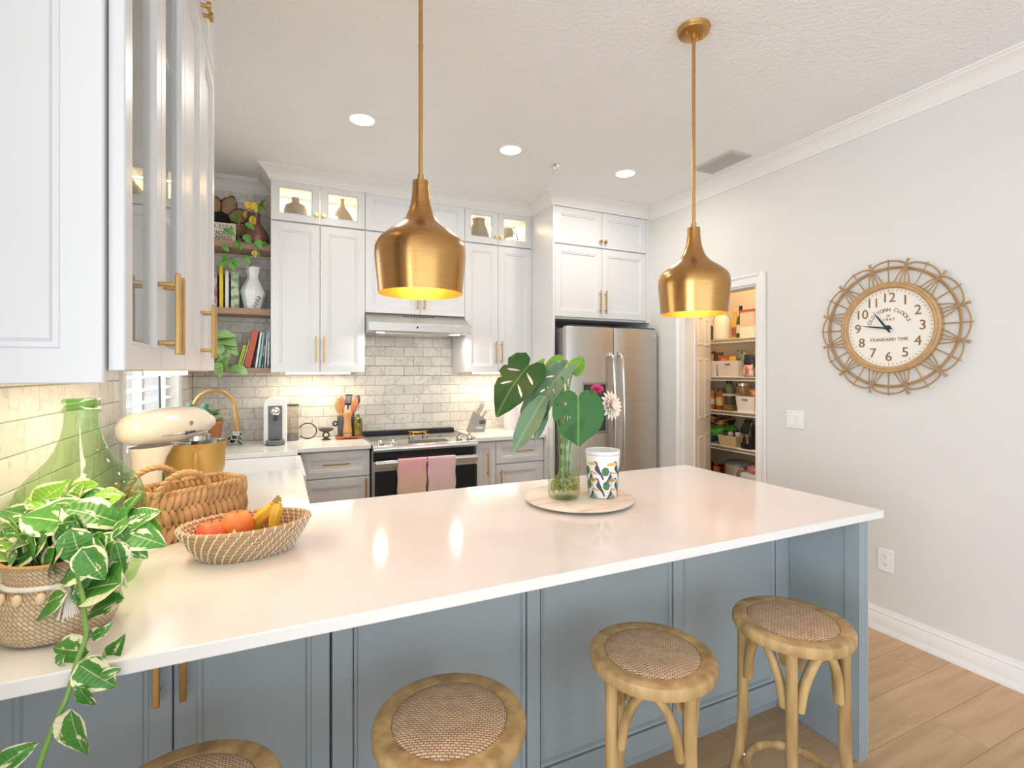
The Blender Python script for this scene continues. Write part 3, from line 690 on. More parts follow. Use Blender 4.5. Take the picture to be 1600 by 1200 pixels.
mb = MB(); mb.box(DXA+0.024, DXB-0.024, FY-0.0035, FY+0.0, DZA+0.024, DZB-0.10); mb.build('dispenser_niche', DARK, d1)
mb = MB(); mb.box(DXA+0.024, DXB-0.024, FY-0.005, FY, DZB-0.095, DZB-0.024); mb.build('dispenser_panel', BLACKG, d1)
for d, hx, s in ((d1, fs-0.045, -1), (d2, fs+0.045, 1)):
    pts = [(hx + s*0.0, FY-0.006, 1.585), (hx, FY-0.035, 1.56)]
    for i in range(11):
        u = i/10; pts.append((hx, FY-0.05-0.016*math.sin(PI*u), 1.53-0.86*u))
    pts += [(hx, FY-0.035, 0.64), (hx, FY-0.006, 0.615)]
    mb = MB(); mb.tube(pts, 0.0125, 12); mb.build('handle', STEELH, d, smooth=50)
    mb = MB(); mb.box(hx-0.016, hx+0.016, FY-0.012, FY+0.004, 1.56, 1.60); mb.build('handle_mount', STEELH, d, bevel=0.003)
mb = MB(); mb.lathe([(0.017, 0), (0.017, 0.002), (0.012, 0.003)], 24)
bd = MB(); bd.add([(2.957+a, FY+0.0115-c, 1.745+b) for a, b, c in mb.v], mb.f); bd.build('maker_badge', CHROME, d2, smooth=40)
# ---------------------------------------------------------------- bar stools
CANE = weavemat('woven cane seat', 'EFCDA6', '9A6A44', 82, 0.55, 0.8, R(45))
def leg_r(z): return 0.138 + (0.0 if z > 0.34 else 0.062 * ((0.34 - z) / 0.34) ** 1.7)
def make_stool(label, loc, rz):
    t = thing('bar_stool', label, 'stool', loc, rz, 'oak and cane bar stools along the peninsula')
    zs = 0.67
    m = MB(); m.shell([(0.126, zs-0.03), (0.126, zs-0.004), (0.129, zs), (0.160, zs+0.001), (0.167, zs-0.003), (0.170, zs-0.010), (0.170, zs-0.026), (0.166, zs-0.034), (0.130, zs-0.036), (0.126, zs-0.03)], 48)
    m.build('seat_ring', STOOLW, t, smooth=35)
    m = MB(); m.lathe([(0.128, zs-0.012), (0.1275, zs-0.002), (0.118, zs+0.003), (0.09, zs+0.007), (0.05, zs+0.009), (0.0001, zs+0.010)], 48); m.build('cane_seat', CANE, t, smooth=60)
    for k in range(4):
        a = PI/2*k; ca, sa = math.cos(a), math.sin(a); pts = []
        for i in range(15):
            z = zs-0.034 - (zs-0.034)*i/14; r = leg_r(z); pts.append((r*ca, r*sa, z))
        m = MB(); m.tube(pts, [0.0165]*4+[0.017]*7+[0.0185]*4, 12); m.build('leg', STOOLW, t, smooth=50)
    for k in range(4):
        a0 = PI/2*k; a1 = a0 + PI/2; pts = []
        for i in range(17):
            u = i/16; a = a0 + (a1-a0)*(0.10+0.80*u); ch = 0.128*math.cos(PI/4)/max(0.72, math.cos(a-(a0+a1)/2)) if True else 0
            r = 0.112 + 0.012*abs(2*u-1)
            z = 0.462 + 0.163*math.sin(PI*u)**0.62
            pts.append((r*math.cos(a), r*math.sin(a), z))
        m = MB(); m.tube(pts, 0.0125, 10, sq=1.25); m.build('arched_brace', STOOLW, t, smooth=50)
    m = MB(); zr = 0.185; rr = leg_r(zr) - 0.026
    m.tube([(rr*math.cos(2*PI*i/48), rr*math.sin(2*PI*i/48), zr) for i in range(48)], 0.0125, 10, closed=True, sq=1.2); m.build('foot_ring', STOOLW, t, smooth=60)
    m = MB()
    for k in range(4):
        a = PI/2*k; m.cyl(((rr+0.004)*math.cos(a), (rr+0.004)*math.sin(a), zr+0.016), ((rr+0.03)*math.cos(a), (rr+0.03)*math.sin(a), zr+0.016), 0.005, n=8)
    m.build('ring_bolts', STEELH, t)
    return t
s0 = make_stool('woven cane stool closest to the fluted end post of the peninsula', (1.447, 1.05, 0), R(216))
copy_tree(s0, (0.932, 1.092, 0), R(182), 'second woven cane stool from the fluted end post')
copy_tree(s0, (0.347, 1.075, 0), R(200), 'third woven cane stool from the end post, cut by the lower picture edge')
copy_tree(s0, (-0.160, 1.055, 0), R(225), 'leftmost woven cane stool, below the brass cabinet handles')

# ---------------------------------------------------------------- pendants
PPROF = [(0.134, 0.0), (0.1375, 0.04), (0.141, 0.075), (0.1455, 0.118), (0.1445, 0.145), (0.1395, 0.162), (0.130, 0.175), (0.104, 0.197), (0.075, 0.216), (0.059, 0.231), (0.048, 0.246), (0.039, 0.268), (0.0335, 0.285), (0.029, 0.31), (0.0268, 0.335), (0.026, 0.364)]
GOLDIN = mat('gold shade lining', 'DE9650', 0.5, 0.7, var=0.05, scale=10)
BULB = mat('warm bulb glass', 'FFD9A0', 0.3, emit=9, ecol='FFBE70', var=0.01)
def make_pendant(label, x, y, z0):
    t = thing('pendant_lamp', label, 'pendant lamp', (x, y, z0), 0, 'brass pendant lamps over the peninsula')
    m = MB(); m.shell(PPROF + [(0.001, 0.366)], 64); m.build('shade', BRASS, t, smooth=50)
    m = MB(); m.shell([(0.134, 0.0)] + [(r-0.0025, z+0.0015) for r, z in PPROF[1:12]] + [(0.001, 0.25)], 48); m.build('shade_lining', GOLDIN, t, smooth=50, noflip=True)
    m = MB(); m.cyl((0, 0, 0.364), (0, 0, 0.384), 0.011, n=16); m.cyl((0, 0, 0.384), (0, 0, ZC-z0-0.02), 0.0072, n=14); m.build('rod', BRASSD, t, smooth=40)
    m = MB(); m.cyl((0, 0, 0.80), (0, 0, 0.806), 0.0084, n=14); m.build('rod_joint', BRASSD, t, smooth=40)
    zt = ZC - z0
    m = MB(); m.lathe([(0.058, -0.022), (0.063, -0.020), (0.065, -0.014), (0.065, -0.006), (0.068, -0.001), (0.068, 0)], 40, (0, 0, zt)); m.cyl((0, 0, zt-0.045), (0, 0, zt-0.02), 0.011, n=14); cn = m.build('canopy', BRASSD, t, smooth=40)
    for s in (-1, 1):
        m = MB(); m.lathe([(0.0065, -0.034), (0.0075, -0.030), (0.0065, -0.022), (0.003, -0.02)], 12, (s*0.038, 0, zt)); m.build('canopy_screw', BRASSD, cn, smooth=40)
    m = MB(); m.lathe([(0.016, 0.19), (0.018, 0.235), (0.012, 0.26)], 16); m.build('bulb_socket', BLACKP, t)
    m = MB(); m.ball((0, 0, 0.15), 0.036, 16, 1.15); m.build('bulb', BULB, t, smooth=60)
    d = bpy.data.lights.new('pendant_light', 'POINT'); d.energy = 3.6; d.color = (1.0, 0.46, 0.17); d.shadow_soft_size = 0.03
    o = bpy.data.objects.new('pendant_light', d); COL.objects.link(o); o.location = (x, y, z0+0.085)
    return t
make_pendant('large brass pendant lamp hanging nearer the range hood, left of the pair', 0.418, 1.60, 1.690)
make_pendant('brass pendant lamp with visible ceiling canopy, right of the pair', 1.59, 1.60, 1.680)

# ---------------------------------------------------------------- ceiling fixtures
LENS = mat('downlight lens', 'FFF6E6', 0.4, emit=7, ecol='FFEBCB', var=0.01)
for x, lab in ((0.436, 'recessed ceiling downlight nearest the glass wall cabinet'), (1.373, 'middle recessed ceiling downlight between the pendants'), (2.295, 'recessed ceiling downlight in front of the refrigerator')):
    t = thing('downlight', lab, 'ceiling light', (x, 2.975, ZC), 0, 'recessed ceiling downlights')
    m = MB(); m.shell([(0.066, -0.002), (0.068, -0.006), (0.088, -0.005), (0.093, -0.001), (0.093, 0.0)], 40); m.build('trim_ring', WPLAST, t, smooth=40)
    m = MB(); m.lathe([(0.067, -0.001), (0.066, -0.004), (0.001, -0.0045)], 32); m.build('lens', LENS, t, smooth=40)
    d = bpy.data.lights.new('downlight_light', 'AREA'); d.shape = 'DISK'; d.size = 0.13; d.energy = 6.5; d.color = (1.0, 0.93, 0.82)
    o = bpy.data.objects.new('downlight_light', d); COL.objects.link(o); o.location = (x, 2.975, ZC-0.012)
t = thing('ceiling_vent', 'grey louvred air vent in the ceiling near the crown moulding', 'vent', (2.775, 2.54, ZC))
VENT = mat('vent grey metal', 'C6C3BF', 0.4, 0.2, var=0.03)
m = MB(); loops_rect(m, -0.10, 0.10, -0.175, 0.175, [(0, 0), (0.003, 0.008), (0.022, 0.010), (0.026, 0.004)], lambda a, d, z: (a, z, -d), back=0.0, centre=False); m.build('vent_frame', VENT, t)
m = MB(); m.box(-0.08, 0.08, -0.155, 0.155, -0.002, -0.0005); m.build('duct', BLACKP, t)
for i in range(7):
    x = -0.066 + i*0.022
    m = MB(); m.bar((x, -0.152, -0.006), (x, 0.152, -0.006), 0.016, 0.0016, (0.5, 0, 0.86)); m.build('slat', VENT, t)
t = thing('sprinkler_head', 'small chrome fire sprinkler on the ceiling between two downlights', 'sprinkler', (1.762, 3.074, ZC))
m = MB(); m.lathe([(0.036, 0), (0.036, -0.003), (0.018, -0.008)], 24); m.build('escutcheon', CHROME, t, smooth=40)
m = MB(); m.cyl((0, 0, -0.008), (0, 0, -0.022), 0.010, 0.007, 12); m.tube([(-0.010, 0, -0.02), (-0.014, 0, -0.03), (-0.004, 0, -0.045)], 0.0025, 6); m.tube([(0.010, 0, -0.02), (0.014, 0, -0.03), (0.004, 0, -0.045)], 0.0025, 6); m.build('sprinkler_frame', STEELH, t)
m = MB(); m.lathe([(0.017, -0.046), (0.017, -0.048), (0.004, -0.049)], 16); m.build('deflector', STEELH, t)

# ---------------------------------------------------------------- text helper
def text_mb(body, size, align='CENTER', extrude=0.0008, shear=0.0, bold=0.0):
    cu = bpy.data.curves.new('txt', 'FONT'); cu.body = body; cu.size = size; cu.align_x = align; cu.align_y = 'CENTER'; cu.extrude = extrude; cu.shear = shear
    cu.offset = bold; cu.resolution_u = 3
    ob = bpy.data.objects.new('txt', cu); COL.objects.link(ob)
    bpy.context.view_layer.update()
    me = bpy.data.meshes.new_from_object(ob.evaluated_get(bpy.context.evaluated_depsgraph_get()))
    vs = [tuple(v.co) for v in me.vertices]; fs = [tuple(p.vertices) for p in me.polygons]
    bpy.data.objects.remove(ob); bpy.data.curves.remove(cu); bpy.data.meshes.remove(me)
    return vs, fs

# ---------------------------------------------------------------- wall clock
CY, CZ = 1.617, 1.678
t = thing('wall_clock', 'round wall clock in a looped rattan frame', 'clock', (XR, CY, CZ))
def PC(p, q, d): return (-d, -p, q)
def lathe_c(prof, n=64, centre=None):
    mb = MB(); mb.lathe(prof, n); o = MB(); o.add([PC(x, y, z) for x, y, z in mb.v], mb.f); return o
CLW = mat('clock frame wood', 'C29C6E', 0.5, var=0.15, scale=20)
FACE = mat('clock face paper', 'F0E9DF', 0.55, var=0.02, scale=4)
INK = mat('brown print', '8A6238', 0.6, var=0.05)
DIALK = mat('dark print', '4A3A2A', 0.6, var=0.05)
m = MB(); sm = MB(); sm.shell([(0.212, 0.012), (0.216, 0.030), (0.224, 0.036), (0.232, 0.032), (0.238, 0.036), (0.246, 0.030), (0.248, 0.0), (0.212, 0.0), (0.212, 0.012)], 72)
m.add([PC(*v) for v in sm.v], sm.f); m.build('clock_frame', CLW, t, smooth=40)
lathe_c([(0.213, 0.004), (0.213, 0.014), (0.001, 0.0145)]).build('clock_face', FACE, t, smooth=20)
m = MB()
for h in range(1, 13):
    a = PI/2 - 2*PI*h/12; vs, fs = text_mb(str(h), 0.072)
    cx, cy = 0.160*math.cos(a), 0.160*math.sin(a)
    m.add([PC(x+cx, y+cy, z+0.0155) for x, y, z in vs], fs)
stuff(m.build('numerals', INK, t))
m = MB()
for i in range(60):
    a = 2*PI*i/60; r0 = 0.196 if i % 5 else 0.192
    m.add([PC((r)*math.cos(a)-w*math.sin(a), (r)*math.sin(a)+w*math.cos(a), 0.0158) for r, w in ((r0, -0.0011), (0.205, -0.0011), (0.205, 0.0011), (r0, 0.0011))], [(0, 1, 2, 3)])
stuff(m.build('minute_marks', DIALK, t))
m = MB(); txt = 'OLD TOWN CLOCKS'
for i, ch in enumerate(txt):
    if ch == ' ': continue
    a = PI/2 - (i - (len(txt)-1)/2) * R(9.6); vs, fs = text_mb(ch, 0.027); rr = 0.104; b = a - PI/2
    m.add([PC(rr*math.cos(a) + x*math.cos(b) - y*math.sin(b), -0.008 + rr*math.sin(a) + x*math.sin(b) + y*math.cos(b), z+0.0155) for x, y, z in vs], fs)
for s, sz, q in (('EST', 0.013, 0.064), ('1 8 6 3', 0.021, 0.044), ('STANDARD TIME', 0.0245, -0.066)):
    vs, fs = text_mb(s, sz); m.add([PC(x, y+q, z+0.0155) for x, y, z in vs], fs)
stuff(m.build('dial_lettering', INK, t))
HANDM = mat('clock hand blued steel', '24343C', 0.3, 0.6, var=0.05)
def hand(p, q, w, d, nm):
    L_ = math.hypot(p, q); ux, uy = p/L_, q/L_
    pts = [(-0.03, -w*0.6), (-0.03, w*0.6), (0, w), (L_*0.6, w*0.75), (L_, 0), (L_*0.6, -w*0.75), (0, -w)]
    mb = MB(); mb.prism([(a*ux-b*uy, a*uy+b*ux) for a, b in pts], d, d+0.0015, lambda a, b, h: PC(a-0.008, b-0.004, h)); mb.build(nm, HANDM, t)
hand(-0.070, 0.098, 0.0055, 0.020, 'hour_hand'); hand(-0.140, 0.024, 0.0045, 0.023, 'minute_hand')
lathe_c([(0.012, 0.014), (0.012, 0.026), (0.006, 0.028)], 20).build('hand_hub', HANDM, t)
m = MB()
for r, d in ((0.318, 0.014), (0.326, 0.020)):
    m.tube([PC(r*math.cos(2*PI*i/72), r*math.sin(2*PI*i/72), d) for i in range(72)], 0.0042, 6, closed=True)
m.build('rattan_ring', RATTAN, t, smooth=60)
for k in range(12):
    a = R(75) + 2*PI*k/12
    def pol(r, b, d): return PC(r*math.cos(b), r*math.sin(b), d)
    m = MB()
    for off in (-0.16, -0.05, 0.05, 0.16):
        m.tube([pol(0.242, a+off, 0.016), pol(0.30, a+off*0.35, 0.020), pol(0.328, a+off*0.05, 0.024), pol(0.372, a-off*0.28, 0.016)] if abs(off) < 0.1 else [pol(0.242, a+off, 0.016), pol(0.29, a+off*0.5, 0.02), pol(0.335, a, 0.026)], 0.0032, 6)
    m.build('rattan_fan', RATTAN, t, smooth=60)
    pts = []
    for i in range(13):
        u = i/12; b = a + 2*PI/12*u; r = 0.332 + 0.029*math.sin(PI*u)**0.45; pts.append(pol(r, b, 0.018))
    m = MB(); m.tube(pts, 0.0042, 6); m.build('rattan_loop', RATTAN, t, smooth=60)
    b = a + PI/12
    m = MB(); m.tube([pol(0.244, b, 0.014), pol(0.372, b, 0.018)], 0.0034, 6); m.build('rattan_spoke', RATTAN, t, smooth=60)

# ---------------------------------------------------------------- switch and outlet
t = thing('light_switch', 'white double rocker light switch right of the pantry doorway', 'light switch', (XR, 2.172, 1.127))
m = MB(); m.prism([(-0.060, -0.058), (0.060, -0.058), (0.060, 0.058), (-0.060, 0.058)], 0.0, 0.006, PC); pl = m.build('cover_plate', WPLAST, t, bevel=0.003)
for p in (-0.024, 0.024):
    m = MB(); m.prism([(p-0.016, -0.033), (p+0.016, -0.033), (p+0.016, 0.033), (p-0.016, 0.033)], 0.005, 0.0095, PC); m.build('rocker', WPLAST, t, bevel=0.0015)
    for q in (-0.048, 0.048):
        mb = MB(); mb.lathe([(0.003, 0.0055), (0.003, 0.007), (0.001, 0.0072)], 10, (p, q, 0)); m = MB(); m.add([PC(*v) for v in mb.v], mb.f); m.build('screw', VENT, t)
t = thing('wall_outlet', 'white duplex power outlet low on the right wall', 'outlet', (XR, 1.639, 0.400))
m = MB(); m.prism([(-0.040, -0.062), (0.040, -0.062), (0.040, 0.062), (-0.040, 0.062)], 0.0, 0.006, PC); m.build('cover_plate', WPLAST, t, bevel=0.003)
for q in (-0.022, 0.022):
    m = MB(); m.prism([(0.017*math.cos(a)*1.0, q+0.0165*max(-0.82, min(0.82, math.sin(a)))) for a in [2*PI*i/20 for i in range(20)]], 0.005, 0.008, PC); rc = m.build('receptacle', WPLAST, t)
    for p, h in ((-0.006, 0.009), (0.006, 0.007)):
        m = MB(); m.prism([(p-0.0012, q+0.001), (p+0.0012, q+0.001), (p+0.0012, q+0.001+h), (p-0.0012, q+0.001+h)], 0.0078, 0.0084, PC); m.build('slot', DARK, rc)
    mb = MB(); mb.lathe([(0.0026, 0.0078), (0.0026, 0.0084)], 10, (0, q-0.007, 0)); m = MB(); m.add([PC(*v) for v in mb.v], mb.f); m.build('slot', DARK, rc)

# ---------------------------------------------------------------- floating shelves
for z0, z1, lab in ((2.315, 2.362, 'top wooden floating shelf carrying the sign and amber vase'), (1.845, 1.890, 'middle wooden floating shelf carrying the white vase'), (1.428, 1.464, 'lowest wooden floating shelf carrying leaning books')):
    m = MB(); m.box(XL+0.008, -0.052, 4.05, YB-0.009, z0, z1); o = m.build('floating_shelf', WOODSH, bevel=0.003); tag(o, lab, 'shelf', 'wooden shelves in the back corner')
# ---------------------------------------------------------------- plant helpers
FWD = Vector((sn, cs, 0)); RGT = Vector((cs, -sn, 0)); UP = Vector((0, 0, 1))
def view_pt(u, v, t):
    """a point of the place, from its bearing and its own distance t"""
    return Vector((0, 0, CAM_H)) + FWD*t + RGT*((u-800)/FPX*t) + UP*((V0-v)/FPX*t)
def on_y(u, v, y):
    d = FWD + RGT*((u-800)/FPX) + UP*((V0-v)/FPX); return Vector((0, 0, CAM_H)) + d*(y/d.y)
def leaf_mesh(name, wid=0.36, p=0.72, droop=0.25, fold=0.25, q=0.85, nu=6, nv=9, wave=0.02):
    vs, fs, uv = [], [], []
    for j in range(nv+1):
        v = j/nv; w = wid*max(0.0, math.sin(PI*v**p))**q + 0.002
        for i in range(nu+1):
            u = i/nu*2-1; x = u*w
            z = -droop*v*v + fold*abs(x)*(1-0.3*v) + wave*math.sin(v*9+u*3)*abs(u)
            y = v - 0.10*abs(u)**2*(1-v)*(1 if v < 0.4 else 0.6)
            vs.append((x, y, z)); uv.append((i/nu, v))
    for j in range(nv):
        for i in range(nu): a = j*(nu+1)+i; fs.append((a, a+1, a+nu+2, a+nu+1))
    me = bpy.data.meshes.new(name); me.from_pydata(vs, [], fs)
    ul = me.uv_layers.new(name='UVMap')
    for l in me.loops: ul.data[l.index].uv = uv[l.vertex_index]
    for pl in me.polygons: pl.use_smooth = True
    return me
def in_poly(x, y, P):
    c = False; j = len(P)-1
    for i in range(len(P)):
        if (P[i][1] > y) != (P[j][1] > y) and x < (P[j][0]-P[i][0])*(y-P[i][1])/(P[j][1]-P[i][1])+P[i][0]: c = not c
        j = i
    return c
def cut_leaf(name, outline, holes, droop=0.3, fold=0.25, step=0.08):
    pts = []; edges = []
    def ring(P):
        s = len(pts)
        for i, a in enumerate(P):
            b = P[(i+1) % len(P)]; k = max(1, int(math.dist(a, b)/0.07))
            for q in range(k): pts.append(Vector((a[0]+(b[0]-a[0])*q/k, a[1]+(b[1]-a[1])*q/k)))
        e = len(pts)
        for i in range(s, e): edges.append((i, i+1 if i+1 < e else s))
    ring(outline)
    for h in holes: ring(h)
    y = -0.1
    while y < 1.05:
        x = -0.6
        while x < 0.6:
            if in_poly(x, y, outline) and not any(in_poly(x, y, h) for h in holes): pts.append(Vector((x+0.001, y+0.0013)))
            x += step
        y += step
    r = geometry.delaunay_2d_cdt(pts, edges, [], 0, 1e-5)
    V, F = r[0], r[2]; keep = []
    for f in F:
        cx = sum(V[i].x for i in f)/len(f); cy = sum(V[i].y for i in f)/len(f)
        if in_poly(cx, cy, outline) and not any(in_poly(cx, cy, h) for h in holes): keep.append(tuple(f))
    vs = [(v.x, v.y, -droop*max(0, v.y-0.15)**2 + fold*abs(v.x)**1.3 - 0.25*v.x*v.x) for v in V]
    me = bpy.data.meshes.new(name); me.from_pydata(vs, [], keep)
    ul = me.uv_layers.new(name='UVMap')
    for l in me.loops: c = vs[l.vertex_index]; ul.data[l.index].uv = (c[0]+0.5, c[1])
    for pl in me.polygons: pl.use_smooth = True
    return me
def put_leaf(parent, me, material, base, d, nrm, L, name='leaf', wscale=1.0):
    d = Vector(d).normalized(); nrm = Vector(nrm); nrm = (nrm - d*nrm.dot(d)).normalized(); x = d.cross(nrm)
    o = bpy.data.objects.new(name, me); COL.objects.link(o)
    if not me.materials: me.materials.append(material)
    o.parent = parent
    Mx = Matrix((x, d, nrm)).transposed()
    o.location = Vector(base) - Vector(parent.location); o.rotation_euler = Mx.to_euler(); o.scale = (L*wscale, L, L)
    return o
def stem(parent, pts, r, material, name='stem', n=6):
    l = Vector(parent.location); m = MB(); m.tube([Vector(p)-l for p in smooth_path(pts)], r, n); return m.build(name, material, parent, smooth=60)
def smooth_path(pts, k=5):
    pts = [Vector(p) for p in pts]
    if len(pts) < 3: return pts
    out = []
    for i in range(len(pts)-1):
        p0 = pts[max(0, i-1)]; p1 = pts[i]; p2 = pts[i+1]; p3 = pts[min(len(pts)-1, i+2)]
        for j in range(k):
            t = j/k; out.append(0.5*((2*p1) + (p2-p0)*t + (2*p0-5*p1+4*p2-p3)*t*t + (3*p1-p0-3*p2+p3)*t**3))
    out.append(pts[-1]); return out
def cyl_uv(o, rad, cx=0, cy=0):
    me = o.data; ul = me.uv_layers.new(name='UVMap')
    for p in me.polygons:
        an = [math.atan2(me.vertices[v].co.y-cy, me.vertices[v].co.x-cx) for v in p.vertices]
        for k, li in enumerate(p.loop_indices):
            a = an[k]
            if max(an)-min(an) > PI and a < 0: a += 2*PI
            ul.data[li].uv = (a*rad, me.vertices[p.vertices[k]].co.z)
def spindle(mb, p0, p1, r, n=6, k=5, sq=1.0):
    p0 = Vector(p0); p1 = Vector(p1)
    mb.tube([p0.lerp(p1, i/(k-1)) for i in range(k)], [r*(0.25+0.75*math.sin(PI*(0.08+0.84*i/(k-1)))) for i in range(k)], n, sq=sq)

POTHOS = leafmat('variegated leaf', '4F8F35', '2F6E2C', 'F1EEC4', 0.36)
POTHOSP = leafmat('bright variegated leaf', '86B83A', '5B9A33', 'F2F0B8', 0.33)
GREENL = leafmat('plain green leaf', '5FA33C', '3D7F2E', 'C9DE8A', 0.10)
YELL = leafmat('yellowing leaf', 'EFC04A', 'D9A53A', 'F4DD8C', 0.2)
PALEG = leafmat('pale green leaf', '98C078', '74A65A', 'CFE39A', 0.15)
MONST = leafmat('monstera leaf', '2E6428', '204E20', '6FA85A', 0.02, 0.55, 0.03)
MONSTL = leafmat('young monstera leaf', '83B53A', '5F9A33', 'B6D36A', 0.05, 0.45, 0.03)
MONSTG = leafmat('monstera leaf underside', '6D9370', '557D5B', '93B08C', 0.05, 0.5, 0.03)
STEMG = mat('green stem', '7BA650', 0.45, var=0.15, scale=20)
STEMD = mat('brown green stem', '6F7F4A', 0.5, var=0.2, scale=20)
LF = [leaf_mesh('leaf_a'), leaf_mesh('leaf_b', 0.40, 0.66, 0.15, 0.30), leaf_mesh('leaf_c', 0.33, 0.78, 0.35, 0.15, wave=0.04)]
def leaf_set(material, tag_): 
    out = []
    for me in LF: c = me.copy(); c.materials.clear(); c.materials.append(material); c.name = tag_; out.append(c)
    return out
L_POT, L_POTP, L_GRN, L_YEL, L_PALE = [leaf_set(mm, 'leaf') for mm in (POTHOS, POTHOSP, GREENL, YELL, PALEG)]
def img_dir(deg, fw=0.0): return RGT*math.cos(R(deg)) + UP*math.sin(R(deg)) + FWD*fw
def img_leaf(parent, u, v, t, deg, px, meshes, k=0, tilt=None, fw=0.0, name='leaf'):
    """leaf centred at a bearing, blade pointing deg (0 right, 90 up) across the view, px long at its distance"""
    L_ = px*t/FPX; d = img_dir(deg, fw).normalized(); c = view_pt(u, v, t)
    nrm = -FWD*0.75 + UP*0.7 if tilt is None else tilt
    return put_leaf(parent, meshes[k % 3], None, c - d*L_*0.5, d, nrm, L_, name)

# ---------------------------------------------------------------- shelf ornaments
ZS1, ZS2, ZS3 = 2.362, 1.890, 1.464
t = thing('woven_flower', 'large woven seagrass flower leaning on the tiles of the top shelf', 'decoration', (-0.385, 4.262, ZS1))
SEAG = weavemat('seagrass weave', 'EBC398', '3A2416', 48, 0.7, 0.6, 0, squash=1.3, coord='UV'); DSEA = mat('dark seagrass', '2E241E', 0.8, var=0.4, scale=60, bump=0.5, bscale=80); EDG = mat('dark raffia edge', '54331F', 0.7, var=0.2)
fc = Vector((0, -0.01, 0.185))
for k in range(8):
    a = R(22) + 2*PI*k/8; L_ = 0.155; vs = []; fs = []; uvs = []
    nu, nv = 6, 8
    for j in range(nv+1):
        v = j/nv; w = 0.062*(math.sin(PI*(0.12+0.80*v)))**0.8*(0.55+0.6*v)
        for i in range(nu+1):
            u = i/nu*2-1; rr = 0.05 + L_*v - 0.02*u*u*v; x = u*w
            px_, pz_ = rr*math.cos(a) - x*math.sin(a), rr*math.sin(a) + x*math.cos(a)
            vs.append((fc.x+px_, fc.y - 0.012*(1-u*u) + 0.006*(k % 2), fc.z+pz_)); uvs.append((x, rr))
    for j in range(nv):
        for i in range(nu): b = j*(nu+1)+i; fs.append((b, b+1, b+nu+2, b+nu+1))
    m = MB(); m.add(vs, fs); o = m.build('petal', SEAG, t, smooth=60)
    sd = o.modifiers.new('thick', 'SOLIDIFY'); sd.thickness = 0.004
    ul = o.data.uv_layers.new(name='UVMap')
    for l in o.data.loops: ul.data[l.index].uv = uvs[l.vertex_index]
    rim = [vs[j*(nu+1)] for j in range(nv+1)] + [vs[nv*(nu+1)+i] for i in range(1, nu)] + [vs[j*(nu+1)+nu] for j in range(nv, -1, -1)]
    m = MB(); m.tube(rim, 0.0035, 6); m.build('petal_edge', EDG, o, smooth=60)
m = MB()
for q in range(5):
    r = 0.012 + q*0.0115; m.tube([(fc.x+r*math.cos(2*PI*i/28), fc.y-0.022+0.002*q, fc.z+r*math.sin(2*PI*i/28)) for i in range(28)], 0.0062, 6, closed=True)
m.build('flower_centre', DSEA, t, smooth=60)

t = thing('wooden_sign', 'small white lettered block sign on the top shelf', 'sign', (-0.42, 4.12, ZS1))
SIGNW = mat('whitewashed wood', 'E5DCCF', 0.7, var=0.06, scale=10)
m = MB(); m.box(-0.14, 0.142, -0.012, 0.012, 0, 0.135); m.build('block', SIGNW, t, bevel=0.002)
m = MB()
for s, sz, z, sh in (('MI CASA ESTA', 0.042, 0.105, 0), ('cocina', 0.058, 0.066, 0.35), ('VAMOS', 0.040, 0.026, 0)):
    vs, fs = text_mb(s, sz, 'RIGHT', shear=sh); m.add([(x+(0.128 if sh == 0 and len(s) != 5 else 0.118), -0.0123-zz, y+z) for x, y, zz in vs], fs)
# only the line ends show past the cabinet; trim the lettering to the block
m2 = MB(); keep = [f for f in m.f if all(m.v[i][0] > -0.132 for i in f)]; m2.v = m.v; m2.f = keep
stuff(m2.build('sign_lettering', mat('grey ink', '5A5550', 0.6, var=0.05), t))

AMBER = glassmat('amber glass', (0.62, 0.40, 0.33), 0.05, ior=1.6)
AMBERS = mat('amber ceramic glass', '8A5A4A', 0.10, col2='6A4032', scale=5, spec=0.8)
t = thing('amber_vase', 'brown glass bottle vase holding a trailing vine on the top shelf', 'vase', (-0.150, 4.15, ZS1))
m = MB(); m.lathe([(0.060, 0), (0.082, 0.010), (0.090, 0.035), (0.088, 0.065), (0.074, 0.105), (0.050, 0.140), (0.032, 0.165), (0.027, 0.19), (0.028, 0.225), (0.031, 0.24), (0.024, 0.24), (0.021, 0.2)], 40); m.build('vase_body', AMBERS, t, smooth=60)
t2 = thing('trailing_vine', 'vine with green and yellow leaves trailing from the amber vase', 'plant', (-0.150, 4.15, ZS1+0.20))
def shelf_leaf(u, v, deg, px, ms, k, y=4.03):
    p = on_y(u, v, y); tt = (p - Vector((0, 0, CAM_H))).dot(FWD); return img_leaf(t2, u, v, tt, deg, px, ms, k)
for i, (u, v, dg, px, ms) in enumerate(((388, 322, -80, 13, L_YEL), (397, 324, -60, 15, L_YEL), (410, 314, 60, 12, L_GRN), (412, 322, -20, 12, L_YEL), (405, 326, -100, 12, L_GRN), (382, 335, -110, 12, L_YEL), (395, 346, -85, 15, L_YEL),
     (369, 339, 70, 14, L_GRN), (373, 346, -120, 11, L_YEL), (391, 353, -30, 14, L_GRN), (387, 374, -60, 15, L_GRN), (359, 361, -25, 17, L_GRN), (373, 383, -50, 15, L_GRN), (405, 382, -70, 14, L_GRN), (414, 380, -20, 10, L_GRN), (353, 388, -40, 12, L_GRN), (398, 397, -80, 10, L_YEL), (402, 396, -30, 10, L_GRN),
     (354, 404, -35, 14, L_GRN), (348, 412, -60, 12, L_GRN), (363, 416, -60, 14, L_GRN), (370, 411, -30, 12, L_GRN), (387, 407, -40, 11, L_GRN))):
    shelf_leaf(u, v, dg, px, ms, i, 4.03 if v > 350 else 4.10)
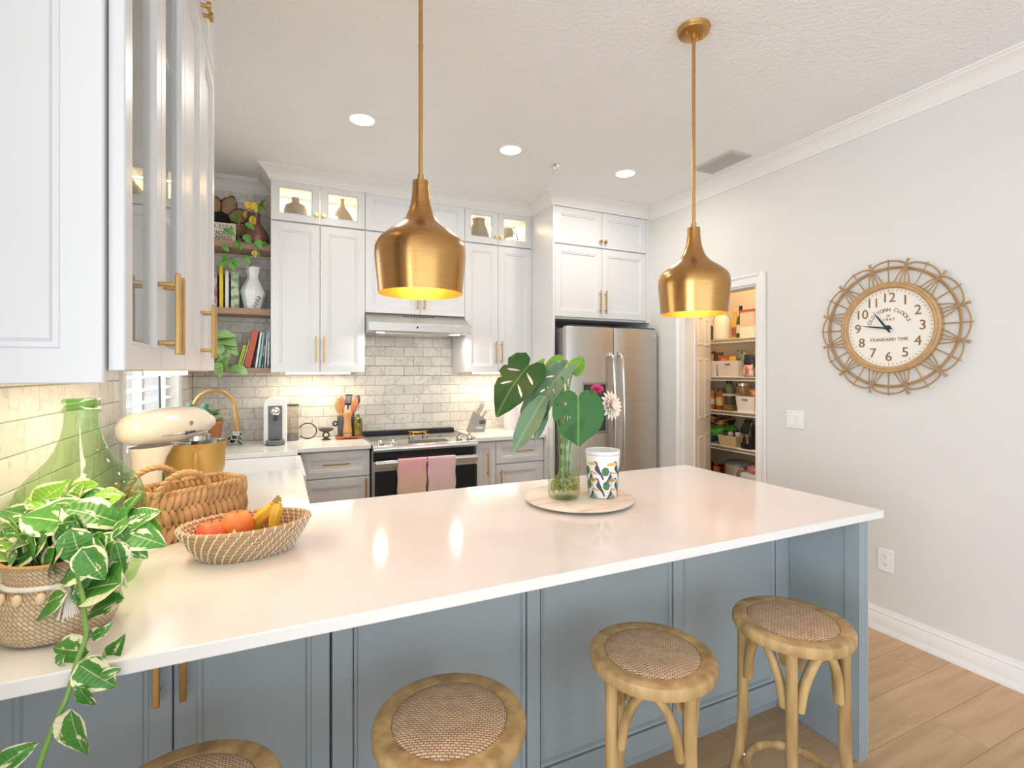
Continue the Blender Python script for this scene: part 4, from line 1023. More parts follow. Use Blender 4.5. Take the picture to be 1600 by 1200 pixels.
stem(t2, [(-0.150, 4.15, ZS1+0.20), (-0.150, 4.14, ZS1+0.26), on_y(396, 330, 4.08), on_y(394, 360, 4.05), on_y(395, 385, 4.025), on_y(397, 400, 4.02), on_y(390, 417, 4.02), on_y(375, 422, 4.02)], 0.0022, STEMD)
stem(t2, [(-0.150, 4.15, ZS1+0.20), (-0.155, 4.14, ZS1+0.27), on_y(382, 330, 4.08), on_y(372, 350, 4.05), on_y(374, 385, 4.025), on_y(374, 397, 4.02), on_y(360, 405, 4.02), on_y(350, 406, 4.02)], 0.0022, STEMD)
stem(t2, [(-0.150, 4.15, ZS1+0.20), (-0.145, 4.14, ZS1+0.27), on_y(408, 320, 4.08), on_y(416, 330, 4.06)], 0.0022, STEMD)

# books, upright and leaning
PAGE = mat('book pages', 'EFE8D8', 0.8, var=0.05, scale=40)
def book(label, x, y, z, w, h, d, col, lean=0.0, pattern=None, group='books on the corner shelves'):
    t = thing('book', label, 'book', (x, y, z), 0, group)
    cm = mat('cover ' + col + (pattern or ''), col, 0.45, col2=pattern, scale=28, contrast=(0.42, 0.58)) if pattern else mat('cover ' + col, col, 0.45, var=0.05, scale=20)
    c, s = math.cos(lean), math.sin(lean)
    def T(vs): return [(a*c + b*s, q, -a*s*0 + b*c - (0 if lean >= 0 else 0) + (a*(-s) if lean < 0 else (w-a)*s*1.0 - 0)) for a, q, b in vs] if lean else vs
    m = MB(); m.box(0, 0.0022, 0, d, 0, h); m.box(w-0.0022, w, 0, d, 0, h); m.box(0, w, 0, 0.0022, 0, h); m2 = MB(); m2.add(T(m.v), m.f); m2.build('cover', cm, t)
    m = MB(); m.box(0.0022, w-0.0022, 0.0022, d-0.004, 0.003, h-0.003); m2 = MB(); m2.add(T(m.v), m.f); m2.build('pages', PAGE, t)
    return t
yb = 4.105
book('floral paperback left of the yellow book on the middle shelf', -0.418, yb, ZS2, 0.026, 0.245, 0.15, 'B9C4CF', pattern='B8606A')
book('bright yellow book on the middle shelf', -0.382, yb, ZS2, 0.027, 0.300, 0.16, 'F0D63C')
book('plain white book right of the yellow one on the middle shelf', -0.346, yb, ZS2, 0.026, 0.265, 0.16, 'F0EEF0')
book('thick green patterned book next to the white vase', -0.310, yb, ZS2, 0.055, 0.262, 0.16, 'CFCFBE', pattern='6E9A6A')
yb = 4.09
for lab, x, w, h, col, lean, pat in (
    ('small lime green book leaning at the left end of the lowest shelf', -0.270, 0.026, 0.165, 'B8C832', 0.24, None),
    ('thin cream book leaning between the lime and terracotta books', -0.243, 0.010, 0.215, 'EFE6B4', 0.24, None),
    ('thick terracotta red book leaning on the lowest shelf', -0.228, 0.048, 0.270, 'C4624A', 0.20, None),
    ('white paperback leaning right of the terracotta book', -0.156, 0.017, 0.262, 'EDF0F6', 0.13, None),
    ('pale teal book leaning on the lowest shelf', -0.136, 0.018, 0.258, '9CCDC6', 0.12, None),
    ('black and grey book right of the pale teal book', -0.115, 0.016, 0.250, '55575E', 0.09, 'A8A8AE'),
    ('slim white book near the wall cabinet on the lowest shelf', -0.096, 0.012, 0.275, 'F4F2F4', 0.06, None),
    ('grey spined book against the wall cabinet on the lowest shelf', -0.078, 0.018, 0.290, '9A9DB0', 0.02, 'D8D8E0')):
    book(lab, x, yb, ZS3, w, h, 0.15, col, lean, pat)

t = thing('white_vase', 'angular white and grey ceramic vase on the middle shelf', 'vase', (-0.168, 4.16, ZS2))
VASEM = mat('white glazed ceramic smudged', 'F0F2F2', 0.2, var=0.08, scale=9, contrast=(0.35, 0.6))
m = MB(); m.lathe([(0.055, 0), (0.057, 0.004), (0.088, 0.128), (0.087, 0.136), (0.040, 0.228), (0.037, 0.245), (0.053, 0.312), (0.050, 0.314), (0.034, 0.25)], 8, rot=R(10)); m.build('vase_body', VASEM, t)
m = MB()
for i in range(16):
    z = 0.012 + i*0.0052; a = R(-80 + i*2.2 - (i % 4)*7); rr = 0.0555+z*0.245
    m.bar((rr*math.cos(a), rr*math.sin(a), z), (rr*math.cos(a+0.22), rr*math.sin(a+0.22), z+0.004), 0.004, 0.003, (0, 0, 1))
stuff(m.build('brush_marks', mat('grey brush paint', '6A6E70', 0.5, var=0.2), t))
t = thing('shelf_plant', 'pale green leafy plant at the left end of the lowest shelf', 'plant', (-0.42, 4.13, ZS3))
m = MB(); m.lathe([(0.04, 0), (0.05, 0.005), (0.055, 0.07), (0.052, 0.072), (0.045, 0.06)], 24); m.build('pot', mat('grey stone pot', '8C8A86', 0.7, var=0.15), t, smooth=50)
for i, (u, v, dg, px) in enumerate(((351, 522, 10, 28), (356, 532, -20, 30), (364, 546, -45, 20), (341, 541, 110, 22), (352, 556, -70, 22), (346, 552, -110, 18), (341, 562, 200, 18), (362, 578, 190, 22), (377, 577, -20, 22), (341, 579, -90, 24), (350, 570, -100, 20), (360, 539, -10, 20), (337, 570, 170, 18))):
    p = on_y(u, v, 4.03); img_leaf(t, u, v, (p - Vector((0, 0, CAM_H))).dot(FWD), dg, px, L_PALE, i)
for q in ((355, 530), (362, 560), (342, 560), (376, 575)):
    stem(t, [(-0.42, 4.13, ZS3+0.06), (-0.41, 4.10, ZS3+0.12), on_y(q[0], q[1], 4.035)], 0.002, STEMG)

# ornaments inside the lit cabinets
def ornament(name, label, x, prof, material, n=32, y=4.10, extra=None):
    t = thing(name, label, 'vase', (x, y, 2.5265), 0, 'ornaments in the lit cabinets'); m = MB(); m.lathe([(r*1.22, z*1.22) for r, z in prof], n); m.build('vase_body', material, t, smooth=60)
    if extra: extra(t)
STONE = mat('beige stoneware', 'A89E8E', 0.6, var=0.08); PALEST = mat('cream stoneware', 'BDB29C', 0.55, var=0.05)
ornament('stoneware_jar', 'squat grey jar in the lit cabinet next to the open shelves', 0.118, [(0.055, 0), (0.066, 0.01), (0.067, 0.10), (0.058, 0.125), (0.03, 0.14), (0.022, 0.150), (0.024, 0.172), (0.02, 0.172)], STONE)
ornament('stoneware_bottle', 'teardrop bottle vase in the lit cabinet next to the hood', 0.452, [(0.06, 0), (0.078, 0.02), (0.075, 0.06), (0.05, 0.11), (0.022, 0.15), (0.012, 0.165), (0.011, 0.20), (0.015, 0.205)], PALEST)
ornament('grey_jug', 'tall shouldered grey jug in the lit cabinet right of the hood', 1.585, [(0.06, 0), (0.075, 0.02), (0.078, 0.07), (0.062, 0.13), (0.045, 0.16), (0.044, 0.185), (0.05, 0.195), (0.045, 0.195)], STONE)
def jh(t):
    m = MB(); m.tube([(0.058, 0, 0.05), (0.098, 0, 0.055), (0.108, 0, 0.11), (0.098, 0, 0.155), (0.056, 0, 0.16)], 0.005, 8); m.build('handle', BLACKP, t, smooth=60)
ornament('white_pitcher', 'cylindrical cream pitcher with dark handle in the lit cabinet', 1.852, [(0.045, 0), (0.050, 0.005), (0.050, 0.13), (0.044, 0.15), (0.04, 0.15)], PALEST, extra=jh)
# ---------------------------------------------------------------- demijohn
t = thing('demijohn', 'large pale green glass demijohn on the worktop by the tiled wall', 'glass bottle', (-0.437, 1.56, CT))
GRG = glassmat('green bottle glass', (0.70, 0.86, 0.62), 0.05, ior=1.55)
prof = [(0.095, 0.002), (0.108, 0.006), (0.122, 0.04), (0.129, 0.10), (0.130, 0.17), (0.127, 0.215), (0.118, 0.245), (0.104, 0.268), (0.084, 0.290), (0.064, 0.312), (0.051, 0.335), (0.042, 0.360), (0.036, 0.385), (0.033, 0.41), (0.033, 0.424)]
m = MB(); m.shell([(0.001, 0.008)] + [(0.06, 0.006)] + prof, 64); m.build('bottle_body', GRG, t, smooth=60)
m = MB(); m.shell([(0.033, 0.424), (0.038, 0.426), (0.0385, 0.434), (0.034, 0.438), (0.0335, 0.442), (0.0375, 0.446), (0.038, 0.455), (0.035, 0.459), (0.029, 0.458), (0.0285, 0.43)], 48); m.build('lip_ring', GRG, t, smooth=50)

# ---------------------------------------------------------------- woven plant basket with trailing variegated plant
BX, BY = -0.405, 1.325
t = thing('woven_plant_basket', 'woven belly basket with white tassel trim holding the variegated plant', 'basket', (BX, BY, CT))
BWV = weavemat('palm leaf weave', 'EFD6B2', 'C4A078', 80, 0.7, 0.7, R(45), coord='UV')
m = MB(); m.shell([(0.001, 0.002), (0.075, 0.002), (0.088, 0.006), (0.0965, 0.025), (0.0985, 0.05), (0.094, 0.085), (0.086, 0.105), (0.083, 0.118), (0.087, 0.14), (0.0895, 0.150), (0.088, 0.156), (0.084, 0.152), (0.079, 0.118), (0.08, 0.06)], 56); o = m.build('basket_body', BWV, t, smooth=60); cyl_uv(o, 0.092)
m = MB(); m.tube([(0.0885*math.cos(2*PI*i/48), 0.0885*math.sin(2*PI*i/48), 0.155) for i in range(48)], 0.004, 8, closed=True); m.build('rim', mat('basket rim tan', 'C99A66', 0.6, var=0.15, scale=60), t, smooth=60)
COTTON = mat('white cotton', 'F1E9DC', 0.9, var=0.06, scale=50, sheen=0.3, bump=0.3, bscale=200)
m = MB(); m.tube([(0.0865*math.cos(2*PI*i/48), 0.0865*math.sin(2*PI*i/48), 0.114) for i in range(48)], 0.005, 8, closed=True); m.build('cotton_braid', COTTON, t, smooth=60)
for k in range(16):
    a = 2*PI*k/16
    if k % 4 == 1:
        m = MB(); base = Vector((0.094*math.cos(a), 0.094*math.sin(a), 0.104)); m.ball(base, 0.008, 10, 1.2)
        for q in range(26):
            b = random.uniform(-1, 1); c2 = random.uniform(-1, 1); tip = Vector((0.108*math.cos(a+b*0.15), 0.108*math.sin(a+b*0.15), 0.055+0.006*c2)); m.tube([base, base.lerp(tip, 0.5)+Vector((0, 0, 0.002)), tip], 0.0014, 4)
        stuff(m.build('tassel', COTTON, t, smooth=60))
    else:
        m = MB(); m.ball((0.096*math.cos(a), 0.096*math.sin(a), 0.098), 0.0085, 10, 1.35); m.build('wooden_bead', mat('pale bead', 'E6CDA6', 0.5, var=0.08), t, smooth=60)
m = MB(); m.lathe([(0.079, 0.10), (0.079, 0.125), (0.001, 0.13)], 32); m.build('soil', mat('potting soil', '4A382A', 0.95, var=0.3, scale=60), t)
t = thing('variegated_pothos', 'green and cream variegated vine spilling over the worktop edge', 'plant', (BX, BY, CT+0.13))
S = 4.446
for i, (cx, cy, dg, px, tt, pale) in enumerate((
    (90, 262, 160, 46, 1.08, 0), (300, 305, 168, 78, 1.02, 0), (655, 268, -8, 74, 1.05, 0), (985, 440, -12, 60, 1.05, 0), (1000, 300, 30, 42, 1.10, 0), (880, 225, 70, 40, 1.12, 0),
    (790, 405, -150, 36, 1.04, 0), (545, 410, -80, 48, 0.99, 0), (300, 535, -120, 66, 0.98, 0), (470, 625, 200, 92, 0.95, 0), (745, 625, -100, 52, 0.96, 0), (830, 590, -70, 42, 0.99, 0), (680, 500, -95, 32, 0.97, 0),
    (645, 785, 190, 78, 0.93, 0), (265, 920, 205, 66, 0.90, 0), (690, 925, 195, 54, 0.91, 0), (520, 755, -120, 36, 0.93, 0), (645, 150, 25, 48, 1.16, 0), (340, 140, 40, 50, 1.14, 1), (105, 510, 205, 46, 1.05, 1), (120, 405, 190, 34, 1.08, 1),
    (560, 90, 20, 40, 1.18, 1), (420, 110, 60, 36, 1.16, 1), (760, 130, 10, 32, 1.17, 1), (930, 340, 0, 32, 1.10, 1), (1050, 370, -40, 34, 1.12, 1), (500, 230, 120, 44, 1.10, 0), (720, 330, -30, 40, 1.08, 0), (440, 330, -60, 46, 1.05, 0), (200, 420, -140, 46, 1.04, 0), (600, 560, -140, 40, 1.0, 0), (380, 470, 150, 44, 1.02, 0), (360, 160, 160, 40, 1.17, 1), (250, 190, 150, 40, 1.13, 1), (870, 470, -60, 36, 1.04, 0), (560, 880, -60, 28, 0.92, 0),
    (160, 330, 175, 50, 1.06, 0), (420, 250, 140, 56, 1.08, 0), (620, 400, -40, 50, 1.03, 0), (860, 300, 30, 50, 1.10, 0), (420, 560, -130, 56, 0.99, 0), (250, 640, 215, 60, 0.98, 0), (620, 700, -70, 50, 0.95, 0), (760, 520, -20, 48, 1.01, 0), (930, 520, -35, 40, 1.04, 0), (60, 330, 185, 44, 1.08, 1), (520, 160, 75, 44, 1.15, 1), (350, 590, 235, 60, 0.90, 0), (540, 540, -75, 56, 0.91, 0), (650, 640, -60, 50, 0.91, 0), (230, 520, 225, 56, 0.93, 0), (450, 480, -110, 52, 0.95, 0), (150, 470, 200, 52, 0.97, 0), (60, 470, 170, 44, 1.0, 1), (50, 530, 175, 56, 0.98, 1), (110, 600, 205, 50, 0.95, 0), (185, 575, 250, 50, 0.94, 0), (20, 440, 185, 50, 1.04, 0), (150, 390, 165, 52, 1.04, 0), (30, 620, 215, 46, 0.93, 0), (240, 460, 200, 50, 1.0, 0), (330, 640, -110, 46, 0.92, 0), (700, 200, 40, 44, 1.14, 1))):
    ms = L_POTP if pale else L_POT; tt = 0.945 + (tt-0.90)*0.5; px *= 1.14
    rndn = -FWD*random.uniform(0.4, 1.0) + UP*random.uniform(0.5, 1.0) + RGT*random.uniform(-0.5, 0.5)
    img_leaf(t, cx/S, 740+cy/S, tt, dg, px, ms, i, rndn, random.uniform(-0.25, 0.15))
for i, (u, v, dg, px, tt) in enumerate(((102, 1016, 178, 66, 0.915), (157, 988, 20, 26, 0.93), (165, 983, 60, 20, 0.93), (178, 1016, 70, 44, 0.93), (152, 1058, -35, 64, 0.885), (170, 1052, 20, 26, 0.885), (134, 1092, -60, 36, 0.87), (118, 1152, -80, 76, 0.85), (16, 1186, 35, 56, 0.85), (88, 1036, 220, 30, 0.90))):
    img_leaf(t, u, v, tt, dg, px, L_POT, i, -FWD + UP*0.35 + RGT*random.uniform(-0.3, 0.3))
c0 = Vector((BX, BY, CT+0.13))
stem(t, [c0, c0+Vector((0.03, -0.06, 0.05)), view_pt(128, 925, 0.94), view_pt(132, 965, 0.925), view_pt(134, 995, 0.915), view_pt(120, 1035, 0.89), view_pt(104, 1090, 0.865), view_pt(82, 1140, 0.85), view_pt(62, 1195, 0.845), view_pt(52, 1240, 0.845)], 0.0042, STEMG, n=8)
for (u, v, tt) in ((150, 992, 0.93), (165, 1025, 0.92), (135, 1060, 0.885)):
    stem(t, [view_pt(125, 1028, 0.895), view_pt((125+u)/2, v+6, tt), view_pt(u, v, tt)], 0.0018, STEMG)
for k in range(16):
    a = random.uniform(0, 2*PI); q = c0 + Vector((0.05*math.cos(a), 0.05*math.sin(a), 0)); e = c0 + Vector((0.11*math.cos(a)*random.uniform(0.5, 1), 0.09*math.sin(a), random.uniform(0.03, 0.11)))
    stem(t, [c0*0.3+q*0.7-Vector((0, 0, 0.01)), (q+e)/2+Vector((0, 0, 0.03)), e], 0.0022, STEMG)

# ---------------------------------------------------------------- water hyacinth basket
HM = mat('water hyacinth', 'D4AC7A', 0.65, col2='9A7044', scale=22, bump=0.3, bscale=80, contrast=(0.25, 0.7))
ang = math.atan2(0.18, 0.24)
t = thing('hyacinth_basket', 'chunky plaited water hyacinth basket with two looped handles', 'basket', (-0.330, 1.80, CT), ang)
HW, HD, HH, cr = 0.300, 0.170, 0.150, 0.045
def rr_path(w, d, r, n=7, x0=0.0, y0=0.0):
    out = []
    for cx, cy, a0 in ((w-r, r, -90), (w-r, d-r, 0), (r, d-r, 90), (r, r, 180)):
        for i in range(n): a = R(a0 + 90*i/(n-1)); out.append((x0+cx+r*math.cos(a), y0+cy+r*math.sin(a)))
    return out
def along(path, step):
    P = [Vector((a, b, 0)) for a, b in path]; P.append(P[0]); L_ = [0]
    for i in range(len(P)-1): L_.append(L_[-1] + (P[i+1]-P[i]).length)
    n = int(L_[-1]/step); out = []
    for k in range(n):
        s = L_[-1]*k/n; i = max(j for j in range(len(L_)-1) if L_[j] <= s); u = (s-L_[i])/max(1e-6, L_[i+1]-L_[i]); p = P[i].lerp(P[i+1], u); d = (P[i+1]-P[i]).normalized(); out.append((p, d))
    return out
pth = rr_path(HW, HD, cr)
m = MB(); m.prism([(a, b) for a, b in rr_path(HW-0.008, HD-0.008, cr-0.004, x0=0.004, y0=0.004)], 0.0, 0.006)
inn = rr_path(HW-0.012, HD-0.012, cr-0.006, x0=0.006, y0=0.006); n = len(inn)
m.add([(a, b, 0.004) for a, b in inn] + [(a, b, HH-0.01) for a, b in inn], [(i, (i+1) % n, (i+1) % n+n, i+n) for i in range(n)])
m.build('basket_lining', mat('hyacinth core', '9A6838', 0.8, var=0.3, scale=40), t)
m = MB(); hrow = HH/3
for row_ in range(3):
    for k, (p, d) in enumerate(along(pth, 0.0195)):
        z0 = row_*hrow - 0.006; sgn = 1 if (row_ % 2 == 0) else -1; off = d*0.0097*(row_ % 2)
        b = p + off - d*(0.008*sgn) + Vector((0, 0, z0+0.006)); e = p + off + d*(0.008*sgn) + Vector((0, 0, z0+hrow+0.012))
        spindle(m, b, e, 0.0125+random.uniform(-0.0015, 0.0015), 7, 6)
stuff(m.build('plaited_wall', HM, t, smooth=60))
m = MB()
for p, d in along(pth, 0.016):
    spindle(m, p - d*0.013 + Vector((0, 0, HH-0.006)), p + d*0.013 + Vector((0, 0, HH+0.008)), 0.0088, 6, 5)
stuff(m.build('plaited_rim', HM, t, smooth=60))
for y in (0.0, HD):
    m = MB(); x0, x1 = -0.004, 0.165; pts = [(x0+(x1-x0)*(0.5-0.5*math.cos(PI*i/16)), y, HH-0.055+0.115*math.sin(PI*i/16)**0.75) for i in range(17)]
    for i in range(16):
        a = Vector(pts[i]); b = Vector(pts[i+1]); d = (b-a).normalized(); q = d.cross(Vector((0, 1, 0)))
        spindle(m, a-d*0.006+q*0.007, b+d*0.006-q*0.007, 0.0085, 6, 5)
    stuff(m.build('looped_handle', HM, t, smooth=60))

# ---------------------------------------------------------------- coiled fruit bowl
ang = R(7)
t = thing('fruit_bowl', 'oval coiled seagrass bowl with white stitching, holding fruit', 'bowl', (-0.082, 1.650, CT), ang)
COIL = mat('coiled seagrass', 'C4A176', 0.65, var=0.2, scale=50, stretch=(1, 1, 4), bump=0.3, bscale=120); STITCH = mat('white stitching', 'F2ECE2', 0.7, var=0.05)
NC = 9; m = MB(); st = MB()
def ell(k):
    u = k/(NC-1); return 0.115+0.053*u**0.8, 0.078+0.040*u**0.8, 0.006+0.081*u
m.add([(0.115*math.cos(2*PI*i/40), 0.078*math.sin(2*PI*i/40), 0.004) for i in range(40)], [tuple(range(40))])
for k in range(NC):
    a, b, z = ell(k); m.tube([(a*math.cos(2*PI*i/56), b*math.sin(2*PI*i/56), z) for i in range(56)], 0.0066, 7, closed=True)
    for i in range(38):
        th = 2*PI*(i + 0.33*k)/38; c = Vector((a*math.cos(th), b*math.sin(th), z)); o_ = Vector((math.cos(th)/a, math.sin(th)/b, 0)).normalized(); tg = Vector((-o_.y, o_.x, 0))
        st.tube([c + o_*0.0035 - tg*0.003 - UP*0.0075, c + o_*0.0078, c + o_*0.0035 + tg*0.003 + UP*0.0075], 0.0018, 4)
        if k > 2: st.tube([c - o_*0.0045 - tg*0.003 - UP*0.006, c - o_*0.0078, c - o_*0.0045 + tg*0.003 + UP*0.006], 0.0016, 4)
m.build('coiled_body', COIL, t, smooth=60); stuff(st.build('stitching', STITCH, t))
PEACH = mat('red orange fruit skin', 'E4583C', 0.45, col2='EE9A4A', scale=9, contrast=(0.3, 0.6)); PEACH2 = mat('orange pink fruit skin', 'E4503C', 0.45, col2='F28A50', scale=8, contrast=(0.3, 0.6))
def fruit(label, u, v, tt, r, material, sz=0.95):
    p = view_pt(u, v, tt); o = thing('peach', label, 'fruit', p, 0, 'round fruit in the oval bowl')
    m = MB(); prof = [(max(1e-5, r*math.sin(PI*i/14)*(1+0.02*math.cos(i))), -r*sz*math.cos(PI*i/14) - (0.008 if i > 12 else 0)) for i in range(15)]; m.shell(prof, 22); m.build('skin', material, o, smooth=80)
    m = MB(); m.tube([(0, 0, r*sz-0.012), (0.002, 0, r*sz+0.004)], 0.0018, 6); m.build('stalk', STEMD, o)
fruit('red and orange round fruit in the middle of the oval bowl', 370, 820, 1.505, 0.046, PEACH)
fruit('pinkish red fruit at the near side of the oval bowl', 330, 834, 1.455, 0.040, PEACH2)
fruit('small blushed fruit at the left end of the oval bowl', 309, 836, 1.50, 0.032, PEACH2)
def banana(label, pts, r):
    P_ = smooth_path(pts, 6); o = thing('banana', label, 'banana', P_[0], 0, 'bananas in the oval bowl'); n = len(P_); l = P_[0]
    rs = []
    for i in range(n):
        u = i/(n-1); rs.append(r*(0.35+0.65*math.sin(PI*min(1, u/0.75*0.5+0.08))) if u < 0.72 else r*max(0.22, 1-(u-0.70)*2.9))
    m = MB(); m.tube([p-l for p in P_[:int(n*0.86)]], rs[:int(n*0.86)], 6); m.build('peel', mat('banana peel', 'F0C24A', 0.5, col2='D9A838', scale=12), o, smooth=35)
    k = int(n*0.84); m = MB(); m.tube([p-l for p in P_[k:]], rs[k:], 6); m.build('stem_end', mat('banana stem', 'A89448', 0.6, var=0.3, scale=40), o, smooth=35)
banana('front banana resting in the oval bowl', [view_pt(432, 835, 1.53), view_pt(428, 822, 1.52), view_pt(430, 806, 1.52), view_pt(434, 792, 1.525), view_pt(437, 777, 1.53)], 0.017)
banana('rear banana beside the round fruit in the oval bowl', [view_pt(398, 838, 1.55), view_pt(398, 822, 1.55), view_pt(408, 808, 1.55), view_pt(423, 795, 1.545), view_pt(435, 775, 1.54)], 0.021)
m = MB(); pl_ = [view_pt(352, 853, 1.44), view_pt(378, 850, 1.45), view_pt(366, 826, 1.46), view_pt(354, 850, 1.452), view_pt(380, 847, 1.462), view_pt(367, 827, 1.464)]
m.add(pl_, [(0, 1, 2), (3, 5, 4), (0, 2, 5, 3), (1, 4, 5, 2), (0, 3, 4, 1)]); o = m.build('paper_wrapper', mat('cream paper', 'F3E6C8', 0.8, var=0.04)); tag(o, 'cream paper corner sticking up between the fruit', 'paper')

# ---------------------------------------------------------------- stand mixer
md = math.atan2(0.81, 0.588); mo = Vector((-0.385, 2.345, CT))
t = thing('stand_mixer', 'cream stand mixer with a gold bowl on the sink run', 'mixer', mo, md)
CREAM = mat('cream enamel', 'F6EDDA', 0.18, var=0.02, scale=4, coat=0.5); GOLDB = mat('gold bowl', 'D9B468', 0.42, 0.6, var=0.04, scale=5)
m = MB(); m.prism([(x*0.175-0.02 + (0.045 if x > 0 else 0), y*0.095) for x, y in [(math.cos(2*PI*i/28), math.sin(2*PI*i/28)) for i in range(28)]], 0, 0.028); m.build('base', CREAM, t, bevel=0.008, seg=3)
m = MB()
cols = []
for z, cx, rx, ry in ((0.02, -0.10, 0.075, 0.062), (0.08, -0.105, 0.056, 0.05), (0.14, -0.10, 0.05, 0.046), (0.20, -0.09, 0.06, 0.05), (0.245, -0.075, 0.085, 0.055)):
    cols.append([(cx+rx*math.cos(2*PI*i/24), ry*math.sin(2*PI*i/24), z) for i in range(24)])
m.add([v for c in cols for v in c], [(i*24+k, i*24+(k+1) % 24, (i+1)*24+(k+1) % 24, (i+1)*24+k) for i in range(4) for k in range(24)]); m.build('pedestal', CREAM, t, smooth=60)
hp = [(-0.205, 0.012), (-0.200, 0.030), (-0.185, 0.050), (-0.155, 0.064), (-0.10, 0.072), (-0.03, 0.075), (0.05, 0.074), (0.10, 0.071), (0.145, 0.062), (0.165, 0.050), (0.175, 0.036), (0.178, 0.012)]
m = MB(); vs = []
for x, r in hp:
    for k in range(28):
        a = 2*PI*k/28; zz = math.sin(a); vs.append((x, r*0.92*math.cos(a), 0.312 + r*(0.98*zz if zz > 0 else 0.86*zz)))
m.add(vs, [(i*28+k, i*28+(k+1) % 28, (i+1)*28+(k+1) % 28, (i+1)*28+k) for i in range(len(hp)-1) for k in range(28)] + [tuple(range(28)), tuple((len(hp)-1)*28+k for k in range(28))]); m.build('motor_head', CREAM, t, smooth=60)
m = MB()
for x0_, x1_ in ((-0.14, 0.155),):
    for s in (-1, 1): m.tube([(x0_+(x1_-x0_)*i/10, s*0.0675*math.sin(PI*(0.25+0.5*i/10)), 0.286) for i in range(11)], 0.003, 6)
m.build('chrome_band', STEELH, t, smooth=60)
m = MB(); m.lathe([(0.05, 0.238), (0.058, 0.243), (0.058, 0.262), (0.05, 0.268)], 28, (0.12, 0, 0)); m.build('planetary_ring', STEELH, t, smooth=50)
m = MB(); m.cyl((0.12, 0, 0.24), (0.12, 0, 0.13), 0.012, 0.008, 12); m.build('beater_shaft', STEELH, t, smooth=50)
m = MB(); m.cyl((0.17, 0, 0.312), (0.205, 0, 0.312), 0.027, n=24); m.build('attachment_hub', CREAM, t, smooth=40, bevel=0.003)
m = MB(); m.lathe([(0.05, 0.03), (0.055, 0.032), (0.055, 0.04), (0.07, 0.05), (0.098, 0.085), (0.109, 0.13), (0.112, 0.20), (0.114, 0.232), (0.116, 0.235), (0.113, 0.235), (0.110, 0.2), (0.106, 0.13), (0.09, 0.08), (0.05, 0.06), (0.0005, 0.056)], 48, (0.12, 0, 0)); bw = m.build('mixing_bowl', GOLDB, t, smooth=60)
m = MB(); m.shell([(0.1125, 0.2345), (0.109, 0.2), (0.105, 0.13), (0.089, 0.082), (0.049, 0.062), (0.001, 0.058)], 40, (0.12, 0, 0)); m.build('bowl_lining', STEELH, bw, smooth=60, noflip=True)
m = MB(); m.tube(smooth_path([(0.12+r*math.cos(R(-136)), r*math.sin(R(-136)), z) for r, z in ((0.108, 0.19), (0.150, 0.195), (0.165, 0.16), (0.152, 0.11), (0.098, 0.085))]), 0.008, 8, sq=1.6); m.build('bowl_handle', GOLDB, bw, smooth=60)
m = MB(); m.cyl((0.01, -0.066, 0.285), (0.05, -0.069, 0.287), 0.004, n=8); m.ball((0.008, -0.068, 0.285), 0.007, 10); m.build('speed_lever', DARK, t, smooth=50)
m = MB(); m.cyl((0.03, -0.0655, 0.322), (0.03, -0.071, 0.322), 0.009, n=16); m.build('round_badge', mat('badge silver', 'CFC6B4', 0.3, 0.7, var=0.03), t)
m = MB(); m.cyl((-0.10, -0.045, 0.10), (-0.10, -0.056, 0.10), 0.007, n=12); m.build('lock_knob', STEELH, t)

# ---------------------------------------------------------------- faucet
t = thing('kitchen_faucet', 'brass gooseneck faucet behind the sink', 'faucet', (-0.44, 3.36, CT))
m = MB(); m.lathe([(0.027, 0), (0.027, 0.006), (0.020, 0.012), (0.019, 0.05), (0.0145, 0.056)], 24); m.build('faucet_base', BRASSD, t, smooth=40)
pts = [(0, 0, 0.05), (0, 0, 0.20), (0, 0, 0.28)] + [(0.105-0.105*math.cos(PI*i/12), 0, 0.30+0.115*math.sin(PI*i/12)) for i in range(1, 12)] + [(0.214, 0, 0.27)]
m = MB(); m.tube(smooth_path(pts, 3), 0.0115, 14); m.build('spout', BRASSD, t, smooth=60)
m = MB(); m.tube([(0.213, 0, 0.275), (0.219, 0, 0.20), (0.222, 0, 0.175)], [0.0125, 0.0155, 0.0145], 16); sp_ = m.build('spray_head', BRASSD, t, smooth=40)
m = MB(); m.box(0.206, 0.212, -0.006, 0.006, 0.205, 0.235); m.build('spray_button', BLACKP, sp_)
m = MB(); m.tube([(0, -0.015, 0.035), (0.0, -0.045, 0.04), (0.01, -0.085, 0.075)], [0.008, 0.007, 0.005], 10); m.build('lever', BRASSD, t, smooth=50)
# ---------------------------------------------------------------- window sill and sink-side plants
t = thing('paddle_succulent', 'dark green paddle succulent rising behind the mixer', 'plant', (-0.44, 2.80, CT))
m = MB(); m.lathe([(0.045, 0), (0.055, 0.006), (0.065, 0.12), (0.062, 0.124), (0.055, 0.11)], 28); m.build('pot', mat('green glazed pot', '5E9A44', 0.25, var=0.1), t, smooth=50)
PADM = mat('blue green succulent', '3F8C68', 0.4, var=0.15, scale=12)
for i, (dx, dy, dz, lx, ly, h) in enumerate(((0.01, 0, 0.11, 0.05, 0.03, 0.26), (0.04, -0.01, 0.11, 0.085, 0.02, 0.26), (-0.02, 0.01, 0.11, -0.03, 0.02, 0.2))):
    m = MB(); pts = [(dx+lx*u, dy+ly*u, dz+h*u) for u in [j/10 for j in range(11)]]; m.tube(pts, [0.012+0.026*math.sin(PI*(0.1+0.86*(j/10)))**0.8 for j in range(11)], 14, sq=0.55); m.build('paddle_leaf', PADM, t, smooth=60)
t = thing('herb_pot', 'small herb in a terracotta pot in the back corner by the faucet', 'plant', (-0.415, 4.10, CT))
